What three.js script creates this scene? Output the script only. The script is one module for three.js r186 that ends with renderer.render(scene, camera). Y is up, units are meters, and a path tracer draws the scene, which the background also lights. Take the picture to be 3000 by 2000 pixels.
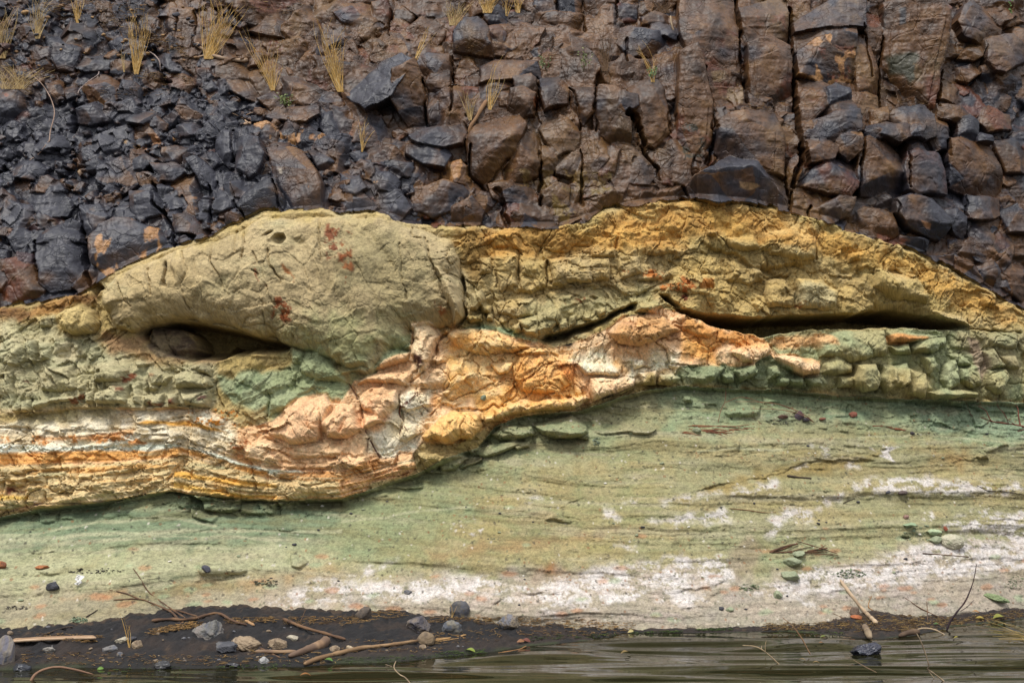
import * as THREE from 'three';
import { mergeGeometries, mergeVertices } from 'three/addons/utils/BufferGeometryUtils.js';
import { ConvexGeometry } from 'three/addons/geometries/ConvexGeometry.js';

// ---------------------------------------------------------------- camera, sky, sun, exposure
const scene = new THREE.Scene();
const FOCAL = 3920;                                   // focal length in photograph pixels (3000 x 2000)
const PITCH = Math.atan(270 / FOCAL);
const camera = new THREE.PerspectiveCamera(2 * Math.atan(1000 / FOCAL) * 180 / Math.PI, 1024 / 682, 0.1, 400);
const EYE = new THREE.Vector3(0, 1.7, 14);
camera.position.copy(EYE);
camera.rotation.set(PITCH, 0, 0);
scene.add(camera);

const renderer = new THREE.WebGLRenderer({ antialias: true });
renderer.setSize(1024, 682);
renderer.toneMapping = THREE.LinearToneMapping;
renderer.toneMappingExposure = 1.95;
renderer.shadowMap.enabled = true;

{ // overcast sky: bright grey-white cloud, a little brighter overhead
  const w = 128, h = 64, d = new Float32Array(w * h * 4);
  for (let j = 0; j < h; j++) for (let i = 0; i < w; i++) {
    const el = ((j + 0.5) / h - 0.5) * Math.PI, s = Math.max(0, Math.sin(el));
    const az = (i / w) * Math.PI * 2;
    const cloud = 1 + 0.07 * Math.sin(az * 3 + 2 * s) * Math.cos(el * 5 + Math.sin(az * 2)) * (1 - s);
    const L = (0.34 + 0.6 * s) * cloud, k = (j * w + i) * 4;
    d[k] = L * 0.965; d[k + 1] = L * 0.99; d[k + 2] = L * 1.05; d[k + 3] = 1;
  }
  const sky = new THREE.DataTexture(d, w, h, THREE.RGBAFormat, THREE.FloatType);
  sky.mapping = THREE.EquirectangularReflectionMapping;
  sky.magFilter = sky.minFilter = THREE.LinearFilter; sky.needsUpdate = true;
  scene.background = sky; scene.environment = sky;
}
const sun = new THREE.DirectionalLight(new THREE.Color(1.0, 0.955, 0.89), 1.5);
sun.position.set(-8, 29, 15);
sun.target.position.set(0, 2, 0);
sun.castShadow = true; sun.shadow.radius = 22;
sun.shadow.mapSize.set(2048, 2048);
Object.assign(sun.shadow.camera, { left: -16, right: 16, top: 16, bottom: -16, near: 1, far: 80 });
scene.add(sun, sun.target);

// ---------------------------------------------------------------- random numbers and noise
function rng(seed) { let a = seed >>> 0; return () => { a = (a + 0x6D2B79F5) | 0; let t = Math.imul(a ^ (a >>> 15), 1 | a); t = (t + Math.imul(t ^ (t >>> 7), 61 | t)) ^ t; return ((t ^ (t >>> 14)) >>> 0) / 4294967296; }; }
const PERM = new Uint8Array(1024), VAL = new Float32Array(256);
{ const r = rng(7); const p = [...Array(256).keys()]; for (let i = 255; i > 0; i--) { const j = Math.floor(r() * (i + 1)); [p[i], p[j]] = [p[j], p[i]]; } for (let i = 0; i < 1024; i++) PERM[i] = p[i & 255]; for (let i = 0; i < 256; i++) VAL[i] = r() * 2 - 1; }
function noise(x, y) {                                   // value noise in [-1, 1]
  const xi = Math.floor(x), yi = Math.floor(y), fx = x - xi, fy = y - yi;
  const u = fx * fx * fx * (fx * (fx * 6 - 15) + 10), v = fy * fy * fy * (fy * (fy * 6 - 15) + 10);
  const X = xi & 255, Y = yi & 255, A = PERM[X] + Y, B = PERM[(X + 1) & 255] + Y;
  const a = VAL[PERM[A & 1023]], b = VAL[PERM[B & 1023]], c = VAL[PERM[(A + 1) & 1023]], d = VAL[PERM[(B + 1) & 1023]];
  return a + (b - a) * u + (c - a) * v + (a - b - c + d) * u * v;
}
function fbm(x, y, o) { let s = 0, a = 0.55, f = 1; for (let i = 0; i < o; i++) { s += a * noise(x * f + i * 17.3, y * f - i * 9.1); a *= 0.5; f *= 2.03; } return s; }
const hash2 = (x, y, k) => { let h = Math.imul(x | 0, 374761393) ^ Math.imul(y | 0, 668265263) ^ Math.imul(k | 0, 2147483647 & 1274126177); h = Math.imul(h ^ (h >>> 13), 1274126177); return ((h ^ (h >>> 16)) >>> 0) / 4294967296; };
const V = { id: 0, f1: 0, e: 0, cx: 0, cy: 0 };          // result of the last cell() call
function cell(x, y, k) {                                 // jittered cells: id, distance to the border between the two nearest
  const xi = Math.floor(x), yi = Math.floor(y); let d1 = 9, d2 = 9, id = 0, ax = 0, ay = 0, bx = 0, by = 0;
  for (let j = -1; j <= 1; j++) for (let i = -1; i <= 1; i++) {
    const px = xi + i + 0.1 + 0.8 * hash2(xi + i, yi + j, k), py = yi + j + 0.1 + 0.8 * hash2(xi + i, yi + j, k + 51);
    const d = (px - x) * (px - x) + (py - y) * (py - y);
    if (d < d1) { d2 = d1; bx = ax; by = ay; d1 = d; ax = px; ay = py; id = ((xi + i) & 4095) * 4096 + ((yi + j) & 4095); }
    else if (d < d2) { d2 = d; bx = px; by = py; }
  }
  const l = Math.hypot(bx - ax, by - ay) || 1;
  V.id = id; V.f1 = Math.sqrt(d1); V.e = (d2 - d1) / (2 * l); V.cx = ax; V.cy = ay; return V;
}
const clamp = (x, a, b) => x < a ? a : x > b ? b : x, sstep = (a, b, x) => { const t = clamp((x - a) / (b - a), 0, 1); return t * t * (3 - 2 * t); }, lerp = (a, b, t) => a + (b - a) * t;
const smin = (a, b, k) => { if (k <= 0) return Math.min(a, b); const h = Math.max(k - Math.abs(a - b), 0) / k; return Math.min(a, b) - h * h * k * 0.25; };
const smax = (a, b, k) => -smin(-a, -b, k);

// ---------------------------------------------------------------- from traced places on the photograph to metres in the place
const CP = Math.cos(PITCH), SP = Math.sin(PITCH);
function ray(px, py) { const x = (px - 1500) / FOCAL, y = -(py - 1000) / FOCAL; return [x, y * CP + SP, -CP + y * SP]; }
function atZ(px, py, z) { const r = ray(px, py), t = (z - EYE.z) / r[2]; return [EYE.x + r[0] * t, EYE.y + r[1] * t, z]; }
function atY(px, py, y) { const r = ray(px, py), t = (y - EYE.y) / r[1]; return [EYE.x + r[0] * t, y, EYE.z + r[2] * t]; }
// enlargements in which the outlines were traced: corner and scale
const crop = (ox, oy, s) => pts => pts.map(p => [ox + p[0] / s, oy + p[1] / s]);
const CA = crop(0, 0, 2.34), CB = crop(1000, 0, 2.34), CC = crop(2000, 0, 2.34), CD = crop(0, 560, 2.34), CE = crop(1000, 560, 2.34), CF = crop(2000, 560, 2.34);
const CG = crop(0, 1200, 2.352), CH = crop(1000, 1200, 2.352), CI = crop(2000, 1100, 2.352), CJ = crop(0, 1600, 2.352), CK = crop(1000, 1600, 2.352), CL = crop(2000, 1600, 2.352);
const PP = crop(0, 850, 3.336), PQ = crop(700, 900, 3.336), PR = crop(1300, 800, 3.336), SRC = p => p;
const pts = a => { const o = []; for (let i = 0; i < a.length; i += 2) o.push([a[i], a[i + 1]]); return o; };

// ---------------------------------------------------------------- the lie of the land: profile levels from below the water to above the frame
const lipPx = pts([-400, 1545, -60, 1525, 0, 1515, 110, 1492, 213, 1480, 300, 1470, 370, 1458, 500, 1436, 595, 1452, 700, 1462, 808, 1468, 1000, 1460, 1064, 1440, 1120, 1420, 1220, 1390, 1300, 1345, 1400, 1310, 1447, 1250, 1510, 1222, 1690, 1203, 1750, 1186, 1830, 1160, 1900, 1142, 2000, 1130, 2100, 1136, 2300, 1142, 2450, 1158, 2650, 1168, 2850, 1172, 3000, 1182, 3400, 1200]);
const contactPx = pts([-400, 915, 0, 905, 76, 893, 180, 872, 255, 855, 300, 815, 385, 772, 490, 726, 615, 690, 690, 660, 765, 622, 850, 618, 944, 615, 1000, 628, 1100, 618, 1180, 650, 1275, 664, 1430, 664, 1640, 664, 1720, 640, 1790, 612, 1910, 592, 2040, 583, 2190, 598, 2320, 622, 2430, 650, 2560, 695, 2700, 745, 2800, 790, 2890, 845, 3000, 905, 3400, 1080]);
const shorePx = pts([-400, 1905, 0, 1850, 300, 1825, 600, 1780, 1000, 1798, 1300, 1820, 1500, 1838, 1850, 1846, 2000, 1847, 2300, 1832, 2600, 1815, 2800, 1803, 3000, 1785, 3400, 1745]);
const curve = list => { const L = list.slice().sort((a, b) => a[0] - b[0]); return x => { if (x <= L[0][0]) return L[0]; for (let i = 1; i < L.length; i++) if (x <= L[i][0]) { const t = (x - L[i - 1][0]) / (L[i][0] - L[i - 1][0]); return L[i].map((v, k) => lerp(L[i - 1][k], v, t)); } return L[L.length - 1]; }; };
const zOf = a => { const c = curve(pts(a)); return px => c(px)[1]; };
const lipZ = zOf([-400, 2.7, 0, 2.15, 500, 1.75, 1000, 1.35, 1500, 0.85, 2000, 0.5, 2500, 0.1, 3000, -0.25, 3400, -0.5]);
const contactZ = zOf([-400, 2.0, 0, 1.6, 500, 1.35, 1000, 1.0, 1500, 0.55, 2000, 0.3, 2500, 0.05, 3000, -0.3, 3400, -0.6]);
const topZ = zOf([-400, 0.1, 0, -0.1, 500, -0.3, 1000, -0.35, 1500, -0.45, 2000, -0.35, 2500, -0.6, 3000, -1.1, 3400, -1.4]);
const shoreH = zOf([-400, 0.1, 0, 0.12, 600, 0.22, 1000, 0.16, 1500, 0.05, 1900, 0, 3400, 0]);
function level(list, z) { return curve(list.map(([px, py]) => atZ(px, py, z(px, py)))); }
const LV = [
  curve(shorePx.map(([px, py]) => { const p = atY(px, py, shoreH(px)); return [p[0], -0.5, p[2] + 0.55]; })),
  curve(shorePx.map(([px, py]) => atY(px, py, shoreH(px)))),
  level(lipPx.map(([x, y]) => [x, y + 14]), px => lipZ(px) - 0.13),
  level(lipPx, px => lipZ(px)),
  level(lipPx.map(([x, y]) => [x, y - 30]), px => lipZ(px) + 0.06),
  level(contactPx.map(([x, y]) => [x, y + 6]), px => contactZ(px) + .1),
  level(contactPx.map(([x, y]) => [x, y - 8]), px => contactZ(px) - .06),
  level(pts([-400, 430, 0, 430, 1000, 330, 2000, 300, 3000, 430, 3400, 430]), px => lerp(contactZ(px), topZ(px), px < 1200 ? 0.5 : 0.42)),
  level(pts([-400, -60, 3400, -60]), topZ),
];
const LEV = LV;
const lev = new Float64Array(18);
function levels(x) { for (let k = 0; k < 9; k++) { const p = LEV[k](x); lev[2 * k] = p[1]; lev[2 * k + 1] = p[2]; } }
function z0(y) {                                          // after levels(x)
  if (y <= lev[0]) return lev[1] + (lev[0] - y) * 1.0;
  for (let k = 1; k < 9; k++) if (y <= lev[2 * k]) { const t = (y - lev[2 * k - 2]) / (lev[2 * k] - lev[2 * k - 2]); return lerp(lev[2 * k - 1], lev[2 * k + 1], t); }
  return lev[17] - (y - lev[16]) * 0.55;
}
function Z0(x, y) { levels(x); return z0(y); }
function place(px, py, out = 0) {                         // where a traced point lies on the land
  const r = ray(px, py); let a = 8, b = 19;
  for (let i = 0; i < 26; i++) { const t = (a + b) / 2, x = EYE.x + r[0] * t, y = EYE.y + r[1] * t, z = EYE.z + r[2] * t; if (z > Z0(x, y) + out) a = t; else b = t; }
  const t = (a + b) / 2; return [EYE.x + r[0] * t, EYE.y + r[1] * t, EYE.z + r[2] * t];
}
const XY = (list, out = 0) => list.map(p => place(p[0], p[1], out).slice(0, 2));

// ---------------------------------------------------------------- grid over the whole bank and cliff
const STEP = 0.0091;
const xs = [], ys = [];
for (let x = -7.6; x < -5.7; x += 0.05) xs.push(x);
for (let x = -5.7; x < 5.75; x += STEP) xs.push(x);
for (let x = 5.75; x < 7.6; x += 0.05) xs.push(x);
for (let y = -0.5; y < -0.05; y += 0.05) ys.push(y);
for (let y = -0.05; y < 6.75; y += STEP) ys.push(y);
for (let y = 6.75; y < 9.6; y += 0.06) ys.push(y);
const NX = xs.length, NY = ys.length, N = NX * NY;
const Zb = new Float32Array(N), Zz = new Float32Array(N), ID = new Int32Array(N).fill(-1), FC = new Uint8Array(N), UN = new Uint8Array(N), VV = new Float32Array(N);
const find = (arr, v) => { let a = 0, b = arr.length - 1; while (a < b) { const m = (a + b) >> 1; if (arr[m] < v) a = m + 1; else b = m; } return a; };
const contactY = new Float32Array(NX), lipY = new Float32Array(NX), shoreY = new Float32Array(NX);
for (let i = 0; i < NX; i++) {
  const x = xs[i]; levels(x);
  const c = (lev[10] + lev[12]) / 2 + 0.06 * fbm(x * 3, 4.2, 4) + 0.02 * noise(x * 13, 1) + .05 * (hash2(Math.floor(x * 4.3 + .4 * noise(x * 3, 5)), 3, 3) - .5), l = lev[6] + 0.014 * fbm(x * 6, 9, 3), s = lev[2];
  contactY[i] = c; lipY[i] = l; shoreY[i] = s;
  for (let j = 0; j < NY; j++) {
    const y = ys[j], n = j * NX + i; Zb[n] = z0(y);
    UN[n] = y > c ? 2 : y > l ? 1 : 0; VV[n] = (y - s) / (l - s);
  }
}
// ---------------------------------------------------------------- outlines as convex fronts
function hull(P) {
  const q = P.slice().sort((a, b) => a[0] - b[0] || a[1] - b[1]), cr = (o, a, b) => (a[0] - o[0]) * (b[1] - o[1]) - (a[1] - o[1]) * (b[0] - o[0]);
  const half = L => { const h = []; for (const p of L) { while (h.length > 1 && cr(h[h.length - 2], h[h.length - 1], p) <= 0) h.pop(); h.push(p); } h.pop(); return h; };
  return [...half(q), ...half(q.slice().reverse())];       // counter-clockwise
}
function edges(P) { return P.map((p, i) => { const q = P[(i + 1) % P.length], l = Math.hypot(q[0] - p[0], q[1] - p[1]) || 1e-6; return [p[0], p[1], (q[1] - p[1]) / l, -(q[0] - p[0]) / l]; }); }   // point, outward normal
function polySDF(P, x, y) {                               // positive inside
  let d = 1e9, s = 1;
  for (let i = 0, j = P.length - 1; i < P.length; j = i++) {
    const ex = P[j][0] - P[i][0], ey = P[j][1] - P[i][1], wx = x - P[i][0], wy = y - P[i][1], t = clamp((wx * ex + wy * ey) / (ex * ex + ey * ey || 1e-9), 0, 1);
    const bx = wx - ex * t, by = wy - ey * t; d = Math.min(d, bx * bx + by * by);
    const c1 = y >= P[i][1], c2 = y < P[j][1], c3 = ex * wy > ey * wx; if ((c1 && c2 && c3) || (!c1 && !c2 && !c3)) s = -s;
  }
  return -s * Math.sqrt(d);
}
function bounds(P, m = 0) { let a = 1e9, b = -1e9, c = 1e9, d = -1e9; for (const [x, y] of P) { a = Math.min(a, x); b = Math.max(b, x); c = Math.min(c, y); d = Math.max(d, y); } return [find(xs, a - m), find(xs, b + m), find(ys, c - m), find(ys, d + m)]; }
const centre = P => { let x = 0, y = 0, A = 0; for (let i = 0; i < P.length; i++) { const p = P[i], q = P[(i + 1) % P.length], w = p[0] * q[1] - q[0] * p[1]; A += w; x += (p[0] + q[0]) * w; y += (p[1] + q[1]) * w; } return [x / (3 * A), y / (3 * A), Math.abs(A) / 2]; };

// ---------------------------------------------------------------- basalt: a pile of convex blocks seen by their fronts
const blocks = [];                                        // { tone, rust, facetTone }
const taken = new Uint8Array(N);
for (let n = 0; n < N; n++) { const x = xs[n % NX], y = ys[(n / NX) | 0]; Zz[n] = UN[n] === 2 ? Zb[n] + .01 - .02 * sstep(-2, .5, x) + 0.1 * fbm(x * 3, y * 3, 4) : -99; }
function block(P, o, r) {
  const H = hull(P), E = edges(H), [cx, cy, area] = centre(H), size = Math.sqrt(area), id = blocks.length;
  const zc = Z0(cx, cy), follow = o.follow ?? 0.35, gx = o.gx ?? (r() - 0.5) * 0.5, gy = o.gy ?? -0.35 * r() + 0.08, h = (o.h ?? 0.1) * .85, w = (o.w ?? 0.06) * .55, round = (o.round ?? 0.02) * .5, drop = .02 + w * .55 + (o.mark ? .012 : 0), grow = o.mark ? .022 : 0;
  const F = [];
  for (let k = 0; k < (o.facets ?? 4); k++) { const t = r() * Math.PI * 2, s = 0.25 + 0.9 * r(), q = (0.12 + 0.32 * r()) * size; F.push([-s * Math.cos(t), -s * Math.sin(t), s * q]); }
  const W = E.map(e => w * (0.7 + 0.6 * r()) * (1 + 1.4 * Math.max(0, e[3])) * (1 - 0.5 * Math.max(0, -e[3])));
  const seed = r() * 100, rough = o.rough ?? (o.mark ? .4 : .9), wob = o.wob ?? 0.012;
  const [i0, i1, j0, j1] = bounds(H, 0.05);
  for (let j = j0; j <= j1; j++) for (let i = i0; i <= i1; i++) {
    const n = j * NX + i; if (UN[n] !== 2) continue;
    const x0 = xs[i], y0 = ys[j];
    const x = x0 + wob * noise(x0 * 9 + seed, y0 * 9), y = y0 + wob * noise(x0 * 9, y0 * 9 + seed);
    let ramp = 9, out = false;
    for (let k = 0; k < E.length; k++) { const e = E[k], d = (e[0] - x) * e[2] + (e[1] - y) * e[3] + grow; if (d < 0) { out = true; break; } const t = Math.min(1, d / W[k]); ramp = Math.min(ramp, t >= 1 ? 9 : h - drop + drop * Math.sqrt(1 - (1 - t) * (1 - t))); }
    if (out) continue;
    const dx = x - cx, dy = y - cy; let f = h, fc = 0, best = h;
    for (let k = 0; k < F.length; k++) { const q = h + F[k][2] + F[k][0] * dx + F[k][1] * dy; if (q < best) { best = q; fc = k + 1; } f = smin(f, q, round); }
    if (ramp < 8) { if (ramp < best - 0.02) fc = 7; f = smin(f, ramp, round); }
    const z = zc + follow * (Zb[n] - zc) + f + gx * dx + gy * dy + (o.lift ?? 0);
    if (z > Zz[n]) { ID[n] = id; FC[n] = fc; } Zz[n] = smax(Zz[n], z, .02);
  }
  if (o.mark) { const [a, b, c, d] = [i0, i1, j0, j1]; for (let j = c; j <= d; j++) for (let i = a; i <= b; i++) { let inside = true; for (const e of E) if ((e[0] - xs[i]) * e[2] + (e[1] - ys[j]) * e[3] < 0.0) { inside = false; break; } if (inside) taken[j * NX + i] = 1; } }
  blocks.push({ tone: r(), rust: r(), seed: Math.floor(r() * 1e6), rough, cx, cy, brown: o.brown, plate: o.plate });
  return id;
}
// ---------------------------------------------------------------- the blocks one can tell apart, traced (enlargement, outline, how far it stands out ...)
const traced = [
  // upper and left slope
  [CA, [1070,85,1200,60,1330,70,1330,330,1130,270,1065,150], { h: .12, gy: -.1, brown: .8 }],
  [CA, [1335,70,1420,60,1490,110,1470,330,1335,330], { h: .1, gy: -.1, brown: .9 }],
  [CA, [1640,110,1800,95,1930,130,2010,190,2040,260,1830,240,1660,190], { h: .16, gy: -.5, round: .06, w: .12, brown: .35 }],
  [CA, [1720,230,1880,250,1960,270,1940,330,1840,330,1730,290], { h: .1, brown: 1 }],
  [CA, [2110,130,2200,40,2340,0,2340,210,2150,190], { h: .16, round: .06, brown: .45 }],
  [CA, [300,240,400,230,480,260,550,340,500,480,390,470,370,420,300,330], { h: .16, brown: .1 }],
  [CA, [570,400,700,380,790,400,770,470,600,490,540,470], { h: .12, gy: -.5, brown: .1 }],
  [CA, [740,290,800,250,870,255,940,290,1000,330,920,345,760,335], { h: .14, round: .05, gy: -.4, brown: .1 }],
  [CA, [1000,310,1060,330,1250,380,1330,430,1320,510,1180,490,1060,400], { h: .13, gy: -.4, round: .04, brown: .25 }],
  [CA, [1330,440,1420,410,1700,450,1700,540,1560,540,1340,510], { h: .13, gy: -.15, brown: .6 }],
  [CA, [1160,560,1250,500,1320,550,1330,590,1270,640,1180,610], { h: .15, gy: -.3, brown: .3, facets: 2 }],
  [CA, [1530,590,1570,520,1720,560,1770,650,1780,700,1690,680,1600,620], { h: .13, gy: -.6, round: .05, brown: .3, facets: 2 }],
  [CA, [1710,470,1800,490,1850,560,1850,630,1780,650,1720,540], { h: .12, brown: .3 }],
  [CA, [1780,680,1870,630,1930,690,1930,740,1850,740], { h: .14, brown: .2, facets: 2 }],
  [CA, [1900,550,2000,520,2150,560,2330,640,2200,700,2000,720,1920,640], { h: .12, brown: .8, round: .04 }],
  [CA, [0,560,60,590,150,650,160,760,110,850,0,870,-60,700], { h: .2, round: .06, brown: .15 }],
  [CA, [160,780,480,720,490,860,380,930,200,920,130,840], { h: -.06, brown: .9, gy: .1 }],
  [CA, [330,590,400,590,430,650,380,700,330,660], { h: .12, brown: .1 }],
  [CA, [430,600,500,590,530,650,470,670], { h: .12, gy: -.6, brown: .1 }],
  [CA, [220,970,330,930,470,950,490,980,380,1000,250,1030,200,1010], { h: .16, gy: -.8, brown: .05 }],
  [CA, [1600,960,1690,935,1770,960,1810,1060,1750,1170,1700,1200,1620,1150,1600,1030], { h: .3, brown: .05, gy: 0, facets: 5 }],
  [CA, [1490,960,1540,900,1590,910,1610,1050,1560,1130,1480,1070], { h: .2, brown: .1, gx: .4 }],
  [CA, [1610,890,1680,890,1690,930,1620,950], { h: .18, brown: .1 }],
  [CA, [1720,870,1830,850,1900,880,1890,1010,1800,990,1730,930], { h: .12, gy: .15, brown: .3, plate: 1 }],
  [CA, [1930,900,1990,830,2050,870,1990,1010,1940,990], { h: .12, gy: .1, brown: .2, plate: 1 }],
  [CA, [2000,880,2140,880,2240,960,2210,1020,2060,1010], { h: .13, gy: .1, brown: .2, plate: 1 }],
  [CA, [1840,1020,2000,1020,2060,1040,2150,1150,2200,1260,2180,1420,2050,1440,1920,1400,1890,1280,1860,1160], { h: .2, round: .06, w: .12, brown: .35 }],
  [CA, [1630,1390,1740,1280,1880,1230,1930,1400,1850,1470,1700,1490,1640,1450], { h: .2, round: .06, w: .1, brown: .3 }],
  [CA, [1080,1250,1200,1200,1340,1170,1400,1270,1420,1500,1330,1520,1150,1470,1080,1320], { h: .06, round: .05, brown: .7 }],
  [CA, [1300,1100,1350,1090,1500,1220,1560,1300,1530,1330,1390,1260], { h: .17, brown: .15, gx: -.4 }],
  [CA, [40,1340,200,1300,420,1330,500,1400,450,1480,250,1490,80,1440], { h: .12, round: .04, gy: -.25, brown: .1 }],
  [CA, [1760,730,1960,740,2180,740,2190,790,2100,840,1960,820,1790,790], { h: .17, gy: -.5, brown: .15 }],
  [CA, [2180,790,2310,770,2340,880,2330,960,2240,940,2180,850], { h: .14, brown: .3 }],
  [CA, [2120,1040,2200,1030,2290,1110,2290,1190,2180,1150], { h: .14, brown: .2, gy: -.1 }],
  [CA, [60,1130,150,1100,240,1110,290,1160,260,1220,120,1210], { h: .18, round: .05, brown: .05, gy: -.5 }],
  [CA, [290,1260,400,1250,430,1310,380,1340,300,1320], { h: .13, brown: .05 }],
  [CA, [520,760,700,690,760,720,740,820,620,850,520,830], { h: .15, brown: .05 }],
  [CA, [790,690,900,660,960,700,900,760,810,760], { h: .16, brown: .05, gy: -.6 }],
  [CA, [850,780,1000,760,1080,790,990,850,880,840], { h: .17, gy: -.7, brown: .02, facets: 2 }],
  [CA, [890,880,1030,860,1090,930,1060,980,950,960], { h: .12, brown: .12 }],
  [CA, [1220,870,1380,850,1400,900,1300,930,1220,920], { h: .17, gy: -.5, brown: .05 }],
  [CA, [1030,1030,1200,1000,1330,1030,1320,1090,1200,1110,1060,1090], { h: .08, brown: .5, gy: -.2 }],
  [CA, [1050,1130,1180,1120,1260,1160,1180,1230,1090,1230], { h: .16, brown: .15 }],
  [CA, [880,1090,1000,1070,1070,1110,980,1160,890,1150], { h: .15, brown: .05 }],
  [CA, [560,1420,680,1410,720,1480,660,1560,560,1540], { h: .18, brown: .1 }],
  [CA, [1150,1480,1260,1470,1420,1540,1410,1600,1180,1580], { h: .14, round: .04, gy: -.35, brown: .4 }],
  [CD, [230,370,280,355,540,350,560,380,560,620,540,650,330,680,260,600,230,480], { h: .22, round: .06, gy: 0, brown: .2 }],
  [CD, [230,300,360,280,440,220,540,290,560,340,280,350,230,350], { h: .2, gy: -.6, brown: .02 }],
  [CD, [640,340,700,250,790,200,880,200,920,230,1060,260,1140,380,1080,420,850,520,720,580,650,500,630,400], { h: .26, round: .1, w: .18, facets: 3, gy: -.12, brown: .15, plate: .4 }],
  [CD, [50,200,120,250,210,300,220,400,150,440,90,400,60,300], { h: .14, brown: .05 }],
  [CD, [550,110,660,110,730,180,680,240,640,320,580,290,540,180], { h: .2, brown: .1 }],
  [CD, [0,480,110,470,230,520,300,650,210,760,50,790,0,780,-80,640], { h: .12, round: .06, gy: .05, brown: 1.25 }],
  [CD, [900,0,1050,20,1110,130,1050,160,950,190,900,120], { h: .2, brown: .1 }],
  [CD, [120,430,230,440,240,510,120,510], { h: .14, brown: .3 }],
  // middle
  [CB, [0,20,210,30,225,100,210,190,120,180,0,150,-60,80], { h: .18, round: .08, w: .14, gy: -.3, brown: .35 }],
  [CB, [110,100,225,60,240,180,200,250,120,190], { h: .14, brown: .8 }],
  [CB, [220,30,300,0,330,60,330,260,240,270,220,180], { h: .12, brown: .7 }],
  [CB, [430,200,560,130,690,140,700,250,640,330,500,370,420,330], { h: .12, round: .06, brown: .95 }],
  [CB, [530,20,690,30,700,110,600,120,560,60], { h: .14, gy: -.4, brown: .6 }],
  [CB, [340,20,520,10,550,80,430,190,350,250], { h: .08, brown: .9 }],
  [CB, [775,210,850,130,930,115,990,170,1020,280,1030,370,940,350,780,330], { h: .3, round: .05, w: .12, gy: -.2, brown: .15 }],
  [CB, [990,90,1070,45,1120,60,1130,170,1060,190,990,130], { h: .2, brown: .1 }],
  [CB, [1010,200,1080,180,1130,230,1100,330,1030,300], { h: .2, brown: .3 }],
  [CB, [860,20,960,10,970,90,870,110], { h: .14, brown: .4 }],
  [CB, [1330,-20,1480,-20,1480,80,1330,90], { h: .16, round: .04, brown: .6 }],
  [CB, [1485,-20,1650,-20,1660,100,1560,110,1500,80], { h: .18, round: .05, brown: .45 }],
  [CB, [1340,95,1480,90,1660,115,1670,200,1560,240,1480,170,1340,180], { h: .14, round: .05, brown: .85 }],
  [CB, [1340,200,1500,180,1670,230,1720,260,1640,310,1460,290,1340,260], { h: .12, round: .05, brown: .9 }],
  [CB, [1680,-20,1890,-20,1890,170,1730,170,1680,90], { h: .14, round: .04, brown: .8 }],
  [CB, [1890,10,2020,10,2020,130,1890,150], { h: .16, brown: .5 }],
  [CB, [2020,20,2140,30,2110,120,2030,140], { h: .13, brown: .5 }],
  [CB, [2060,130,2150,85,2240,110,2230,160,2070,165], { h: .16, brown: .4 }],
  [CB, [2130,170,2210,155,2290,210,2290,270,2240,260,2120,210], { h: .18, gy: -.7, brown: .2 }],
  [CB, [1840,210,1960,190,2240,230,2240,340,2110,370,1960,390,1950,280], { h: .24, round: .04, brown: .3, gy: -.15 }],
  [CB, [1770,280,1940,260,1950,430,1850,440,1790,360], { h: .14, brown: .5 }],
  [CB, [30,640,110,560,280,430,410,385,500,450,370,520,345,660,220,720,170,740], { h: .34, gx: .55, gy: -.55, w: .03, facets: 2, brown: .05, round: .02 }],
  [CB, [350,660,370,520,500,450,560,540,580,680,580,860,480,880,440,800,340,680], { h: .3, gx: -.35, gy: .25, w: .05, facets: 2, brown: .9 }],
  [CB, [20,650,90,660,240,760,330,860,200,880,20,760], { h: .14, brown: .7 }],
  [CB, [520,400,590,375,750,390,760,480,680,480,580,530,530,480], { h: .2, round: .05, brown: .5 }],
  [CB, [580,540,650,480,740,490,750,560,640,640,590,620], { h: .18, round: .04, brown: .8 }],
  [CB, [580,640,700,650,740,700,740,860,620,880,585,760], { h: .14, round: .03, brown: .75 }],
  [CB, [765,370,930,360,1010,440,960,560,940,680,790,660,760,500], { h: .02, brown: .9 }],
  [CB, [960,470,1060,410,1330,420,1360,520,1280,540,1180,530,960,560], { h: .22, gy: -.5, round: .03, brown: .15, facets: 2 }],
  [CB, [950,560,1080,540,1190,560,1090,640,960,690], { h: .2, gy: -.2, brown: .35 }],
  [CB, [1190,540,1300,520,1350,560,1340,640,1260,620,1200,600], { h: .3, round: .06, w: .1, brown: .35 }],
  [CB, [1160,620,1240,610,1340,650,1310,780,1230,790,1150,740], { h: .28, round: .06, brown: .5 }],
  [CB, [1090,640,1160,620,1150,720,1090,720], { h: .2, brown: .3 }],
  [CB, [1370,540,1480,530,1560,600,1550,700,1400,740,1370,640], { h: .24, round: .04, brown: .3, gy: -.2 }],
  [CB, [1570,600,1740,560,1740,640,1730,760,1640,860,1620,700,1570,640], { h: .24, round: .06, w: .08, brown: .55, gy: 0 }],
  [CB, [1750,600,1860,610,1900,640,1900,760,1980,860,1980,980,1850,1010,1760,940,1740,800], { h: .26, round: .08, w: .1, brown: .65, gy: .1 }],
  [CB, [1890,640,2020,655,2030,720,1960,770,1900,740], { h: .34, round: .06, w: .05, brown: .55 }],
  [CB, [1980,610,2060,560,2160,560,2210,640,2250,800,2260,900,2150,1000,2060,980,2040,860,2030,720], { h: .24, round: .1, w: .12, brown: .7, gy: .05 }],
  [CB, [1340,740,1460,740,1470,850,1370,870], { h: .1, brown: .35 }],
  [CB, [470,930,510,890,720,880,830,850,850,900,820,980,700,1010,530,980], { h: .24, gy: -.45, brown: .02, facets: 3 }],
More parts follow.
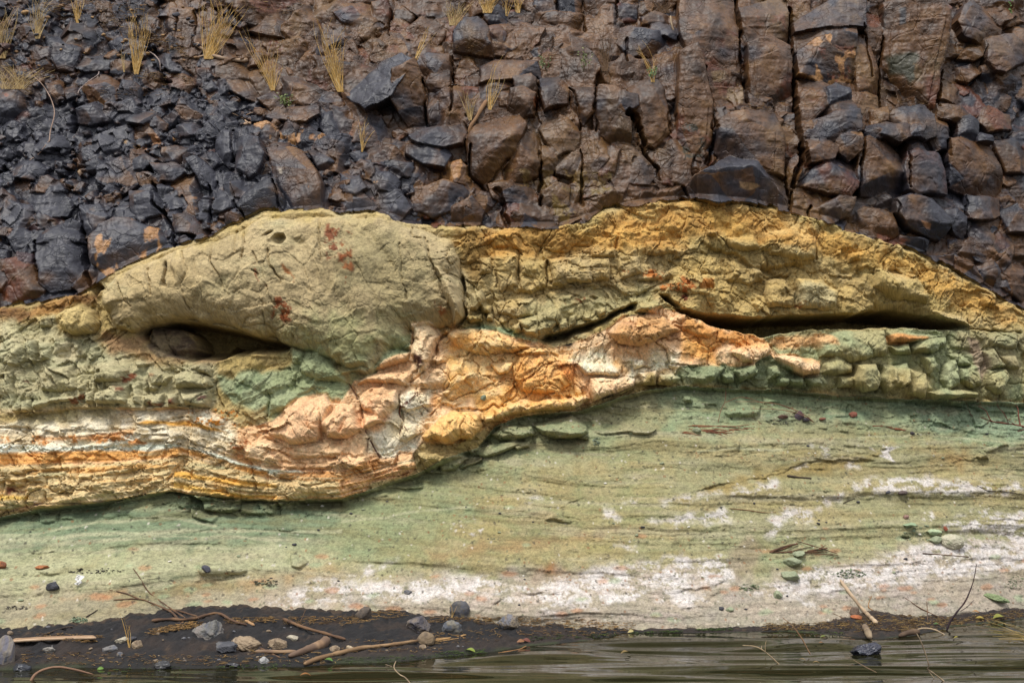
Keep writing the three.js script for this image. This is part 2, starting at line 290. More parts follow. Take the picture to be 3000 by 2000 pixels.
  [CB, [450,990,560,990,700,1010,740,1060,700,1150,560,1120,450,1060], { h: .22, gy: -.35, brown: .1, facets: 2 }],
  [CB, [860,960,940,840,1080,790,1220,790,1260,860,1200,960,1150,1080,1000,1240,890,1190,870,1060], { h: .34, round: .12, w: .2, brown: .55, gy: -.05, facets: 3 }],
  [CB, [1150,1080,1230,920,1340,900,1360,1040,1350,1180,1250,1240,1100,1240], { h: .24, round: .08, brown: .7 }],
  [CB, [1370,1010,1450,990,1480,1100,1440,1190,1390,1200], { h: .2, round: .05, brown: .7 }],
  [CB, [1480,1080,1640,1030,1650,1180,1560,1200,1490,1180], { h: .18, round: .05, brown: .5 }],
  [CB, [1370,880,1460,760,1600,860,1630,900,1620,1010,1480,1060,1400,960], { h: .22, round: .07, brown: .75 }],
  [CB, [1660,1080,1850,1000,1900,1030,1860,1200,1760,1280,1660,1240], { h: .16, brown: .45, facets: 2, round: .03 }],
  [CB, [1940,1010,2060,1010,2120,1120,2140,1200,2110,1260,1960,1270,1900,1180], { h: .16, round: .05, brown: .6 }],
  [CB, [2200,960,2340,900,2400,1000,2380,1280,2240,1230,2190,1100], { h: .16, round: .05, brown: .35 }],
  [CB, [270,1120,390,1110,540,1130,530,1200,440,1210,310,1170], { h: .2, brown: .2 }],
  [CB, [640,1200,700,1130,820,1110,880,1170,880,1250,700,1240], { h: .16, brown: .6, plate: .5 }],
  [CB, [480,1300,700,1250,830,1280,900,1350,760,1430,620,1480,490,1420], { h: .2, round: .05, brown: .5 }],
  [CB, [0,1190,110,1190,170,1290,100,1330,0,1300], { h: .2, round: .05, gy: -.4, brown: .15 }],
  [CB, [180,1180,320,1190,390,1250,380,1310,240,1290], { h: .18, gy: -.3, brown: .2 }],
  [CB, [770,1420,900,1360,970,1450,930,1560,820,1560,770,1500], { h: .2, round: .05, brown: .45 }],
  [CB, [1010,1270,1180,1240,1340,1260,1350,1400,1210,1400,1040,1350], { h: .14, round: .06, brown: .7 }],
  [CB, [1360,1330,1480,1260,1560,1290,1560,1400,1460,1440,1370,1400], { h: .18, round: .05, brown: .6 }],
  [CB, [1570,1270,1650,1230,1650,1400,1580,1380], { h: .14, brown: .5 }],
  [CB, [1240,1510,1280,1450,1330,1520,1330,1590,1250,1590], { h: .18, brown: .2 }],
  [CB, [1380,1440,1550,1420,1650,1380,1650,1480,1560,1530,1400,1520], { h: .16, round: .04, brown: .55 }],
  [CB, [10,1340,150,1330,240,1420,160,1500,0,1480], { h: .16, brown: .35 }],
  [CB, [250,1310,400,1320,470,1420,380,1500,270,1480], { h: .14, brown: .5 }],
  [CB, [1060,1390,1200,1410,1230,1500,1120,1560,1060,1500], { h: .12, brown: .75 }],
  // columns on the far side
  [CC, [-20,-20,340,-20,350,150,400,420,440,740,230,740,200,640,150,450,80,290,-20,240], { h: .26, round: .12, w: .16, brown: .85, gy: .08, facets: 3 }],
  [CC, [-30,390,80,350,110,420,150,560,210,760,190,960,100,1100,-30,1140], { h: .24, round: .12, w: .14, brown: .75, gy: .05, facets: 3 }],
  [CC, [385,60,470,50,690,-20,700,0,720,150,740,330,610,260,440,310,390,200], { h: .2, round: .08, w: .1, brown: .75, gy: .05 }],
  [CC, [440,320,600,265,745,340,755,600,730,700,640,760,590,740,470,650], { h: .24, round: .12, w: .14, brown: .8, gy: .08, facets: 3 }],
  [CC, [780,140,960,50,1060,-20,1240,-20,1240,190,1180,180,1080,150,980,190,780,210], { h: .34, gy: -.55, brown: .2, round: .03, facets: 2 }],
  [CC, [780,220,980,190,1080,150,1170,180,1180,330,1000,290,880,320,790,350], { h: .34, gy: -.35, brown: .25, round: .05 }],
  [CC, [790,360,900,290,1160,250,1180,430,1180,540,1050,580,920,540,800,500], { h: .28, brown: .75, round: .05, gy: .1, plate: .5 }],
  [CC, [800,540,930,550,1000,600,1000,720,900,740,800,900,790,700], { h: .22, brown: .6, round: .05 }],
  [CC, [1000,610,1040,585,1130,620,1150,700,1010,720], { h: .32, brown: .05 }],
  [CC, [930,720,1160,710,1200,770,1060,780,920,810], { h: .28, brown: .4 }],
  [CC, [800,870,900,830,1060,770,1200,770,1220,880,1190,960,1050,1010,900,920,820,920], { h: .32, round: .1, w: .14, brown: .4, gy: -.1 }],
  [CC, [850,930,920,930,1060,1010,1030,1080,880,1110], { h: .3, round: .06, brown: .3 }],
  [CC, [1080,880,1220,890,1215,1030,1140,1100,1050,1010], { h: .34, round: .07, brown: .35 }],
  [CC, [810,1260,920,1140,1040,1080,1190,1110,1190,1280,1150,1340,1000,1310,900,1290], { h: .28, round: .08, w: .12, brown: .45 }],
  [CC, [1180,190,1240,190,1290,400,1380,640,1380,740,1220,740,1190,560,1180,350], { h: .18, round: .06, w: .08, brown: .85, gy: .05 }],
  [CC, [1250,40,1330,30,1360,320,1360,600,1290,540,1240,250], { h: .16, round: .04, w: .06, brown: .85, gy: .05 }],
  [CC, [1370,40,1500,10,1700,30,1780,110,1790,300,1770,500,1750,720,1540,700,1390,740,1370,560,1370,300], { h: .26, round: .14, w: .2, brown: .85, gy: .08, facets: 2 }],
  [CC, [1370,-30,1700,-30,1690,10,1500,0,1380,30], { h: .14, brown: .6 }],
  [CC, [1880,160,1930,50,2000,10,2100,60,2210,150,2200,220,2060,300,1960,270,1910,220], { h: .34, round: .1, w: .16, brown: .3, gy: -.2 }],
  [CC, [2070,290,2120,260,2260,240,2360,330,2360,400,2200,500,2140,480,2080,420], { h: .36, round: .1, w: .18, brown: .25, gy: -.3 }],
  [CC, [1910,390,1960,320,2050,300,2050,380,1990,420], { h: .24, brown: .35, gy: -.5 }],
  [CC, [1880,470,2000,450,2030,510,1960,560,1890,530], { h: .18, round: .05, brown: .7 }],
  [CC, [2040,470,2110,450,2140,520,2110,560,2050,540], { h: .22, brown: .3 }],
  [CC, [230,900,260,830,330,770,470,765,620,770,680,900,690,1200,640,1130,560,1030,420,1020,330,1060,240,1080], { h: .36, round: .12, w: .2, brown: .5, gy: -.05 }],
  [CC, [50,1270,90,1210,200,1150,370,1050,500,1020,570,1060,640,1160,720,1280,750,1430,640,1450,520,1350,390,1330,90,1350], { h: .46, round: .08, w: .22, brown: .3, gy: -.3, facets: 5 }],
  [CC, [700,1280,730,1120,780,1070,820,1130,770,1270,730,1300], { h: .22, brown: .2 }],
  [CC, [1390,840,1450,750,1640,730,1710,790,1720,930,1650,960,1550,850], { h: .3, round: .05, brown: .12, gy: -.25 }],
  [CC, [1290,770,1400,740,1400,830,1300,850], { h: .2, brown: .5 }],
  [CC, [1230,870,1400,850,1560,870,1560,930,1480,970,1380,900], { h: .36, gy: -.5, brown: .15 }],
  [CC, [1560,860,1640,870,1620,940,1560,930], { h: .36, brown: .1 }],
  [CC, [1230,900,1330,890,1400,940,1240,950], { h: .32, round: .04, brown: .4 }],
  [CC, [1210,960,1390,940,1470,1030,1530,1150,1530,1290,1430,1330,1240,1330,1200,1200], { h: .32, round: .1, w: .14, brown: .4, gy: 0 }],
  [CC, [1540,1050,1620,1030,1740,1060,1790,1170,1810,1320,1600,1330,1550,1300,1520,1150], { h: .3, round: .07, w: .12, brown: .3, gy: -.05 }],
  [CC, [1540,970,1630,970,1640,1030,1540,1040], { h: .22, brown: .6 }],
  [CC, [1830,960,2000,950,2120,970,2130,1100,2200,1250,2190,1330,1980,1340,1840,1280,1820,1100], { h: .22, round: .05, brown: .6, gy: .02 }],
  [CC, [1700,790,1800,800,1820,1020,1730,1030,1690,950], { h: .22, round: .03, brown: .5 }],
  [CC, [1890,830,1960,790,2020,850,2020,950,1890,940], { h: .26, brown: .3 }],
  [CC, [2030,910,2110,930,2120,965,2030,965], { h: .26, gy: -.9, brown: .1 }],
  [CC, [2140,500,2200,490,2280,550,2260,650,2190,640], { h: .2, round: .04, brown: .5 }],
  [CC, [1750,720,1900,730,1950,780,1860,830,1750,800], { h: .24, brown: .25 }],
  [CC, [1980,780,2100,740,2240,800,2250,880,2100,900], { h: .16, round: .05, brown: .7 }],
  [CC, [2140,970,2270,960,2360,1040,2340,1180,2220,1180], { h: .12, brown: .5 }],
  [CF, [1470,60,1550,30,1690,60,1780,150,1840,210,1770,330,1700,310,1560,240,1460,140], { h: .3, gy: -.15, gx: -.1, round: .02, facets: 1, brown: .02 }],
  [CF, [1790,150,1870,130,1940,180,1940,320,1860,280,1800,200], { h: .24, brown: .05 }],
  [CF, [1960,40,2180,50,2180,160,2080,200,1960,180], { h: .2, brown: .15 }],
  [CF, [2190,140,2300,90,2370,200,2360,280,2230,280], { h: .2, brown: .1 }],
  [CF, [1960,310,2090,310,2150,380,2100,500,1960,520,1880,460], { h: .14, round: .03, brown: .5 }],
  [CF, [2090,300,2170,280,2230,400,2130,490], { h: .16, brown: .3 }],
  [CF, [1720,440,1850,440,1860,500,1780,500], { h: .22, brown: .05 }],
  [CF, [1150,160,1250,110,1420,160,1470,300,1330,340,1200,260], { h: .14, round: .05, brown: .7 }],
  [CF, [880,190,960,100,1070,40,1160,60,1130,170,1040,210,920,200], { h: .2, round: .05, brown: .4 }],
  [CF, [2010,520,2100,460,2160,560,2120,650,2030,600], { h: .16, brown: .2 }],
  [CF, [2180,520,2290,430,2380,480,2380,760,2280,720,2200,640], { h: .14, brown: .35 }],
  [CF, [1480,310,1560,320,1680,340,1660,400,1500,380], { h: .2, brown: .1 }],
];
{
  const r = rng(11);
  for (const [c, p, o] of traced) {
    const side = c === CC || c === CF;
    block(XY(c(pts(p)), o.h * 0.6), { mark: true, facets: 5, w: .07, round: .018, ...o, h: o.h + (side ? .02 : 0) }, r);
  }
  // the broken rock between them: many small and middling pieces
  const zone = [[0, 500, .1, .07], [400, 600, .06, .07], [500, 380, .06, .07], [850, 480, .12, .08], [250, 180, .3, .09], [600, 120, .5, .1], [900, 150, .75, .17], [1150, 330, .6, .15], [1250, 580, .5, .12], [1500, 330, .75, .16], [1450, 80, .7, .16], [1750, 560, .6, .13], [1800, 120, .7, .14], [2050, 450, .6, .12], [2350, 380, .8, .12], [2500, 150, .85, .13], [2600, 560, .5, .14], [2850, 650, .15, .13], [2900, 200, .6, .14], [2950, 450, .5, .14], [100, 720, .25, .1], [300, 650, .1, .08], [50, 100, .25, .09]].map(([px, py, b, s]) => { const p = place(px, py); return [p[0], p[1], b, s]; });
  var zoneAt = (x, y) => { let W = 0, b = 0, s = 0; for (const z of zone) { const d = (x - z[0]) ** 2 + (y - z[1]) ** 2, w = 1 / (d * d + 0.02); W += w; b += w * z[2]; s += w * z[3]; } return [b / W, s / W]; };
  const shape = (cx, cy, s) => { const n = 5 + Math.floor(r() * 3), a0 = r() * 6.28, st = 0.6 + 0.5 * r(), P = []; for (let k = 0; k < n; k++) { const a = a0 + (k + 0.5 * (r() - 0.5)) / n * 6.283, q = s * (0.8 + 0.4 * r()); P.push([cx + q * Math.cos(a), cy + q * Math.sin(a) * st]); } return P; };
  for (const [count, scale, lo, hi] of [[700, 2.3, -.02, .1], [1500, 1.25, 0, .12], [3000, .6, .0, .12], [3200, .33, -.02, .08]]) for (let k = 0; k < count; k++) {
    const x = -5.7 + 11.4 * r(), i = find(xs, x), y = contactY[i] + (6.9 - contactY[i]) * r(), [b, s0] = zoneAt(x, y), s = s0 * scale * (0.65 + 0.8 * r());
    const n = find(ys, y) * NX + i; if (UN[n] !== 2 || taken[n]) continue;
    const big = sstep(.1, .14, s0); if (scale < .9 && r() < big * .8) continue; if (scale > 1 && scale < 2 && r() < big * .3) continue;
    block(shape(x, y, s), { h: lo + (hi - lo) * r() + s * .25 - big * .06, rough: .9 - .4 * big, w: s * .28, round: s * .06, facets: 4 + Math.floor(r() * 3), gy: -.5 * r() + .12, gx: (r() - .5) * .7, brown: clamp(b + .12 * big + (r() - .5) * .3, 0, 1), wob: s * .1 }, r);
  }
}
for (const a of [[540,-60,1080,60,1130,280,1240,380,1000,330,700,210,420,100], [1640,-40,2110,-40,2100,120,1960,120,1800,80,1640,90], [-40,430,110,430,250,560,230,640,120,640,-40,560], [740,470,1100,480,1180,600,1080,560,820,530]]) {   // loose earth and gravel lying on the slope
  const P = XY(CA(pts(a)), .05), [i0, i1, j0, j1] = bounds(P, .1);
  for (let j = j0; j <= j1; j++) for (let i = i0; i <= i1; i++) { const n = j * NX + i; if (UN[n] !== 2) continue; const x = xs[i], y = ys[j], s = polySDF(P, x + .08 * noise(x * 5, y * 5), y + .08 * noise(x * 5 + 3, y * 5)); if (s < 0) continue; cell(x * 26, y * 30, 6); const z = Zb[n] + .03 + .05 * Math.min(1, s / .15) + .05 * fbm(x * 3, y * 3, 3) + .012 * hash2(V.id, 1, 3) * sstep(.05, .3, V.e); if (z > Zz[n]) { Zz[n] = z; ID[n] = -1; FC[n] = 200; } }
}
const NBASALT = blocks.length;
// surface relief of the basalt: conchoidal chips, joints, grain
for (let j = 0; j < NY; j++) for (let i = 0; i < NX; i++) {
  const n = j * NX + i; if (UN[n] !== 2) continue;
  const x = xs[i], y = ys[j], b = blocks[ID[n]], rg = b ? (b.rough ?? 1) : FC[n] === 200 ? .5 : .9, sd = b ? b.seed % 977 : 3;
  const wx = x + .03 * noise(x * 7 + sd, y * 7), wy = y + .03 * noise(x * 7, y * 7 + sd);
  cell(wx * 8 + sd, wy * 8, 3); const t = hash2(V.id, sd, 1) * 6.28, m = .5 * hash2(V.id, sd, 2);
  const chip = rg > .6 ? 1 : .3; let d = (((wx * 8 + sd - V.cx) * Math.cos(t) + (wy * 8 - V.cy) * Math.sin(t)) / 8 * m + .012 * (hash2(V.id, sd, 3) - .5)) * chip;
  cell(wx * 20 + sd, wy * 20, 4); d += .006 * (hash2(V.id, sd, 5) - .5) * sstep(0, .2, V.e); if (chip < 1) { const rd = fbm(x * 4 + sd, y * 3, 4), r2 = fbm(x * 2.2 + 50, y * 9 + sd, 4); d += .07 * (.3 - Math.abs(rd)) + .05 * (.3 - Math.abs(r2)) + .03 * fbm(x * 13, y * 11 + sd, 4); }
  d += .018 * fbm(x * 5 + sd, y * 6, 3) + .004 * fbm(x * 30, y * 34, 3);
  cell(wx * 3.2 + sd * .37 + .2 * noise(x * 5, y * 5), wy * 2.6 + .2 * noise(x * 5 + 9, y * 5), 8); d -= .02 * (1 - sstep(.0, .03, V.e)) * (b ? 1 : 0) * sstep(.05, .3, noise(x * 2.3 + sd, y * 2.3));
  const dc = y - contactY[i]; Zz[n] += d * rg; { const lim = Zb[n] + .03 + .9 * dc; if (Zz[n] > lim) Zz[n] = lerp(lim, Zz[n], .25); }
}

// deep clefts between the columns and blocks
for (const [c, line, w, dep] of [
  [CC, [365,-20,385,200,410,420,450,690], .04, .32], [CC, [735,60,745,330,770,600,790,900,830,1050,820,1120], .035, .3], [CC, [1225,200,1260,330,1290,520], .02, .2], [CC, [1360,250,1370,500,1380,720], .024, .2], [CC, [1800,180,1790,450,1750,720], .03, .25], [CC, [150,450,210,700,200,960], .022, .2], [CC, [1220,780,1215,1000,1200,1320], .02, .2], [CC, [1820,960,1830,1080], .02, .2], [CC, [2050,300,2050,460], .012, .1], [CC, [1530,1000,1540,1300], .018, .15], [CC, [800,1000,830,1040,800,1120,760,1270], .045, .3], [CC, [230,880,210,1000,170,1120], .03, .2], [CC, [690,1200,720,1300,760,1450], .016, .12],
  [CB, [1740,560,1740,760,1750,900], .018, .15], [CB, [1560,600,1620,720,1640,900], .016, .13], [CB, [1360,1000,1365,1260,1360,1400], .024, .2], [CB, [1650,1020,1655,1250,1650,1400], .018, .15], [CB, [570,560,580,700,590,860], .022, .2], [CB, [760,380,765,560,750,760], .02, .18], [CB, [1970,780,2030,800,2040,870], .07, .4], [CB, [2040,880,2090,1050,2170,1150,2190,1230], .035, .25], [CB, [330,60,325,240], .02, .2], [CB, [1350,540,1350,640,1320,760], .018, .15], [CB, [1480,-20,1485,80], .016, .1], [CB, [1660,0,1675,200], .016, .12], [CB, [1890,0,1885,170], .014, .1], [CB, [880,1000,880,1200,990,1290], .022, .18], [CB, [1060,1300,1110,1420,1140,1560], .03, .2], [CB, [2250,780,2260,920], .018, .15], [CB, [1950,280,1955,430], .016, .12], [CB, [1150,1080,1060,1200,1000,1260], .014, .08],
  [CA, [1330,70,1330,330], .016, .12], [CA, [1200,70,1200,300], .012, .08], [CA, [1050,1240,1060,1400,1130,1480,1160,1568], .026, .2], [CA, [492,700,490,800,480,900], .05, .25], [CA, [1880,1240,1910,1400,1930,1450], .022, .16], [CA, [1420,1270,1440,1400,1430,1530], .018, .14], [CA, [1600,900,1605,1000,1600,1100], .02, .15], [CA, [1070,540,1150,560], .03, .15],
  [CD, [562,350,580,480,600,640], .045, .28], [CD, [222,340,228,480,250,600], .02, .16], [CD, [1120,130,1160,250,1175,390], .024, .2], [CD, [1600,60,1650,170,1700,200], .02, .16], [CD, [540,100,560,300], .02, .15],
  [CF, [1950,30,1950,320], .016, .14], [CF, [880,100,870,180], .02, .15], [CF, [750,0,740,120], .02, .15], [CF, [1450,50,1470,180,1560,260], .014, .1],
]) {
  const P = XY(c(pts(line)), .12), [i0, i1, j0, j1] = bounds(P, w * 2);
  for (let j = j0; j <= j1; j++) for (let i = i0; i <= i1; i++) {
    const n = j * NX + i; if (UN[n] !== 2) continue; const x0 = xs[i], y0 = ys[j], x = x0 + .02 * noise(x0 * 11, y0 * 11) + .008 * noise(x0 * 30, y0 * 30), y = y0 + .02 * noise(x0 * 11 + 7, y0 * 11);
    let d = 9; for (let k = 1; k < P.length; k++) { const ax = P[k - 1][0], ay = P[k - 1][1], bx = P[k][0] - ax, by = P[k][1] - ay, t = clamp(((x - ax) * bx + (y - ay) * by) / (bx * bx + by * by + 1e-9), 0, 1); d = Math.min(d, Math.hypot(x - ax - bx * t, y - ay - by * t)); }
    const we = w * (.7 + .35 * noise(x * 2.2 + dep * 30, y * 2.2)); if (d < we) Zz[n] -= dep * .8 * (1 - (d / we) ** 2) * (.7 + .5 * noise(x * 6, y * 6));
  }
}
// ---------------------------------------------------------------- tuff band, orange bed and bench: swellings, hollows, ledges, joints
const HT = new Float32Array(N);
const orangeP = XY(pts([640,1258,700,1258,772,1236,790,1233,835,1197,868,1173,916,1155,952,1152,970,1182,994,1182,1018,1146,1033,1110,1084,1104,1099,1092,1126,1053,1198,1029,1207,951,1258,942,1285,960,1294,984,1339,962,1411,959,1492,986,1570,998,1618,1016,1720,992,1792,956,1828,923,1870,920,1947,902,2000,915,2120,957,2239,992,2265,1021,2282,1043,2325,1038,2406,1060,2406,1102,2355,1102,2295,1073,2265,1038,2205,1068,2141,1064,2085,1068,2000,1072,1900,1088,1863,1100,1863,1130,1810,1154,1750,1175,1690,1190,1510,1205,1447,1226,1414,1244,1405,1260,1400,1264,1306,1302,1238,1294,1212,1327,1217,1370,1187,1391,1085,1413,1064,1438,999,1459,808,1466,595,1451,502,1432,370,1455,298,1468,213,1476,106,1480,0,1506,-300,1500,-300,1240,0,1245,90,1210,270,1195,390,1201,600,1200,660,1225]), .05);
{ const [i0, i1, j0, j1] = bounds(orangeP); for (let j = j0; j <= j1; j++) for (let i = i0; i <= i1; i++) { const n = j * NX + i; if (UN[n] === 1 && polySDF(orangeP, xs[i], ys[j]) > 0) UN[n] = 3; } }
const pieces = [], at0 = (c, a) => XY(c(pts(a)), .15);
function lump(P0, h, w, o = {}) {                          // a rounded or blocky swelling
  const P = o.sdf ? P0 : hull(P0), E = o.sdf ? null : edges(P), [cx, cy] = centre(P), id = NBASALT + pieces.length, k = o.k ?? .02, gx = o.gx ?? 0, gy = o.gy ?? 0, sd = pieces.length * 3.7;
  pieces.push(o); const [i0, i1, j0, j1] = bounds(P, .03);
  for (let j = j0; j <= j1; j++) for (let i = i0; i <= i1; i++) {
    const n = j * NX + i; if (UN[n] === 2) continue;
    const x0 = xs[i], y0 = ys[j], x = x0 + .02 * noise(x0 * 8 + sd, y0 * 8), y = y0 + .02 * noise(x0 * 8, y0 * 8 + sd);
    let f;
    if (o.sdf) { const d = polySDF(P, x, y); if (d < 0) continue; const t = Math.min(1, d / w); f = h * Math.sqrt(1 - (1 - t) * (1 - t)); }
    else { f = h; let out = false; for (const e of E) { const d = (e[0] - x) * e[2] + (e[1] - y) * e[3]; if (d < 0) { out = true; break; } const t = Math.min(1, d / (w * (1 + .8 * Math.max(0, e[3])))); f = smin(f, h * Math.sqrt(1 - (1 - t) * (1 - t)), .02); } if (out) continue; }
    f += gx * (x - cx) + gy * (y - cy) + (o.base ?? 0);
    if (f > HT[n] && ID[n] < 0 || f > HT[n] + .01) ID[n] = id;
    HT[n] = smax(HT[n], f, k);
  }
}
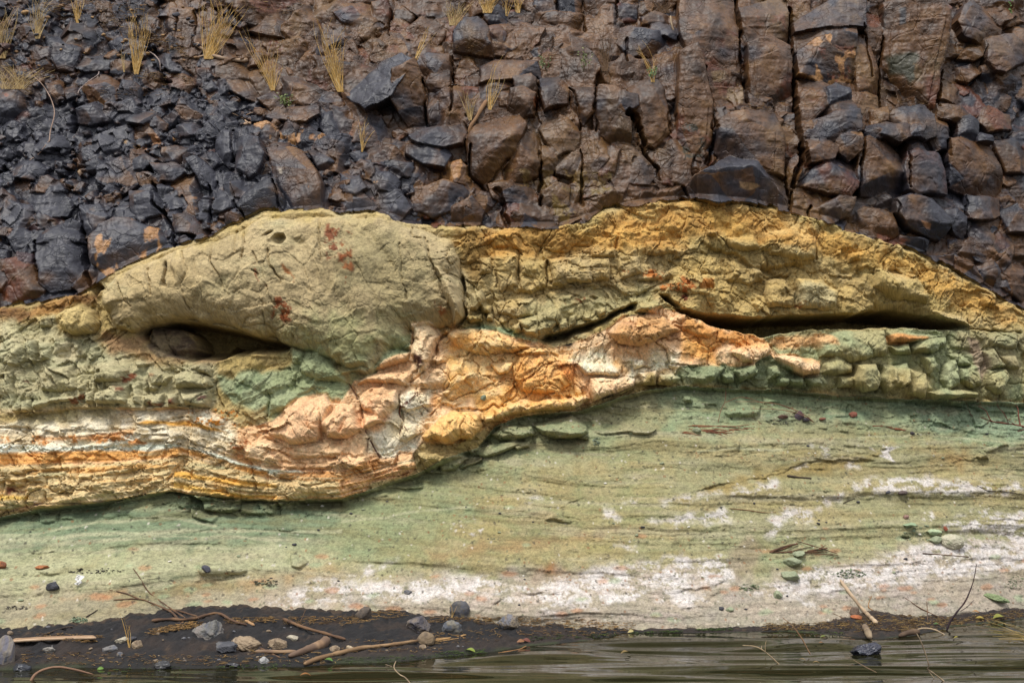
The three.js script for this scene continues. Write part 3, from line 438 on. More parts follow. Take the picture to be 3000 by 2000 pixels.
// slow undulation of everything below the basalt
for (let n = 0; n < N; n++) if (UN[n] !== 2) { const x = xs[n % NX], y = ys[(n / NX) | 0]; HT[n] = UN[n] === 0 ? .04 * fbm(x * .9, y * 1.6, 3) : .07 * fbm(x * 1.6, y * 1.8, 3); }
const whale = XY(pts([295,842,325,804,385,778,462,744,513,718,615,701,684,671,752,628,897,630,1103,632,1239,662,1325,705,1346,752,1350,816,1365,876,1355,928,1316,957,1278,953,1205,966,1201,1022,1141,1022,1087,1092,1000,1092,967,1050,889,1026,844,1005,744,975,632,945,556,932,496,932,427,945,385,970,316,945,295,893]), .2);
lump(whale, .32, .42, { sdf: 1, k: .05, whole: 1 });
for (const [c, p, h, w, o] of [
  // on the big smooth mass
  [CE, [600,480,690,520,760,570,840,740,830,850,760,900,690,700,650,560], .4, .09], [CE, [100,230,250,200,380,380,420,600,300,560,120,380], .3, .2, { whole: 1 }], [CE, [0,640,110,700,330,900,380,1060,200,1100,0,940], .3, .25, { whole: 1 }],
  [CD, [690,650,830,650,890,760,820,820,720,830,690,760], .3, .1], [CD, [760,880,890,880,890,960,780,950], .2, .06], [CD, [1160,440,1250,420,1310,570,1260,690,1160,690], .37, .08],
  [PQ, [820,290,1000,240,1190,260,1260,540,1100,510,880,500], .3, .12], [PQ, [480,380,620,430,620,560,530,560,470,460], .2, .06], [PQ, [620,440,760,390,1000,660,1090,740,700,700,560,600], .24, .12],
  [PQ, [0,640,400,570,560,640,520,760,270,860,0,760], .14, .1], [PQ, [0,760,150,790,260,900,240,980,80,1080,0,1060], .14, .1], [PQ, [1280,640,1380,480,1450,400,1560,390,1670,430,1640,520,1420,600], .2, .08],
  [PQ, [560,780,800,720,1060,760,1000,920,900,930,720,850], .14, .08], [PQ, [280,900,480,800,700,800,560,910,440,1000,260,1090], .14, .07], [PQ, [0,480,440,430,460,540,250,590,0,630], .06, .06],
  // arch
  [CF, [550,270,760,250,920,310,920,470,760,470,620,410,540,380], .14, .08], [CF, [300,310,500,300,540,400,460,400,340,380], .12, .06], [CF, [800,600,960,610,1070,680,1060,800,800,790,780,700], .14, .08], [CF, [320,460,540,500,560,600,480,650,330,600], .1, .08], [CF, [150,250,240,270,230,310,160,300], .1, .04],
  [CF, [1330,520,1600,560,1700,700,1690,760,1500,730,1330,650], .18, .12], [CF, [580,600,700,590,780,700,760,790,600,790,560,690], .12, .07], [CF, [480,760,540,740,560,790,510,830], .1, .04], [CF, [1060,405,1090,400,1090,440,1060,440], .07, .02], [CF, [1140,440,1210,420,1230,470,1150,480], .08, .04], [CF, [590,380,680,380,680,420,600,430], .12, .03], [CF, [1720,820,1940,860,1990,940,1800,900], .1, .06], [CF, [2060,700,2160,720,2180,800,2070,790], .08, .06], [CF, [60,560,230,560,240,660,80,680], .07, .06],
  [CE, [1050,400,1200,400,1210,650,1090,690,1050,560], .1, .06], [CE, [1230,500,1400,460,1410,640,1300,700,1220,660], .09, .06], [CE, [1420,450,1600,430,1720,500,1710,620,1440,640], .1, .06], [CE, [940,450,1020,440,1030,550,960,560], .12, .04], [CE, [1010,260,1200,270,1210,390,1040,390], .07, .05], [CE, [1650,460,1840,450,1850,600,1740,620], .07, .06], [CE, [1900,460,2050,440,2060,560,1920,600], .07, .06], [CE, [1720,300,1900,320,1880,450,1730,450], .06, .06], [CE, [2090,350,2260,330,2300,420,2100,430], .07, .05],
  [CE, [1480,880,1550,870,1570,930,1510,950], .12, .03], [CE, [1570,860,1620,850,1620,900,1570,930], .11, .03], [CE, [1660,840,1720,840,1720,880,1670,880], .11, .025], [CE, [1740,800,1800,790,1810,840,1750,850], .1, .025], [CE, [880,690,950,670,980,740,920,810,870,800], .18, .04], [CE, [840,850,960,830,970,890,880,900], .14, .035], [CE, [960,760,1030,770,1040,830,970,820], .13, .035], [CE, [990,840,1040,840,1040,890,990,890], .12, .025], [CE, [1160,910,1220,900,1240,960,1170,960], .13, .03], [CE, [1250,930,1340,940,1340,985,1270,970], .12, .03],
  [CE, [1210,870,1330,850,1500,790,1520,880,1340,990,1250,930], .1, .06], [CE, [2030,770,2190,740,2220,790,2150,830,2020,820], .16, .05], [CE, [1050,760,1200,720,1340,760,1330,850,1210,870,1080,830], .06, .06], [CE, [1370,480,1400,460,1410,500,1380,510], .05, .02],
  // orange bed
  [PQ, [1690,160,1860,140,1970,260,1880,420,1820,610,1740,640,1680,460], .2, .08], [PQ, [300,1160,560,910,800,860,880,950,790,1100,800,1290,470,1340,240,1240], .22, .12], [PQ, [800,1080,980,950,1120,950,1190,1190,1050,1270,850,1290,790,1180], .25, .1], [PQ, [1150,870,1310,790,1550,790,1540,950,1400,1100,1390,990,1200,1010], .22, .1], [PQ, [1190,1020,1370,1000,1390,1110,1260,1190,1220,1180], .2, .07],
  [CH, [540,180,640,70,760,0,960,20,970,110,900,200,720,240,570,220], .36, .2, { gy: 0 }], [PQ, [1120,740,1330,700,1550,760,1640,760,1700,640,1560,610,1290,650], .18, .08], [PQ, [1560,860,1650,780,1860,800,1870,960,1640,1030,1570,960], .1, .07], [PQ, [1900,500,1990,460,2010,510,1930,550], .16, .03], [PQ, [1740,760,1960,540,2180,560,2220,740,2060,820,1880,740], .14, .1], [PQ, [1600,1140,1740,1130,1760,1250,1640,1330,1560,1290], .12, .06],
  [PQ, [60,1370,160,1300,330,1330,400,1440,380,1560,60,1460], .12, .06], [PQ, [400,1420,800,1310,980,1340,1220,1380,1240,1450,900,1480,520,1500], .1, .07], [PQ, [840,1500,1010,1420,1250,1440,1200,1560,850,1568], .11, .06], [PQ, [1540,1440,1720,1410,1720,1560,1560,1568], .1, .05],
  [PR, [660,990,690,880,760,800,900,780,1280,850,1290,960,1270,1060,1120,1180,950,1180,740,1130], .15, .2], [PR, [460,870,690,850,640,960,540,980], .12, .05], [PR, [0,560,130,540,370,530,640,610,850,700,860,740,620,760,380,780,150,740], .15, .1], [PR, [700,780,860,730,1000,740,1040,800,820,800], .14, .05], [PR, [1630,560,1760,410,1900,400,2150,400,2260,520,2335,560,2150,640,1930,700,1700,680], .24, .14], [PR, [1420,1020,1860,1010,1880,1110,1700,1190,1480,1240,1420,1160], .16, .08], [PR, [490,1330,740,1250,1300,1270,1400,1200,1420,1240,1290,1310,700,1400,510,1420], .14, .05], [PR, [240,960,340,970,340,1080,280,1140,190,1040], .12, .04], [PR, [380,1400,490,1380,480,1450,400,1470], .2, .03], [PR, [1300,870,1560,860,1740,900,1720,1000,1400,990], .1, .06], [PR, [1860,830,1960,830,1980,900,1880,920], .1, .04],
  [CF, [0,820,120,870,240,960,180,1010,0,950], .1, .08], [CF, [340,1100,420,1050,600,1030,620,1090,500,1180,420,1180], .14, .06], [CF, [660,1140,760,1120,900,1140,950,1190,950,1260,820,1270,690,1210], .2, .07], [CF, [490,1090,560,1070,580,1130,500,1140], .12, .03],
  // grey-green blocks on the far side
  [CF, [940,1000,1080,950,1400,950,1420,1120,1310,1150,1160,1170,950,1130], .16, .1], [CF, [1580,1060,1700,1000,1820,990,1830,1060,1730,1110,1590,1110], .15, .07], [CF, [1420,960,1580,960,1800,990,1700,1010,1440,1040], .14, .06], [CF, [1440,1060,1560,1050,1580,1120,1480,1120], .12, .05], [CF, [1190,1190,1330,1180,1360,1230,1350,1370,1250,1390,1190,1330], .22, .05], [CF, [1370,1190,1560,1180,1570,1240,1540,1330,1400,1380,1370,1300], .14, .06], [CF, [1560,1200,1680,1240,1680,1415,1560,1400], .16, .06], [CF, [1430,1200,1470,1200,1460,1330,1420,1310], .2, .02], [CF, [1520,1250,1560,1210,1570,1330,1510,1340], .2, .025], [CF, [1800,1180,1870,1150,1910,1200,1920,1320,1830,1370,1780,1290], .15, .07], [CF, [1920,1200,2050,1200,2070,1330,1980,1350,1920,1290], .15, .06], [CF, [2110,1230,2240,1220,2270,1290,2200,1390,2110,1340], .15, .06], [CF, [1690,1375,1900,1345,2050,1375,2050,1415,1720,1425], .2, .05], [CF, [2070,1080,2150,1080,2230,1200,2130,1220], .12, .05], [CF, [1830,1110,1920,1120,1990,1190,1900,1190], .1, .05], [CF, [1650,1130,1730,1120,1760,1200,1690,1250], .14, .05], [CF, [2190,1120,2300,1120,2330,1220,2250,1220], .1, .05], [CF, [2090,960,2290,980,2290,1080,2120,1070], .08, .06], [CF, [1830,950,1960,960,2000,1080,1850,1080], .06, .06],
  [CF, [70,1270,200,1180,310,1210,230,1300,130,1310], .16, .06], [CF, [360,1240,490,1180,520,1250,420,1310], .14, .05], [CF, [590,1200,650,1190,680,1270,600,1300], .13, .04], [CF, [1080,1270,1180,1260,1180,1350,1090,1340], .13, .04], [CF, [980,1180,1070,1130,1170,1180,1170,1250,1080,1260,970,1250], .14, .06], [CF, [270,1260,340,1250,350,1310,290,1320], .14, .03], [CF, [740,1280,830,1280,830,1330,750,1330], .12, .03], [CF, [850,1280,950,1270,960,1340,870,1340], .12, .03], [CF, [640,1270,730,1270,730,1330,650,1320], .12, .03], [PR, [1920,970,2090,950,2100,1090,1960,1080], .14, .05], [PR, [2110,970,2260,960,2330,1030,2230,1100,2090,1080], .18, .06],
  // pale blocks at the near end
  [PP, [500,260,600,150,750,130,870,180,920,300,890,390,740,410,640,430,560,390], .24, .1], [PP, [330,820,460,750,660,740,740,950,560,990,350,980], .14, .07], [PP, [0,400,130,400,180,480,250,650,180,740,0,720,-60,560], .1, .06], [PP, [190,500,310,480,340,640,280,720,220,600], .13, .05], [PP, [350,500,490,530,460,680,360,700], .15, .05], [PP, [880,850,930,670,1100,680,1230,790,1180,890,900,910], .16, .06], [PP, [900,990,1100,930,1250,930,1220,1110,930,1120], .17, .05], [PP, [1270,910,1340,910,1390,1100,1290,1090], .15, .04], [PP, [1680,800,1830,760,2000,840,2060,920,1980,960,1680,950], .2, .07], [PP, [1720,970,2040,960,2010,1140,1780,1110], .18, .05], [PP, [1600,1010,1710,990,1710,1110,1610,1130], .16, .045], [PP, [1410,1000,1590,990,1570,1130,1410,1110], .14, .05], [PP, [1390,790,1500,760,1650,820,1620,920,1440,930], .14, .05], [PP, [1680,750,1950,720,2030,760,2030,830], .12, .04], [PP, [60,1120,110,1080,160,1110,160,1190,90,1190], .16, .04], [PP, [160,1090,260,1070,260,1180,180,1190], .16, .04], [PP, [270,1080,450,1060,440,1100,280,1170], .15, .04], [PP, [460,1060,680,1040,690,1080,480,1110], .15, .04], [PP, [760,930,820,900,820,960,770,980], .12, .03], [PP, [500,430,640,440,650,600,500,650], .09, .05], [PP, [660,470,840,560,820,660,720,640], .07, .05], [PP, [340,260,470,240,480,330,390,370], .1, .05], [PP, [1300,690,1480,680,1490,740,1320,760], .1, .04], [PP, [1440,930,1500,930,1500,980,1450,980], .12, .02], [PP, [0,850,100,870,110,1000,0,1030], .08, .05], [PP, [100,760,260,770,260,950,130,960], .08, .05], [PP, [810,990,890,970,890,1080,820,1080], .12, .03],
  // layered part and green course under it
  [CG, [700,400,760,350,960,340,1010,400,920,430,700,450], .1, .04], [CG, [50,480,150,470,160,530,100,540], .1, .03], [CG, [0,400,110,400,140,450,60,470,0,460], .1, .03], [CG, [160,440,270,430,270,500,170,500], .1, .03], [CG, [130,370,220,360,240,420,150,430], .1, .03], [CG, [1330,592,1460,602,1640,632,1640,700,1500,712,1380,700], .16, .05], [CG, [1640,642,1900,642,1890,720,1640,720], .12, .05], [CG, [1300,690,1500,720,1490,770,1310,740], .1, .04], [CG, [870,605,1100,580,1300,592,1295,740,1000,740,720,750,620,720], .1, .06, { whole: 1 }], [CG, [400,720,500,700,500,760,410,770], .09, .03], [CG, [250,720,390,710,390,770,260,780], .08, .03], [CG, [1910,640,2050,640,2050,690,1920,690], .08, .04], [CG, [1550,180,1660,170,1690,260,1600,300,1540,270], .1, .05], [CG, [1180,140,1270,150,1270,200,1190,200], .08, .04], [CG, [1290,190,1390,200,1420,260,1340,240], .08, .03],
  [CH, [510,310,640,290,740,340,650,430,560,400], .18, .05], [CH, [640,330,760,300,880,330,780,420,690,440], .18, .05], [CH, [880,280,1100,230,1300,215,1190,260,1000,330,900,340], .18, .04], [CH, [560,400,680,420,740,440,600,460], .12, .03], [CH, [1020,170,1100,120,1310,110,1340,170,1200,220,1080,210], .26, .07], [CH, [1320,110,1600,40,1620,90,1710,110,1720,160,1650,190,1480,190,1380,180], .26, .07], [CH, [1180,240,1300,220,1290,270,1200,290], .14, .03], [CH, [800,390,960,330,960,350,830,400], .12, .03], [CH, [450,450,550,430,555,470,460,480], .12, .03], [CH, [130,560,400,520,560,500,570,530,150,580], .12, .04], [CH, [1740,150,1900,130,2180,130,2100,165,1800,175], .1, .04], [CH, [100,600,320,570,330,600,110,620], .06, .03],
  [CH, [1390,750,1490,715,1600,760,1580,775,1400,770], .08, .06], [CI, [290,260,400,200,540,210,540,290,320,300], .13, .1], [CI, [540,220,680,210,1000,215,960,255,700,270], .05, .06], [CI, [1850,180,1950,170,1960,220,1860,220], .12, .04], [CI, [2030,560,2090,520,2140,580,2060,590], .1, .04], [CI, [2080,500,2220,460,2260,480,2120,540], .08, .04], [CI, [1550,260,1600,240,1640,270,1570,290], .08, .03], [CI, [1980,210,2100,160,2340,190,2340,270,2100,260], .12, .07], [CI, [0,150,50,150,50,180,5,190], .1, .03], [CI, [150,180,240,180,240,210,160,215], .07, .03], [CI, [110,500,400,470,400,510,130,545], .05, .05], [CJ, [1390,100,1600,90,1700,160,1620,200,1420,240,1370,180], .12, .08], [CJ, [2000,60,2080,60,2120,110,2040,160,1990,140], .1, .06], [CJ, [260,180,330,160,420,180,340,200,280,215], .05, .04],
]) lump(XY(c(pts(p)), h * .6), h * (c === PQ && p[1] < 1000 && p[0] < 700 ? .45 : c === CE || c === CF ? 1.15 : .95), w * (c === PR || c === PQ ? 1.05 : 1.2), { ...(c === CH || c === CI || c === CG || c === CJ ? { gy: .6 } : {}), ...(o ?? {}) });
// hollows under overhangs: roof line, floor line, depth
for (const [c, top, bot, depth, wt, wb] of [
  [SRC, [375,972,427,950,496,938,556,938,632,952,744,982,842,1006,858,1012], [375,976,427,1012,500,1054,560,1066,620,1068,680,1046,760,1040,842,1034,858,1014], .85, .03, .16],
  [CD, [1430,1060,1480,1022,1560,1050,1595,1100], [1430,1100,1460,1172,1540,1150,1595,1104], .35, .03, .05],
  [CF, [-80,770,0,797,250,836,500,856,900,832,1230,826,1330,800,1500,798,1700,838,1940,892,2040,940], [-80,800,0,842,280,945,560,998,700,976,900,946,1250,941,1650,937,2040,942], 1.15, .03, .025],
  [CF, [1230,828,1350,735,1500,715,1650,755,1800,840], [1230,830,1350,850,1500,860,1650,870,1800,850], .3, .25, .04],
  [CE, [1290,988,1350,996,1500,948,1620,914,1750,880,1880,812,1960,772,2060,748], [1290,992,1400,1052,1480,1052,1700,975,1850,905,1920,855,2000,832,2060,760], .5, .025, .12],
  [CE, [2150,688,2250,700,2345,780], [2150,692,2230,765,2345,832], .5, .03, .05],
  [CE, [806,560,835,560,850,640,862,760], [806,640,835,740,850,790,862,800], .4, .02, .02],
  [CD, [615,610,640,612,690,640], [615,660,650,740,690,690], .25, .02, .03],
  [CD, [1760,340,1840,290,1900,270], [1760,360,1840,330,1900,300], .14, .02, .04], [CD, [1840,360,1900,310,1960,300,1990,350], [1840,380,1900,390,1960,390,1990,360], .14, .02, .04],
  [CH, [1400,190,1500,190,1640,190,1740,210], [1400,240,1500,300,1600,312,1740,230], .16, .02, .15],
  [CE, [1700,720,1730,712,1780,720], [1700,735,1740,752,1780,730], .1, .01, .02], [CL, [2200,560,2201,560,2202,560], [2200,561,2201,561,2202,561], 0, .1, .1],
  [CI, [1510,1125,1560,1112,1630,1118], [1510,1132,1570,1145,1630,1125], .08, .01, .03],
]) {
  const T = curve(XY(c(pts(top)), .1)), B = curve(XY(c(pts(bot)), 0)), P = XY(c(pts(top.concat(bot))), .1), [i0, i1] = bounds(P);
  for (let i = i0; i <= i1; i++) { const x = xs[i], t = T(x)[1] + .01 * noise(x * 14, 3), b = B(x)[1] + .012 * noise(x * 11, 8), end = Math.min(1, (i - i0) / 10, (i1 - i) / 10);
    for (let j = find(ys, b), J = find(ys, t); j < J; j++) { const n = j * NX + i; if (UN[n] === 2) continue; HT[n] -= depth * end * sstep(0, wt, t - ys[j]) * sstep(0, wb, ys[j] - b); } }
}
for (const [c, a, depth, w] of [[CE, [110,240,260,210,400,400,410,640,300,560,140,420], .13, .3], [CE, [120,600,260,700,420,960,330,1080,200,900], .1, .25], [PQ, [880,500,1000,430,1080,510,1250,545,1290,640,1000,650,900,560], .2, .12], [CD, [1900,250,2200,300,2150,520,1950,480], .1, .25], [CD, [1300,560,1700,520,1850,760,1500,800], .07, .3], [CF, [380,460,560,500,800,520,760,600,560,590], .14, .12], [CF, [1000,480,1300,520,1260,640,1060,620], .12, .15], [CE, [1900,620,2340,540,2340,640,2180,680], .12, .12]]) {   // shallow hollows
  const P = at0(c, a), [i0, i1, j0, j1] = bounds(P); for (let j = j0; j <= j1; j++) for (let i = i0; i <= i1; i++) { const n = j * NX + i; if (UN[n] === 2) continue; const d = polySDF(P, xs[i] + .04 * noise(xs[i] * 5, ys[j] * 5), ys[j] + .04 * noise(xs[i] * 5 + 5, ys[j] * 5)); if (d > 0) HT[n] -= depth * sstep(0, w, d); }
}
// boulder wedged in the near hollow
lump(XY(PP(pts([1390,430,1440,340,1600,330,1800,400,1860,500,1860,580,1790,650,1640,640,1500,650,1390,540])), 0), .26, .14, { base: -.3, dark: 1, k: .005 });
// ledges: the rock steps back just below the line
for (const [c, line, A, L] of [
  [PP, [30,1185,260,1204,700,1136,1000,1136,1400,1152,1720,1136,2000,1168], .15, .28], [CG, [330,1062,560,1002,720,947,1030,917,1400,917,1700,952], .05, .16], [CG, [1300,728,1500,716,1640,724,1830,728], .05, .12], [CI, [0,818,300,737,560,702,700,662,850,597,1000,577,1370,577], .07, .16], [CI, [100,547,400,542,620,527], .035, .08], [CI, [830,464,1100,452], .03, .06], [CH, [1120,574,1250,547,1390,514], .025, .05], [CH, [1700,502,1850,492,2020,467], .03, .06], [CH, [1590,439,1900,432,2280,382], .03, .06], [CJ, [1380,247,1500,227,1620,192,1700,192], .07, .1], [CJ, [0,302,250,272,420,215], .04, .1], [CJ, [0,360,400,352,800,340], .025, .06],
  [CF, [100,302,230,382,370,402,490,502,620,512,760,482,925,472], .16, .4], [CE, [1050,692,1200,692,1410,652,1700,642,1830,652], .08, .16], [CF, [1330,1122,1330,1122], 0, .1], [CE, [1340,900,1500,800,1720,730], .05, .1], [CG, [0,860,300,850,700,765,1100,742,1500,800], .02, .05], [CG, [0,1005,300,985,560,965], .03, .06], [CG, [0,920,500,870,1000,842,1500,835,2000,838], .015, .04], [CH, [880,345,960,320], .05, .08], [CI, [910,382,1080,376], .03, .05], [CI, [500,690,700,640,860,640], .02, .05], [CI, [1000,690,1250,650,1650,620], .02, .05], [CK, [1200,350,1500,345,1750,352], .02, .05], [CI, [1550,720,1750,706,2000,740], .02, .06], [PR, [560,1480,860,1500], .05, .1],
]) {
  const T = curve(XY(c(pts(line)), .05)), P = XY(c(pts(line)), .05), [i0, i1] = bounds(P);
  for (let i = i0; i <= i1; i++) { const x = xs[i], t = T(x)[1] + .012 * noise(x * 13, A * 90) + .005 * noise(x * 40, A * 50), a = A * .75 * Math.min(1, (i - i0) / 25, (i1 - i) / 25) * (.75 + .4 * noise(x * 5, L * 60));
    for (let j = Math.max(0, find(ys, t - L)), J = find(ys, t); j < J; j++) { const n = j * NX + i; if (UN[n] === 2) continue; const u = (t - ys[j]) / L; HT[n] -= a * sstep(0, .1, u) * (1 - u) * (1 - u); } }
}
// cracks that can be followed
const crackLines = [
  [CD, [1170,380,1145,460,1150,560,1160,660], .02, .16], [CD, [1250,420,1280,500,1320,560,1270,650,1290,770,1310,820], .011, .05], [CD, [1460,330,1470,490,1550,640,1560,690], .01, .05], [CD, [1600,270,1620,340,1640,430], .014, .07], [CD, [1650,240,1690,360,1680,470], .014, .08], [CD, [1850,420,1870,520,1950,640], .012, .06], [CD, [2190,180,2200,350,2220,490], .013, .07], [CD, [820,640,880,750,920,800], .01, .05], [CD, [1000,500,1060,640,1070,720], .012, .05], [CD, [1780,700,1820,780,1830,950], .009, .04], [CD, [1760,430,1790,500], .012, .05], [CD, [1760,560,1850,670], .012, .05], [CD, [1390,580,1410,740,1420,820], .008, .03],
  [CE, [600,350,610,480,680,640,700,720,720,760], .013, .08], [CE, [410,380,420,600,460,760], .01, .05], [CE, [480,240,490,320,550,330], .012, .06], [CE, [580,330,600,420], .014, .07], [CE, [1220,430,1210,560,1230,660], .013, .08], [CE, [1410,470,1410,640], .012, .07], [CE, [840,760,850,860,740,950,650,1030,640,1100], .02, .16], [CE, [640,1110,560,1230,450,1320,390,1400,390,1500,410,1560], .016, .09], [CE, [800,950,820,1000,850,1040], .01, .05], [CE, [830,990,900,1050,960,1140], .01, .05], [CE, [50,1330,110,1430,140,1560], .01, .05], [CE, [390,1400,500,1480,560,1560], .008, .04], [CE, [1330,830,1350,900,1350,980], .012, .06], [CE, [2030,320,2040,470], .012, .05], [CE, [100,60,100,60.5], .01, 0],
  [CF, [100,180,230,270,370,390], .013, .06], [CF, [930,310,930,460], .013, .06], [CF, [800,600,790,740], .012, .06], [CF, [1400,480,1400,640], .012, .06], [CF, [1650,935,2040,940,2340,970], .013, .12], [CF, [2310,980,2310,1100], .012, .07], [CF, [1360,1190,1360,1380], .014, .09], [CF, [1310,1120,1270,1040], .01, .05], [CF, [1680,660,1730,700], .012, .06], [CF, [560,340,570,420,600,500], .012, .06], [CF, [960,1150,970,1250], .012, .06], [CF, [1720,960,1800,1060,2080,1330], .009, .03], [CF, [2160,1060,2230,1200], .01, .05], [CF, [1170,1170,1180,1360], .011, .06],
  [PQ, [780,1100,790,1290], .011, .06], [PQ, [230,1280,380,1330,470,1390,600,1370,800,1310], .012, .06], [PQ, [1070,740,1150,880,1190,1020,1230,1200,1290,1320,1380,1480], .011, .03], [PQ, [1550,800,1560,1000,1600,1120], .016, .08], [PQ, [1860,1050,2000,930,2110,870], .009, .05], [PQ, [1730,800,1760,900,1850,1020], .008, .04], [PQ, [260,800,270,900,240,1050], .012, .06],
  [CG, [1830,430,1840,610], .009, .05], [CG, [1640,530,1635,700], .009, .06], [CG, [340,290,345,360], .01, .05], [CG, [600,190,640,280], .01, .05], [CG, [1100,470,1110,560], .01, .05], [CG, [500,380,520,560,500,640], .01, .05], [CG, [280,430,275,640], .011, .06], [CG, [690,380,680,500], .009, .05], [CG, [1930,480,2100,530,2250,500,2340,490], .01, .05], [CG, [2200,0,2210,120,2190,200], .012, .07], [CG, [850,470,850,560], .008, .04], [CG, [1340,590,1320,740], .014, .08],
  [PP, [180,480,250,650,280,730], .012, .06], [PP, [650,480,660,600], .009, .05], [PP, [895,860,900,1130], .014, .08], [PP, [330,820,330,950], .01, .05], [PP, [500,850,535,1000], .01, .05], [PP, [1400,900,1400,1150], .011, .06], [PP, [1680,800,1690,960], .011, .06], [PP, [2060,890,2080,1020,2200,1240], .012, .06], [PP, [260,1060,265,1200], .014, .08], [PP, [1100,480,1120,570], .008, .04], [PP, [800,760,830,860,820,1000], .009, .05],
  [CL, [-20,335,180,310,330,262,350,190,340,120,320,20], .02, .04], [CL, [180,480,170,400,220,360,280,330], .016, .03], [CH, [1500,640,1520,680,1700,610], .012, .04], [CI, [1150,210,1140,260], .012, .05], [CK, [950,480,1080,400,1150,370,1400,330], .014, .03],
];
for (const [c, line, w, dep] of crackLines) {
  const P = XY(c(pts(line)), .1), [i0, i1, j0, j1] = bounds(P, w * 2);
  for (let j = j0; j <= j1; j++) for (let i = i0; i <= i1; i++) {
    const n = j * NX + i; if (UN[n] === 2) continue; const x0 = xs[i], y0 = ys[j], x = x0 + .012 * noise(x0 * 22, y0 * 22), y = y0 + .012 * noise(x0 * 22 + 7, y0 * 22);
    let d = 9; for (let k = 1; k < P.length; k++) { const ax = P[k - 1][0], ay = P[k - 1][1], bx = P[k][0] - ax, by = P[k][1] - ay, t = clamp(((x - ax) * bx + (y - ay) * by) / (bx * bx + by * by + 1e-9), 0, 1); d = Math.min(d, Math.hypot(x - ax - bx * t, y - ay - by * t)); }
    if (d < w) HT[n] -= dep * (1 - d / w) * (.6 + .5 * noise(x * 9, y * 9));
  }
}
// joint networks, bedding and grain
const jw = [[500, 800, .2, .16], [800, 800, .25, .16], [1100, 800, .15, .16], [1000, 1000, .2, .3], [850, 1100, .5, .8], [150, 1050, .8, .9], [450, 1120, .8, .8], [1500, 800, .8, .9], [1800, 750, .75, .9], [2200, 800, .6, .8], [2600, 850, .7, .9], [2900, 920, .7, .9], [2500, 1000, .3, .6], [2700, 1100, .35, .4], [2900, 1080, .5, .5], [2100, 1120, .7, .8], [300, 1300, 1, 1.4], [800, 1300, .5, .8], [1100, 1200, .4, .7], [1300, 1150, .9, 1.1], [1600, 1100, .8, 1.1], [1900, 1000, .7, 1], [500, 1400, .8, 1.1], [1700, 950, .5, 1], [2250, 940, .5, 1.1]].map(([px, py, a, b]) => { const p = place(px, py); return [p[0], p[1], a, b]; });
const S1 = curve(XY(CG(pts([-200,290,0,290,350,290,650,280,1000,280,1250,250,1430,310,1600,370,1830,420,2100,440,2350,440,2860,330]))));
const NPIECE0 = NBASALT + pieces.length, cellPiece = new Map();
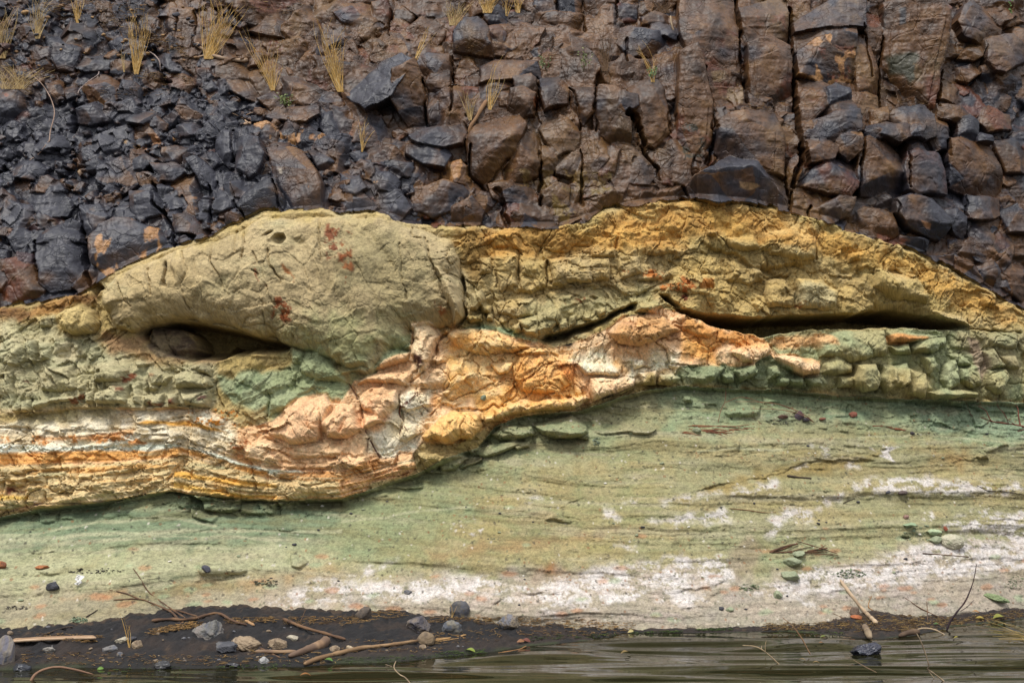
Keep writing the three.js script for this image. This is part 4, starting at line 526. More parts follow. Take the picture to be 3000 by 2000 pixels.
for (let i = 0; i < NX; i++) for (let j = 0; j < NY; j++) {
  const n = j * NX + i, u = UN[n]; if (u === 2) continue;
  const x = xs[i], y = ys[j];
  if (u === 0) {
    const v = VV[n], L = (lipY[i] - shoreY[i]), s = v * L;   // metres along the slope from the shore
    const bx = x + .25 * noise(x * .8, s * 1.5), bs = s + .05 * noise(x * 1.3 + 4, s * 2) + .02 * fbm(x * 4, s * 7, 2);
    let d = .05 * noise(bx * .35, bs * 6) + .022 * noise(bx * .5 + 5, bs * 15) + .009 * noise(bx * .9, bs * 36) + .003 * noise(bx * 3, bs * 80) + .008 * fbm(x * 7, y * 15, 4);
    const tr = bs * 5 + .5 * noise(bx * .5, 2), fr = tr - Math.floor(tr); d += .012 * (sstep(.0, .2, fr) * (1 - fr)) * sstep(-.1, .6, noise(bx * .6 + Math.floor(tr) * 7.7, 3));
    cell(x * 9 + .4 * noise(x * 6, y * 6), s * 24, 25); { const hh = hash2(V.id, 5, 5); if (hh > .8) d += (.003 + .016 * sstep(.35, .8, v)) * (hh - .72) / .28 * sstep(0, .12, V.e) * sstep(-.1, .3, noise(x * 1.7 + 9, s * 3)); else if (hh < .05) d -= .008 * sstep(0, .2, V.e); } d += .01 * sstep(.35, .75, fbm(x * 5 + 3, y * 8, 3)) - .008 * sstep(.35, .7, fbm(x * 6 + 30, y * 9 + 5, 3));
    if (v > .72) { const k = sstep(.72, .95, v) * (.4 + .6 * sstep(-.2, .3, noise(x * 1.1, 8))); cell(x * 7 + .5 * noise(x * 5, y * 5), s * 17 + .5 * noise(x * 5, y * 5 + 3), 21); d += k * (.06 * (hash2(V.id, 1, 1) - .4) - .016 * (1 - sstep(0, .09, V.e))); cell(x * 17 + .5 * noise(x * 9, y * 9), s * 34, 22); d += k * .025 * (hash2(V.id, 1, 2) - .5); }
    { const l = bs * 15 + .8 * noise(bx * .7 + 3, bs * 2) + .25 * noise(x * 5, s * 6), fl = l - Math.floor(l), on = sstep(.05, .5, noise(bx * .45 + Math.floor(l) * 3.3, 8)); d += .009 * on * (sstep(0, .1, fl) * (1 - fl)) + .005 * noise(x * 2.6, bs * 60); cell(x * 22, s * 40, 27); const hh = hash2(V.id, 9, 1); if (hh > .9) d += .007 * sstep(0, .2, V.e); else if (hh < .06) d -= .006 * sstep(0, .25, V.e); }
    d += .0022 * fbm(x * 60, y * 75, 2);
    HT[n] += d; continue;
  }
  let W = 0, a = 0, b = 0; for (const z of jw) { const q = (x - z[0]) ** 2 + (y - z[1]) ** 2, w = 1 / (q * q + .01); W += w; a += w * z[2]; b += w * z[3]; } a /= W; b /= W;
  const wx = x + .16 * noise(x * 2.1, y * 2.1) + .05 * noise(x * 6, y * 6) + .016 * noise(x * 17, y * 17), wy = y + .12 * noise(x * 2.3 + 40, y * 2.3) + .05 * noise(x * 6 + 3, y * 6) + .016 * noise(x * 17 + 9, y * 17), mj = sstep(-.25, .35, noise(x * 2.7 + 11, y * 2.7)), mk = sstep(-.3, .3, noise(x * 3.9 + 60, y * 3.9));
  cell(wx * 3.1, wy * 3.9, 31); const id1 = V.id; let d = a * (.07 * (hash2(id1, 2, 7) - .5) - .05 * mj * (1 - sstep(0, .03, V.e)) - (u === 3 ? .006 : .016) * (1 - sstep(.0, .3, V.e)));
  if (ID[n] < 0) { let p = cellPiece.get(u * 1e9 + id1); if (p === undefined) { p = NPIECE0 + cellPiece.size; cellPiece.set(u * 1e9 + id1, p); } ID[n] = p; }
  cell(wx * 9.5, wy * 11.5, 32); d += b * (.03 * (hash2(V.id, 3, 7) - .5) - .018 * mk * (1 - sstep(0, .07, V.e)));
  cell(wx * 24, wy * 28, 33); d += b * (.006 * (hash2(V.id, 3, 9) - .5) - .0035 * (1 - sstep(0, .16, V.e)));
  d += (u === 3 ? .035 : .03 + .03 * b) * fbm(x * 5.5, y * 6.5, 4) + (u === 1 ? .05 * fbm(x * 2.6 + 8, y * 2.2, 3) : 0) + .004 * fbm(x * 34, y * 38, 3);
  { const kk = u === 3 ? 1 : clamp(a * 1.2, .15, 1); cell(wx * 5.2 + 7, wy * 6.4, 37); const t1 = hash2(V.id, 4, 1) * 6.28, m1 = .42 * hash2(V.id, 4, 2) * kk; d += ((wx * 5.2 + 7 - V.cx) * Math.cos(t1) + (wy * 6.4 - V.cy) * Math.sin(t1)) / 5.8 * m1; cell(wx * 13 + 3, wy * 15, 38); const t2 = hash2(V.id, 5, 1) * 6.28, m2 = .26 * hash2(V.id, 5, 2) * kk; d += ((wx * 13 + 3 - V.cx) * Math.cos(t2) + (wy * 15 - V.cy) * Math.sin(t2)) / 14 * m2; }
  const pit = noise(x * 17 + 5, y * 17); if (pit > .72 && u === 1) d -= b * .03 * (pit - .72) / .28;
  if (u === 3) {                                            // thin beds on the near side
    const t1 = S1(x)[1], q = (t1 - y) / Math.max(.05, t1 - lipY[i]), far = 1 - sstep(-.9, -.35, x);
    if (q > -.8 && far > 0) { cell(x * 4.5 + .5 * noise(y * 3, 2), q * 3, 44); const bq = q + .06 * noise(x * 3, y * 3) + .05 * (hash2(V.id, 1, 6) - .5), k = far * sstep(-.8, -.4, q) * (.5 + .7 * hash2(V.id, 1, 7)); d += far * .03 * (hash2(V.id, 1, 8) - .5) - far * .015 * (1 - sstep(0, .05, V.e)); d += k * (.03 * noise(x * .8, bq * 7) + .022 * noise(x * 1.6 + 8, bq * 17) + .01 * noise(x * 2.5, bq * 40)); }
  }
  HT[n] += d;
}
for (let n = 0; n < N; n++) if (UN[n] !== 2) Zz[n] = Zb[n] + HT[n];
// soften single-cell spikes below the contact, so that faces stay whole
// ---------------------------------------------------------------- colours of the rock
const ALB = 0.92;
const lin = c => c <= .04045 ? c / 12.92 : ((c + .055) / 1.055) ** 2.4;
const alb = (hex, k = ALB) => { const v = parseInt(hex, 16); return [lin((v >> 16) / 255) * k, lin(((v >> 8) & 255) / 255) * k, lin((v & 255) / 255) * k]; };
const COL = new Float32Array(N * 3);
const pick = (list, t) => { const q = clamp(t, 0, .9999) * (list.length - 1), k = Math.floor(q), f = q - k, a = list[k], b = list[Math.min(k + 1, list.length - 1)]; return [lerp(a[0], b[0], f), lerp(a[1], b[1], f), lerp(a[2], b[2], f)]; };
function rockKind(P, cols, o = {}) {                           // rock of another kind inside an outline, with a ragged border
  const list = cols.split(' ').map(h => alb(h)), soft = o.soft ?? .06, sc = o.scale ?? 3, st = o.stretch ?? 1.4, amt = o.amt ?? 1, sd = (o.seed ?? P.length) * 5.3 + list[0][0] * 90, wob = o.wob ?? .05;
  const [i0, i1, j0, j1] = P ? bounds(P, soft + wob) : [0, NX - 1, 0, NY - 1];
  for (let j = j0; j <= j1; j++) for (let i = i0; i <= i1; i++) {
    const n = j * NX + i, u = UN[n]; if (o.units ? !o.units.includes(u) : u === 2) continue;
    const x = xs[i], y = ys[j];
    let w = amt;
    { const X = x + wob * fbm(x * 4 + sd, y * 4, 3), Y = y + wob * fbm(x * 4, y * 4 + sd, 3); w *= sstep(-soft, soft, polySDF(P, X, Y) + soft * .6 * noise(x * 12 + sd, y * 12)); }
    if (w <= 0) continue;
    if (o.grain) { const g = fbm(x * o.grain + sd, y * o.grain * st, 5) * .9 + .25 * noise(x * 70, y * 80) + .5; w *= sstep(o.cut ?? .35, (o.cut ?? .35) + (o.edge ?? .22), g * (.55 + .45 * w / amt) + (o.bias ?? 0)); if (w <= 0) continue; }
    const t = .5 + .8 * fbm(x * sc + sd, y * sc * st - sd, 4), c = pick(list, t), k = n * 3;
    COL[k] = lerp(COL[k], c[0], w); COL[k + 1] = lerp(COL[k + 1], c[1], w); COL[k + 2] = lerp(COL[k + 2], c[2], w);
  }
}
const ALL = [[-9, -2], [9, -2], [9, 12], [-9, 12]];
const box = (c, x0, y0, x1, y1) => XY(c([[x0, y0], [x1, y0], [x1, y1], [x0, y1]]));
const at = (c, a, out = .06) => XY(c(pts(a)), out);
// tuff
rockKind(ALL, '9c8a5c a5945f ad9b6c a49a74', { units: [1], scale: 2.2, wob: 0 });
rockKind(whale, '968865 a29370 aa9c78 989270', { scale: 2, stretch: 2.4, soft: .12 });
rockKind(at(PQ, [470,270,800,150,1650,170,1680,430,1450,400,1290,640,1000,640,890,500,630,420]), '8e9169 97966c 87906c', { soft: .25 });
rockKind(at(CE, [0,300,100,230,400,250,620,480,640,700,480,930,200,800,0,700]), '938862 8b8463 9b9068', { soft: .25, amt: .7 });
rockKind(at(CD, [690,660,1300,420,1560,700,1150,860,780,800]), 'a08f66 ab9a72 93825c', { soft: .15, amt: .6 });
const mint = '84906c 8f9a75 95a07e 7c8c6a';
rockKind(at(PQ, [-260,660,-100,700,-40,640,470,560,480,400,620,430,800,390,890,520,1000,650,1090,740,1050,830,980,940,900,930,840,850,700,860,560,910,450,990,300,1100,240,1080,200,960,100,980,-40,960,-200,860,-260,760], .15), mint, { soft: .03 });
rockKind(at(PQ, [1280,640,1380,480,1450,400,1540,300,1660,260,1690,430,1660,480,1580,550,1470,510,1400,560,1320,650], .15), mint, { soft: .035, wob: .02 });
rockKind(at(PQ, [1560,610,1610,620,1660,700,1640,730,1580,680], .15), '6c7c58 758262', { soft: .01, wob: .01 });
// arch: yellow under the contact, greener below
rockKind(at(CE, [780,250,1000,240,1700,250,2000,80,2340,60,2340,420,1900,420,1400,460,1050,480,820,480]), 'b8924c c29c56 a88042 c6a868', { soft: .1, scale: 3 });
rockKind(at(CF, [-60,40,300,60,900,240,1400,400,1900,580,2340,830,2340,920,1900,780,1500,540,900,420,300,300,-60,340]), 'b18b47 bd9a56 a98346 c2a468', { soft: .1 });
rockKind(at(CE, [1050,480,1900,420,2340,440,2340,700,2100,720,1800,800,1350,980,1050,880]), 'ab9660 b49f6c a3926a b8a574', { soft: .12 });
rockKind(at(CE, [1230,760,1700,690,2100,640,2200,800,1900,840,1400,1000,1230,960]), '969470 a19a70 8e9470', { soft: .1, amt: .8 });
rockKind(at(CF, [-60,420,560,420,1000,480,1400,640,1260,840,500,850,-60,800]), 'ae965c b8a26a a08c5c b3a276', { soft: .12 });
rockKind(at(CF, [800,600,960,610,1070,680,1060,800,800,790,780,700], .14), 'a9a17c b0a782', { soft: .04, amt: .8 });
rockKind(at(CE, [780,260,960,250,1000,420,960,620,860,600,820,450]), '6d5730 7c6436 8d7340', { soft: .06, amt: .8, scale: 6 });
rockKind(at(CE, [1250,270,1600,270,1560,380,1250,400]), '8a6c3a 9c7c40', { soft: .1, amt: .6, scale: 5 });
// earth along the contact at the near end
rockKind(at(CD, [-60,800,160,780,480,690,640,680,640,760,520,760,370,820,200,880,-60,920]), '7a5c33 6b4d2c 8d6b3c a07c46', { soft: .05, scale: 7 });
rockKind(at(PP, [-60,330,120,330,300,330,500,270,900,330,960,560,1400,560,1500,700,2050,700,2080,1000,2000,1170,1000,1140,-60,1210]), 'a39f7c aaa482 9a9a7a b3ac8c', { soft: .06, scale: 3 });
rockKind(at(PP, [480,270,600,150,760,120,880,180,930,300,880,400,640,430,520,380], .15), 'b39f68 bba873 ab9a68', { soft: .03 });
rockKind(at(PP, [940,380,1380,430,1440,620,1900,660,2200,600,2100,700,1500,690,1000,600]), '9a7f58 8a7050 a68b62', { soft: .06 });
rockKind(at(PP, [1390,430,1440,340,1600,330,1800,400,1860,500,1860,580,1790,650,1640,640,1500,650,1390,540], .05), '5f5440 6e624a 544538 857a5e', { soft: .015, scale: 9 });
// grey-green blocks on the far side
rockKind(at(CF, [560,1000,900,945,1650,938,2340,960,2400,1200,2340,1440,1600,1420,900,1350,300,1330,-60,1300,-200,1260,-60,1200,200,1190,480,1190,660,1080]), '98966c a09c74 8f9874 969c7c', { soft: .03, scale: 2.5 });
rockKind(at(CF, [1100,1200,1400,1170,1700,1240,1700,1420,1100,1390]), 'a3976a ab9e70 9c9870', { soft: .1, amt: .8 });
rockKind(at(CF, [1840,950,2340,980,2340,1220,2100,1200,1900,1120]), '8f8464 99906f 878a6c', { soft: .1, amt: .8 });
rockKind(at(CF, [1960,1000,2040,1020,2120,1200,2060,1330,2020,1200]), 'a08c80 94806f', { soft: .02, amt: .7, wob: .02 });
rockKind(at(CF, [-60,1200,200,1190,480,1200,650,1200,1000,1260,1000,1340,300,1330,-60,1300]), '879070 7f8c6c 95997a', { soft: .05 });
// orange bed
rockKind(orangeP, 'd0a070 d8ac7c dcb88c d5a068', { soft: .018, wob: .03, scale: 2.6 });
rockKind(at(PR, [0,540,370,530,850,690,1050,730,1300,850,1280,1060,1420,1240,700,1400,380,1480,240,1200,0,1250]), 'd9a45e dba75f e0b880 d8994a', { soft: .08, scale: 3.5 });
rockKind(at(PR, [600,1000,760,810,1000,850,1280,870,1280,1060,1200,1200,900,1250,620,1130], .16), 'd69446 d49a58 dfa65c', { soft: .14, amt: .8 });
rockKind(at(PR, [1120,880,1290,850,1290,1000,1250,1080,1180,1000], .18), 'b4682a c07434', { soft: .03, amt: .85, wob: .03 });
rockKind(at(CH, [540,180,640,70,760,0,960,20,970,110,900,200,720,240,570,220], .2), 'd9a25a dcae6c d3944a', { soft: .025, wob: .02 });
rockKind(at(PQ, [300,1160,560,910,850,860,1130,940,1550,790,1540,950,1400,1110,1190,1200,850,1290,470,1340,240,1240], .18), 'd9a273 deb082 d29a68', { soft: .04 });
rockKind(at(PQ, [1560,820,1860,800,1880,960,1800,1120,1740,1380,1380,1460,1240,1380,1240,1220,1420,1120,1540,980], .06), 'd4c5a5 dccfb2 ccb890', { soft: .05 });
rockKind(at(PQ, [1690,160,1860,140,1970,260,1880,420,1820,610,1740,640,1680,460], .18), 'd8b285 dfc096 d2a87c', { soft: .02, wob: .02 });
rockKind(at(PR, [1300,850,1560,780,1900,820,2335,760,2335,940,1900,1010,1400,1000], .06), 'd9c39c e0d0b0 d6ae78', { soft: .08, scale: 5 });
rockKind(at(PR, [1630,560,1760,410,1900,400,2150,400,2335,520,2335,640,1930,700,1700,690], .2), 'b98b58 c4945e a87c56 cd9d62', { soft: .05 });
rockKind(at(CF, [0,820,160,900,380,970,600,1030,540,1080,300,1060,100,1080,0,1000], .06), 'd09c5c c98a48 daae76', { soft: .05 });
rockKind(at(CF, [0,1000,240,1060,240,1160,0,1130], .06), 'd28c34 dda65a d9b682', { soft: .05, amt: .8 });
rockKind(at(CF, [640,1000,1010,980,1060,1050,900,1060,700,1080,600,1040], .08), 'c7a170 cfab7c', { soft: .03, units: [1, 3] });
rockKind(at(CF, [1420,985,1480,970,1580,985,1690,1000,1560,1040,1450,1045], .12), 'cd9a62 c48a50', { soft: .02, units: [1, 3], wob: .02 });
rockKind(at(PR, [150,540,380,490,500,510,760,580,900,650,800,645,680,600,480,565], .1), '7f9270 899a78', { soft: .025, units: [1, 3], wob: .02 });
// near side: pale cracked bed above, thin orange and pale green beds below
rockKind(at(PP, [-60,1200,900,1150,1400,1170,2000,1180,2200,1260,2335,1330,2335,1568,-60,1568], .05), 'cfbd99 d6c8aa c4ad84 d9cbb2', { soft: .03, scale: 4, units: [1, 3] });
rockKind(at(PP, [-60,1200,900,1150,1100,1180,900,1260,400,1280,-60,1310], .03), 'a3925e ab9a6c b5a682', { soft: .05, units: [1, 3], scale: 5 });
rockKind(at(CG, [890,90,1000,85,1250,75,1500,120,1560,160,1480,140,1250,110,1000,105], .06), 'cf9a44 c48838', { soft: .014, wob: .02, units: [3] });
rockKind(at(CG, [200,180,600,190,900,140,900,170,640,215,220,215], .06), 'c48a54 cb9a66', { soft: .02, units: [3], wob: .02 });
rockKind(at(CG, [-100,240,0,240,400,260,800,230,1200,235,1500,310,1800,400,2100,430,2100,450,1830,440,1600,380,1420,310,1250,252,1000,285,650,285,-100,300], .06), 'c9c7ae d3cfb8 b9c0a4', { soft: .012, units: [3], wob: .015 });
for (const [p, c] of [
  [[-100,295,350,295,650,285,1000,285,1250,258,1430,318,1600,378,1830,428,1830,470,1600,420,1420,350,1250,300,1000,340,650,360,-100,380], 'c98a45 d19a55 bd7c3c'],
  [[-100,380,300,370,650,370,1000,350,1250,310,1500,380,1830,480,2340,470,2340,610,1900,625,1450,600,1180,550,870,600,300,650,-100,720], 'c79f63 b7a274 cfae78 aa9f74'],
  [[1900,430,2340,430,2600,330,2600,420,2340,490,1900,470], 'cc9458 c58a50'],
  [[-100,590,160,600,160,620,-100,640], 'c9a04a cfaa58'], [[1180,430,1900,520,1900,540,1180,470], 'd09a44 d9a852'], [[1200,500,1700,590,1900,600,1900,615,1600,605,1200,530], 'd4a24c ddb05e']]) rockKind(at(CG, p, .05), c, { soft: .014, wob: .02, units: [3], scale: 4, stretch: 5 });
for (let i = 0; i < NX; i++) if (xs[i] < -.8) { const x = xs[i], t1 = S1(x)[1]; for (let j = find(ys, lipY[i]); j < NY && ys[j] < t1; j++) { const n = j * NX + i; if (UN[n] !== 3) continue; const q = (t1 - ys[j]) / Math.max(.05, t1 - lipY[i]), bq = q + .06 * noise(x * 3, ys[j] * 3) + .05 * (hash2(cell(x * 4.5 + .5 * noise(ys[j] * 3, 2), q * 3, 44).id, 1, 6) - .5), a = noise(x * .8, bq * 7 + 20) * .5 + noise(x * 1.3, bq * 17) * .5 + .35 * noise(x * 2.5, bq * 40), k = n * 3, c = a > 0 ? alb('a8ab88') : alb('d28f3a'), w = .5 * sstep(.1, .6, Math.abs(a)) * sstep(-.4, .3, noise(x * 2 + 4, ys[j] * 9)); for (let m = 0; m < 3; m++) COL[k + m] = lerp(COL[k + m], c[m], w); } }
// stains: iron crusts and dark films with edges of their own
for (const [c, p, col, o] of [
  [CD, [1890,740,1960,730,2030,800,2010,900,1960,920,1870,880,1880,820], '74401f 8a5028', { grain: 14, cut: .42 }], [CD, [2240,230,2340,210,2340,460,2260,500,2240,380], '7c4a2c 6a3f2a', { grain: 12, cut: .45 }], [CE, [0,260,90,300,100,560,40,640,0,600], '84542e 704428', { grain: 12, cut: .45 }], [CD, [1760,440,1790,520,1780,600,1860,670,1800,640,1755,560], '7a4626', { grain: 14, cut: .4 }], [CD, [1960,520,2040,600,2040,650,1980,590], '8a5a30', { grain: 14, cut: .4 }], [CE, [630,760,700,790,730,840,680,870,640,820], '84552f', { grain: 14, cut: .42 }], [CE, [0,450,50,470,40,500,0,510], '7d4524', {}],
  [PQ, [1710,460,1790,490,1800,570,1740,600,1710,540], '43271d 5a3726', { grain: 16, cut: .3 }], [PP, [1140,860,1220,800,1290,810,1280,890,1150,900], '6a3a22 7a4629', { grain: 16, cut: .35 }], [PP, [1100,940,1190,940,1200,990,1110,990], '6e3e28', { grain: 16, cut: .35 }], [PP, [1400,1080,1560,1080,1590,1140,1420,1130], '6b3f2c 7b4c34', { grain: 14, cut: .35 }], [PP, [1620,1060,1700,1050,1700,1120,1620,1120], '6b3f2c', { grain: 14, cut: .4 }], [PP, [1920,1020,2010,1010,2010,1090,1940,1080], '4f3230 5d3c34', { grain: 14, cut: .35 }], [PP, [170,880,260,870,240,910,190,910], '6a4434', { grain: 14, cut: .4 }], [PP, [640,1030,800,1000,800,1090,660,1110], '7b5334', { grain: 14, cut: .45 }], [PP, [1430,800,1490,810,1480,840,1430,840], '8a5a34', {}],
  [CE, [1520,740,1680,710,1680,750,1540,780], '8c5634', { grain: 12, cut: .45 }], [CE, [1860,530,2060,500,2340,560,2340,680,2200,680,2180,600], 'a8672f b57438', { grain: 7, cut: .55 }], [CF, [0,570,60,600,100,660,60,700,0,680], 'a5622e b26c34', { grain: 10, cut: .4 }], [CF, [110,590,220,600,240,680,130,660], 'b27838', { grain: 9, cut: .45 }], [CF, [0,680,120,700,160,760,0,740], '6b3a22', { grain: 12, cut: .5 }], [CF, [770,740,840,750,820,800,770,790], '8c5a2c', { grain: 10, cut: .4 }],
  [CG, [1180,0,1600,0,1700,130,1300,110], 'b87426', { grain: 26, cut: .68, edge: .08 }], [CG, [-60,180,900,160,1000,240,-60,240], 'bd8046', { grain: 12, cut: .6 }], [CG, [1560,180,1690,170,1690,290,1550,270], '9c5f34', { grain: 30, cut: .62, edge: .1 }], [CG, [0,540,130,560,140,580,0,580], '6b3a26', { grain: 12, cut: .3 }], [PQ, [290,1400,340,1430,380,1470,300,1440], '70422e', {}], [PQ, [1560,930,1720,880,1700,920,1560,1020], '6d4636', { grain: 20, cut: .5 }],
  [CF, [880,1180,950,1190,930,1240,880,1220], '7d451f', { grain: 16, cut: .5 }], [CG, [380,690,500,640,760,630,620,690,600,760,540,730], '8f7468 a08880', { grain: 8, cut: .35, units: [0, 1, 3] }], [CG, [170,620,260,640,270,690,240,710], '94786c', { grain: 8, cut: .3, units: [0, 3] }], [CH, [1320,240,1380,250,1400,280,1340,270], 'b59480', { grain: 14, cut: .35, units: [0] }], [CG, [1500,720,1560,740,1600,790,1520,790], '8a6650', { grain: 9, cut: .3, units: [0] }],
]) rockKind(at(c, p, .12), col, { soft: .02, wob: .015, scale: 9, units: [1, 3], ...o });
// bench
const STREAK = [alb('b0aa8c'), alb('7c7248')];   // paler and browner layers
const B = (c, p, col, o = {}) => rockKind(at(c, p, .02), col, { units: [0], soft: .12, stretch: 2.6, scale: 2, ...o });
rockKind(ALL, '979871 a19d76 8f9971 a69f78', { units: [0], scale: 1.6, stretch: 3, wob: 0 });
B(CG, [-100,740,700,640,1300,600,1900,640,2350,620,2352,900,1700,960,1000,920,500,960,-100,1000], '77876a 829270 6f8264 8d9a78', { stretch: 5 });
B(CJ, [-100,100,600,60,1400,40,2300,20,2200,240,1200,250,-100,350], 'a7aa82 b0b18c 9ca37c', {});
B(CJ, [-100,340,800,300,1700,280,2340,200,2340,480,1800,500,900,580,-100,640], '9d977c a69e82 958f74 aca07c', {});
B(CH, [300,640,1200,430,2340,200,2352,1000,1700,1176,300,1176], '97905f a2976a 8f9064 a89c74', { soft: .25, stretch: 4 });
B(CH, [0,640,300,600,700,560,900,700,300,1000,0,1000], '87936c 92996f 7f8f6a', { soft: .2, stretch: 4 });
B(CI, [-100,0,2500,0,2500,430,1500,400,800,310,-100,420], '84966f 8d9f78 97a27c 7f9474', { soft: .18, stretch: 4 });
B(CI, [-100,460,900,390,1900,480,2500,560,2500,1000,1200,1100,-100,1176], '9b9463 a69b70 93926a a39f7a', { soft: .2, stretch: 4 });
B(CI, [1500,240,2500,220,2500,420,1800,420], '86a080 91a588', { soft: .15, stretch: 4, amt: .8 });
B(CL, [-100,420,900,300,1500,200,2500,200,2500,470,1400,520,-100,580], 'a39f90 aaa296 999a8c b0a498', { soft: .12 });
B(CK, [-60,480,900,470,2000,440,2352,400,2352,580,-60,560], 'a89c8a b0a290 a0988a', { soft: .12 });
B(CI, [0,840,400,700,900,560,1350,560,1350,590,900,680,500,740], '8a7438 957f44', { soft: .05, amt: .7 });
B(CI, [1730,500,1950,530,1930,640,1750,620], 'a8854f 9d8450', { soft: .1, amt: .7 });
B(CK, [1330,140,1450,130,1560,180,1500,245,1340,240], 'a06a3a 96653c ad7f50', { soft: .06, amt: .85, scale: 6 });
B(CH, [600,1010,1000,930,1500,870,1900,830,1900,850,1500,900,1000,980,650,1050], 'a27f57 98774f', { soft: .05, amt: .6 });
B(CJ, [1200,280,2000,180,2340,120,2340,200,1700,290,1250,320], 'ab9068 a58a5e', { soft: .08, amt: .7 });
B(CJ, [400,350,850,320,850,350,420,372], 'a98356', { soft: .03, amt: .6 });
B(CL, [330,30,500,-60,560,0,480,120,370,270,340,240], '8d8568 978d70', { soft: .03 });
for (let i = 0; i < NX; i++) for (let j = 0; j < NY; j++) { const n = j * NX + i; if (UN[n] !== 0) continue; const x = xs[i], s = VV[n] * (lipY[i] - shoreY[i]), bx = x + .25 * noise(x * .8, s * 1.5), a = .6 * noise(bx * .7, s * 13) + .5 * noise(bx * 1.6 + 9, s * 31) + .4 * fbm(x * 6, s * 11, 4), k = n * 3, c = a > 0 ? STREAK[0] : STREAK[1], w = .5 * sstep(.15, .8, Math.abs(a)); for (let m = 0; m < 3; m++) COL[k + m] = lerp(COL[k + m], c[m], w); }
// thin pale beds in the green part of the bench
for (const [c, p, w] of [[CG, [-100,860,300,852,700,768,1100,745,1500,800], .012], [CG, [-100,920,500,872,1000,845,1500,838,2000,840,2350,832], .014], [CG, [-100,1008,300,988,560,966], .012], [CG, [700,905,1100,880,1500,870,2000,900], .008], [CG, [900,960,1300,950,1900,965], .01], [CG, [1100,700,1300,690,1320,700], .006], [CH, [0,770,300,740,600,690], .008], [CH, [600,700,930,660], .008], [CI, [100,530,400,500,700,520], .01], [CI, [1200,430,1700,410,2300,470], .008]]) { const L = at(c, p, .02), q = [...L.map(([x, y]) => [x, y + w]), ...L.slice().reverse().map(([x, y]) => [x, y - w])]; rockKind(q, 'b3b590 bcbc9a', { units: [0], soft: .008, wob: .018, amt: .6, scale: 8 }); }
// white salt crusts, grainy and patchy
B(SRC, [600,1790,800,1735,1200,1690,1700,1660,2100,1680,2400,1690,2700,1610,3100,1560,3100,1820,2400,1860,1500,1860,1000,1810], 'a89c86 b2a592 9e9784 b0a498', { soft: .14, amt: .8, scale: 3, stretch: 3 });
B(SRC, [1100,1745,1500,1700,1900,1660,2080,1640,2150,1720,2000,1760,1500,1770], 'cdc2b6 c4b4a4', { soft: .1, amt: .7, grain: 8, cut: .36, edge: .4, stretch: 3 }); B(SRC, [2200,1730,2500,1650,2700,1590,3100,1500,3100,1640,2700,1700,2400,1760], 'd0c6bc c6b9ac', { soft: .1, amt: .75, grain: 8, cut: .34, edge: .4, stretch: 3 });
const salt = 'd3cdc6 dcd9d4 c9c0b8';
for (const [c, p, o] of [
  [CI, [1170,805,1250,730,1700,690,1760,715,2300,750,2400,800,2100,812,1500,822]], [CI, [590,1000,700,915,950,925,900,990,700,1020,640,1120,590,1110]], [CI, [-60,975,300,930,340,1005,-60,1015]], [CI, [350,795,500,760,660,728,640,790,500,822]], [CI, [-60,850,60,830,280,800,250,820,60,860]], [CI, [1285,515,1350,535,1405,455,1440,490,1505,500,1420,540,1480,610,1350,570], { soft: .012 }], [CI, [1650,985,1740,950,1750,1000,1680,1020]], [CI, [1800,1030,2000,940,2500,950,2500,1200,2150,1100]], [CI, [900,480,1030,480,1030,550,980,550]], [CI, [1150,620,1250,615,1240,640,1160,640]], [CI, [760,640,860,625,850,645]], [CI, [960,850,1100,800,1080,850,980,890]],
  [CL, [-60,80,335,50,352,230,-60,325]], [CL, [-60,330,170,340,190,430,-60,440]], [CL, [400,300,900,150,1100,160,1700,-20,2500,-20,2500,150,1600,250,1300,310,800,360,560,350]], [CL, [800,345,830,350,900,415,870,415]], [CK, [-60,260,400,220,900,220,1300,265,1800,150,2400,80,2400,270,1700,340,900,340,400,390,-60,340]], [CK, [-60,250,180,165,385,100,300,145,130,215]], [CJ, [1830,385,2050,290,2200,245,2400,240,2400,400,2000,410]], [CJ, [1250,440,1330,415,1340,440,1270,460]], [CH, [870,870,1015,785,960,870,910,895], { soft: .015 }], [CH, [1800,675,1900,660,1930,740,1820,775]], [CH, [1890,925,2100,908,2085,945,1950,955]], [CH, [2195,625,2400,595,2400,655,2220,655]], [CH, [1210,655,1380,612,1385,622,1230,662]], [CH, [1960,650,2090,625,2100,645,1980,665]], [CH, [2100,750,2400,730,2400,760,2130,775]], [CH, [830,760,910,742,915,756]], [CH, [880,780,1000,760,1000,772,900,790]], [CK, [1440,480,1490,465,1500,500,1460,520]], [CL, [1560,200,1900,120,2100,180,1800,260], { amt: .6 }], [CK, [1000,370,1500,310,2340,300,2340,380,1400,420], { cut: .5 }], [CI, [1000,150,1001,150,1001,151]],
]) B(c, p, salt, { soft: .05, wob: .04, grain: 9, cut: .3, edge: .45, bias: .12, amt: .88, stretch: 2.6, scale: 12, ...o });
for (let k = 0, r = rng(5); k < 90; k++) { const x = -5.3 + 10.6 * r(), i = find(xs, x), y = lerp(shoreY[i], lipY[i], .04 + .6 * r() * r()), a = .02 + .03 * r(), q = []; for (let m = 0; m < 6; m++) q.push([x + a * 1.6 * Math.cos(m), y + a * .5 * Math.sin(m)]); rockKind(q, r() < .55 ? 'b07c54' : '9db08a', { units: [0], soft: .012, wob: .02, amt: .55, scale: 9 }); }
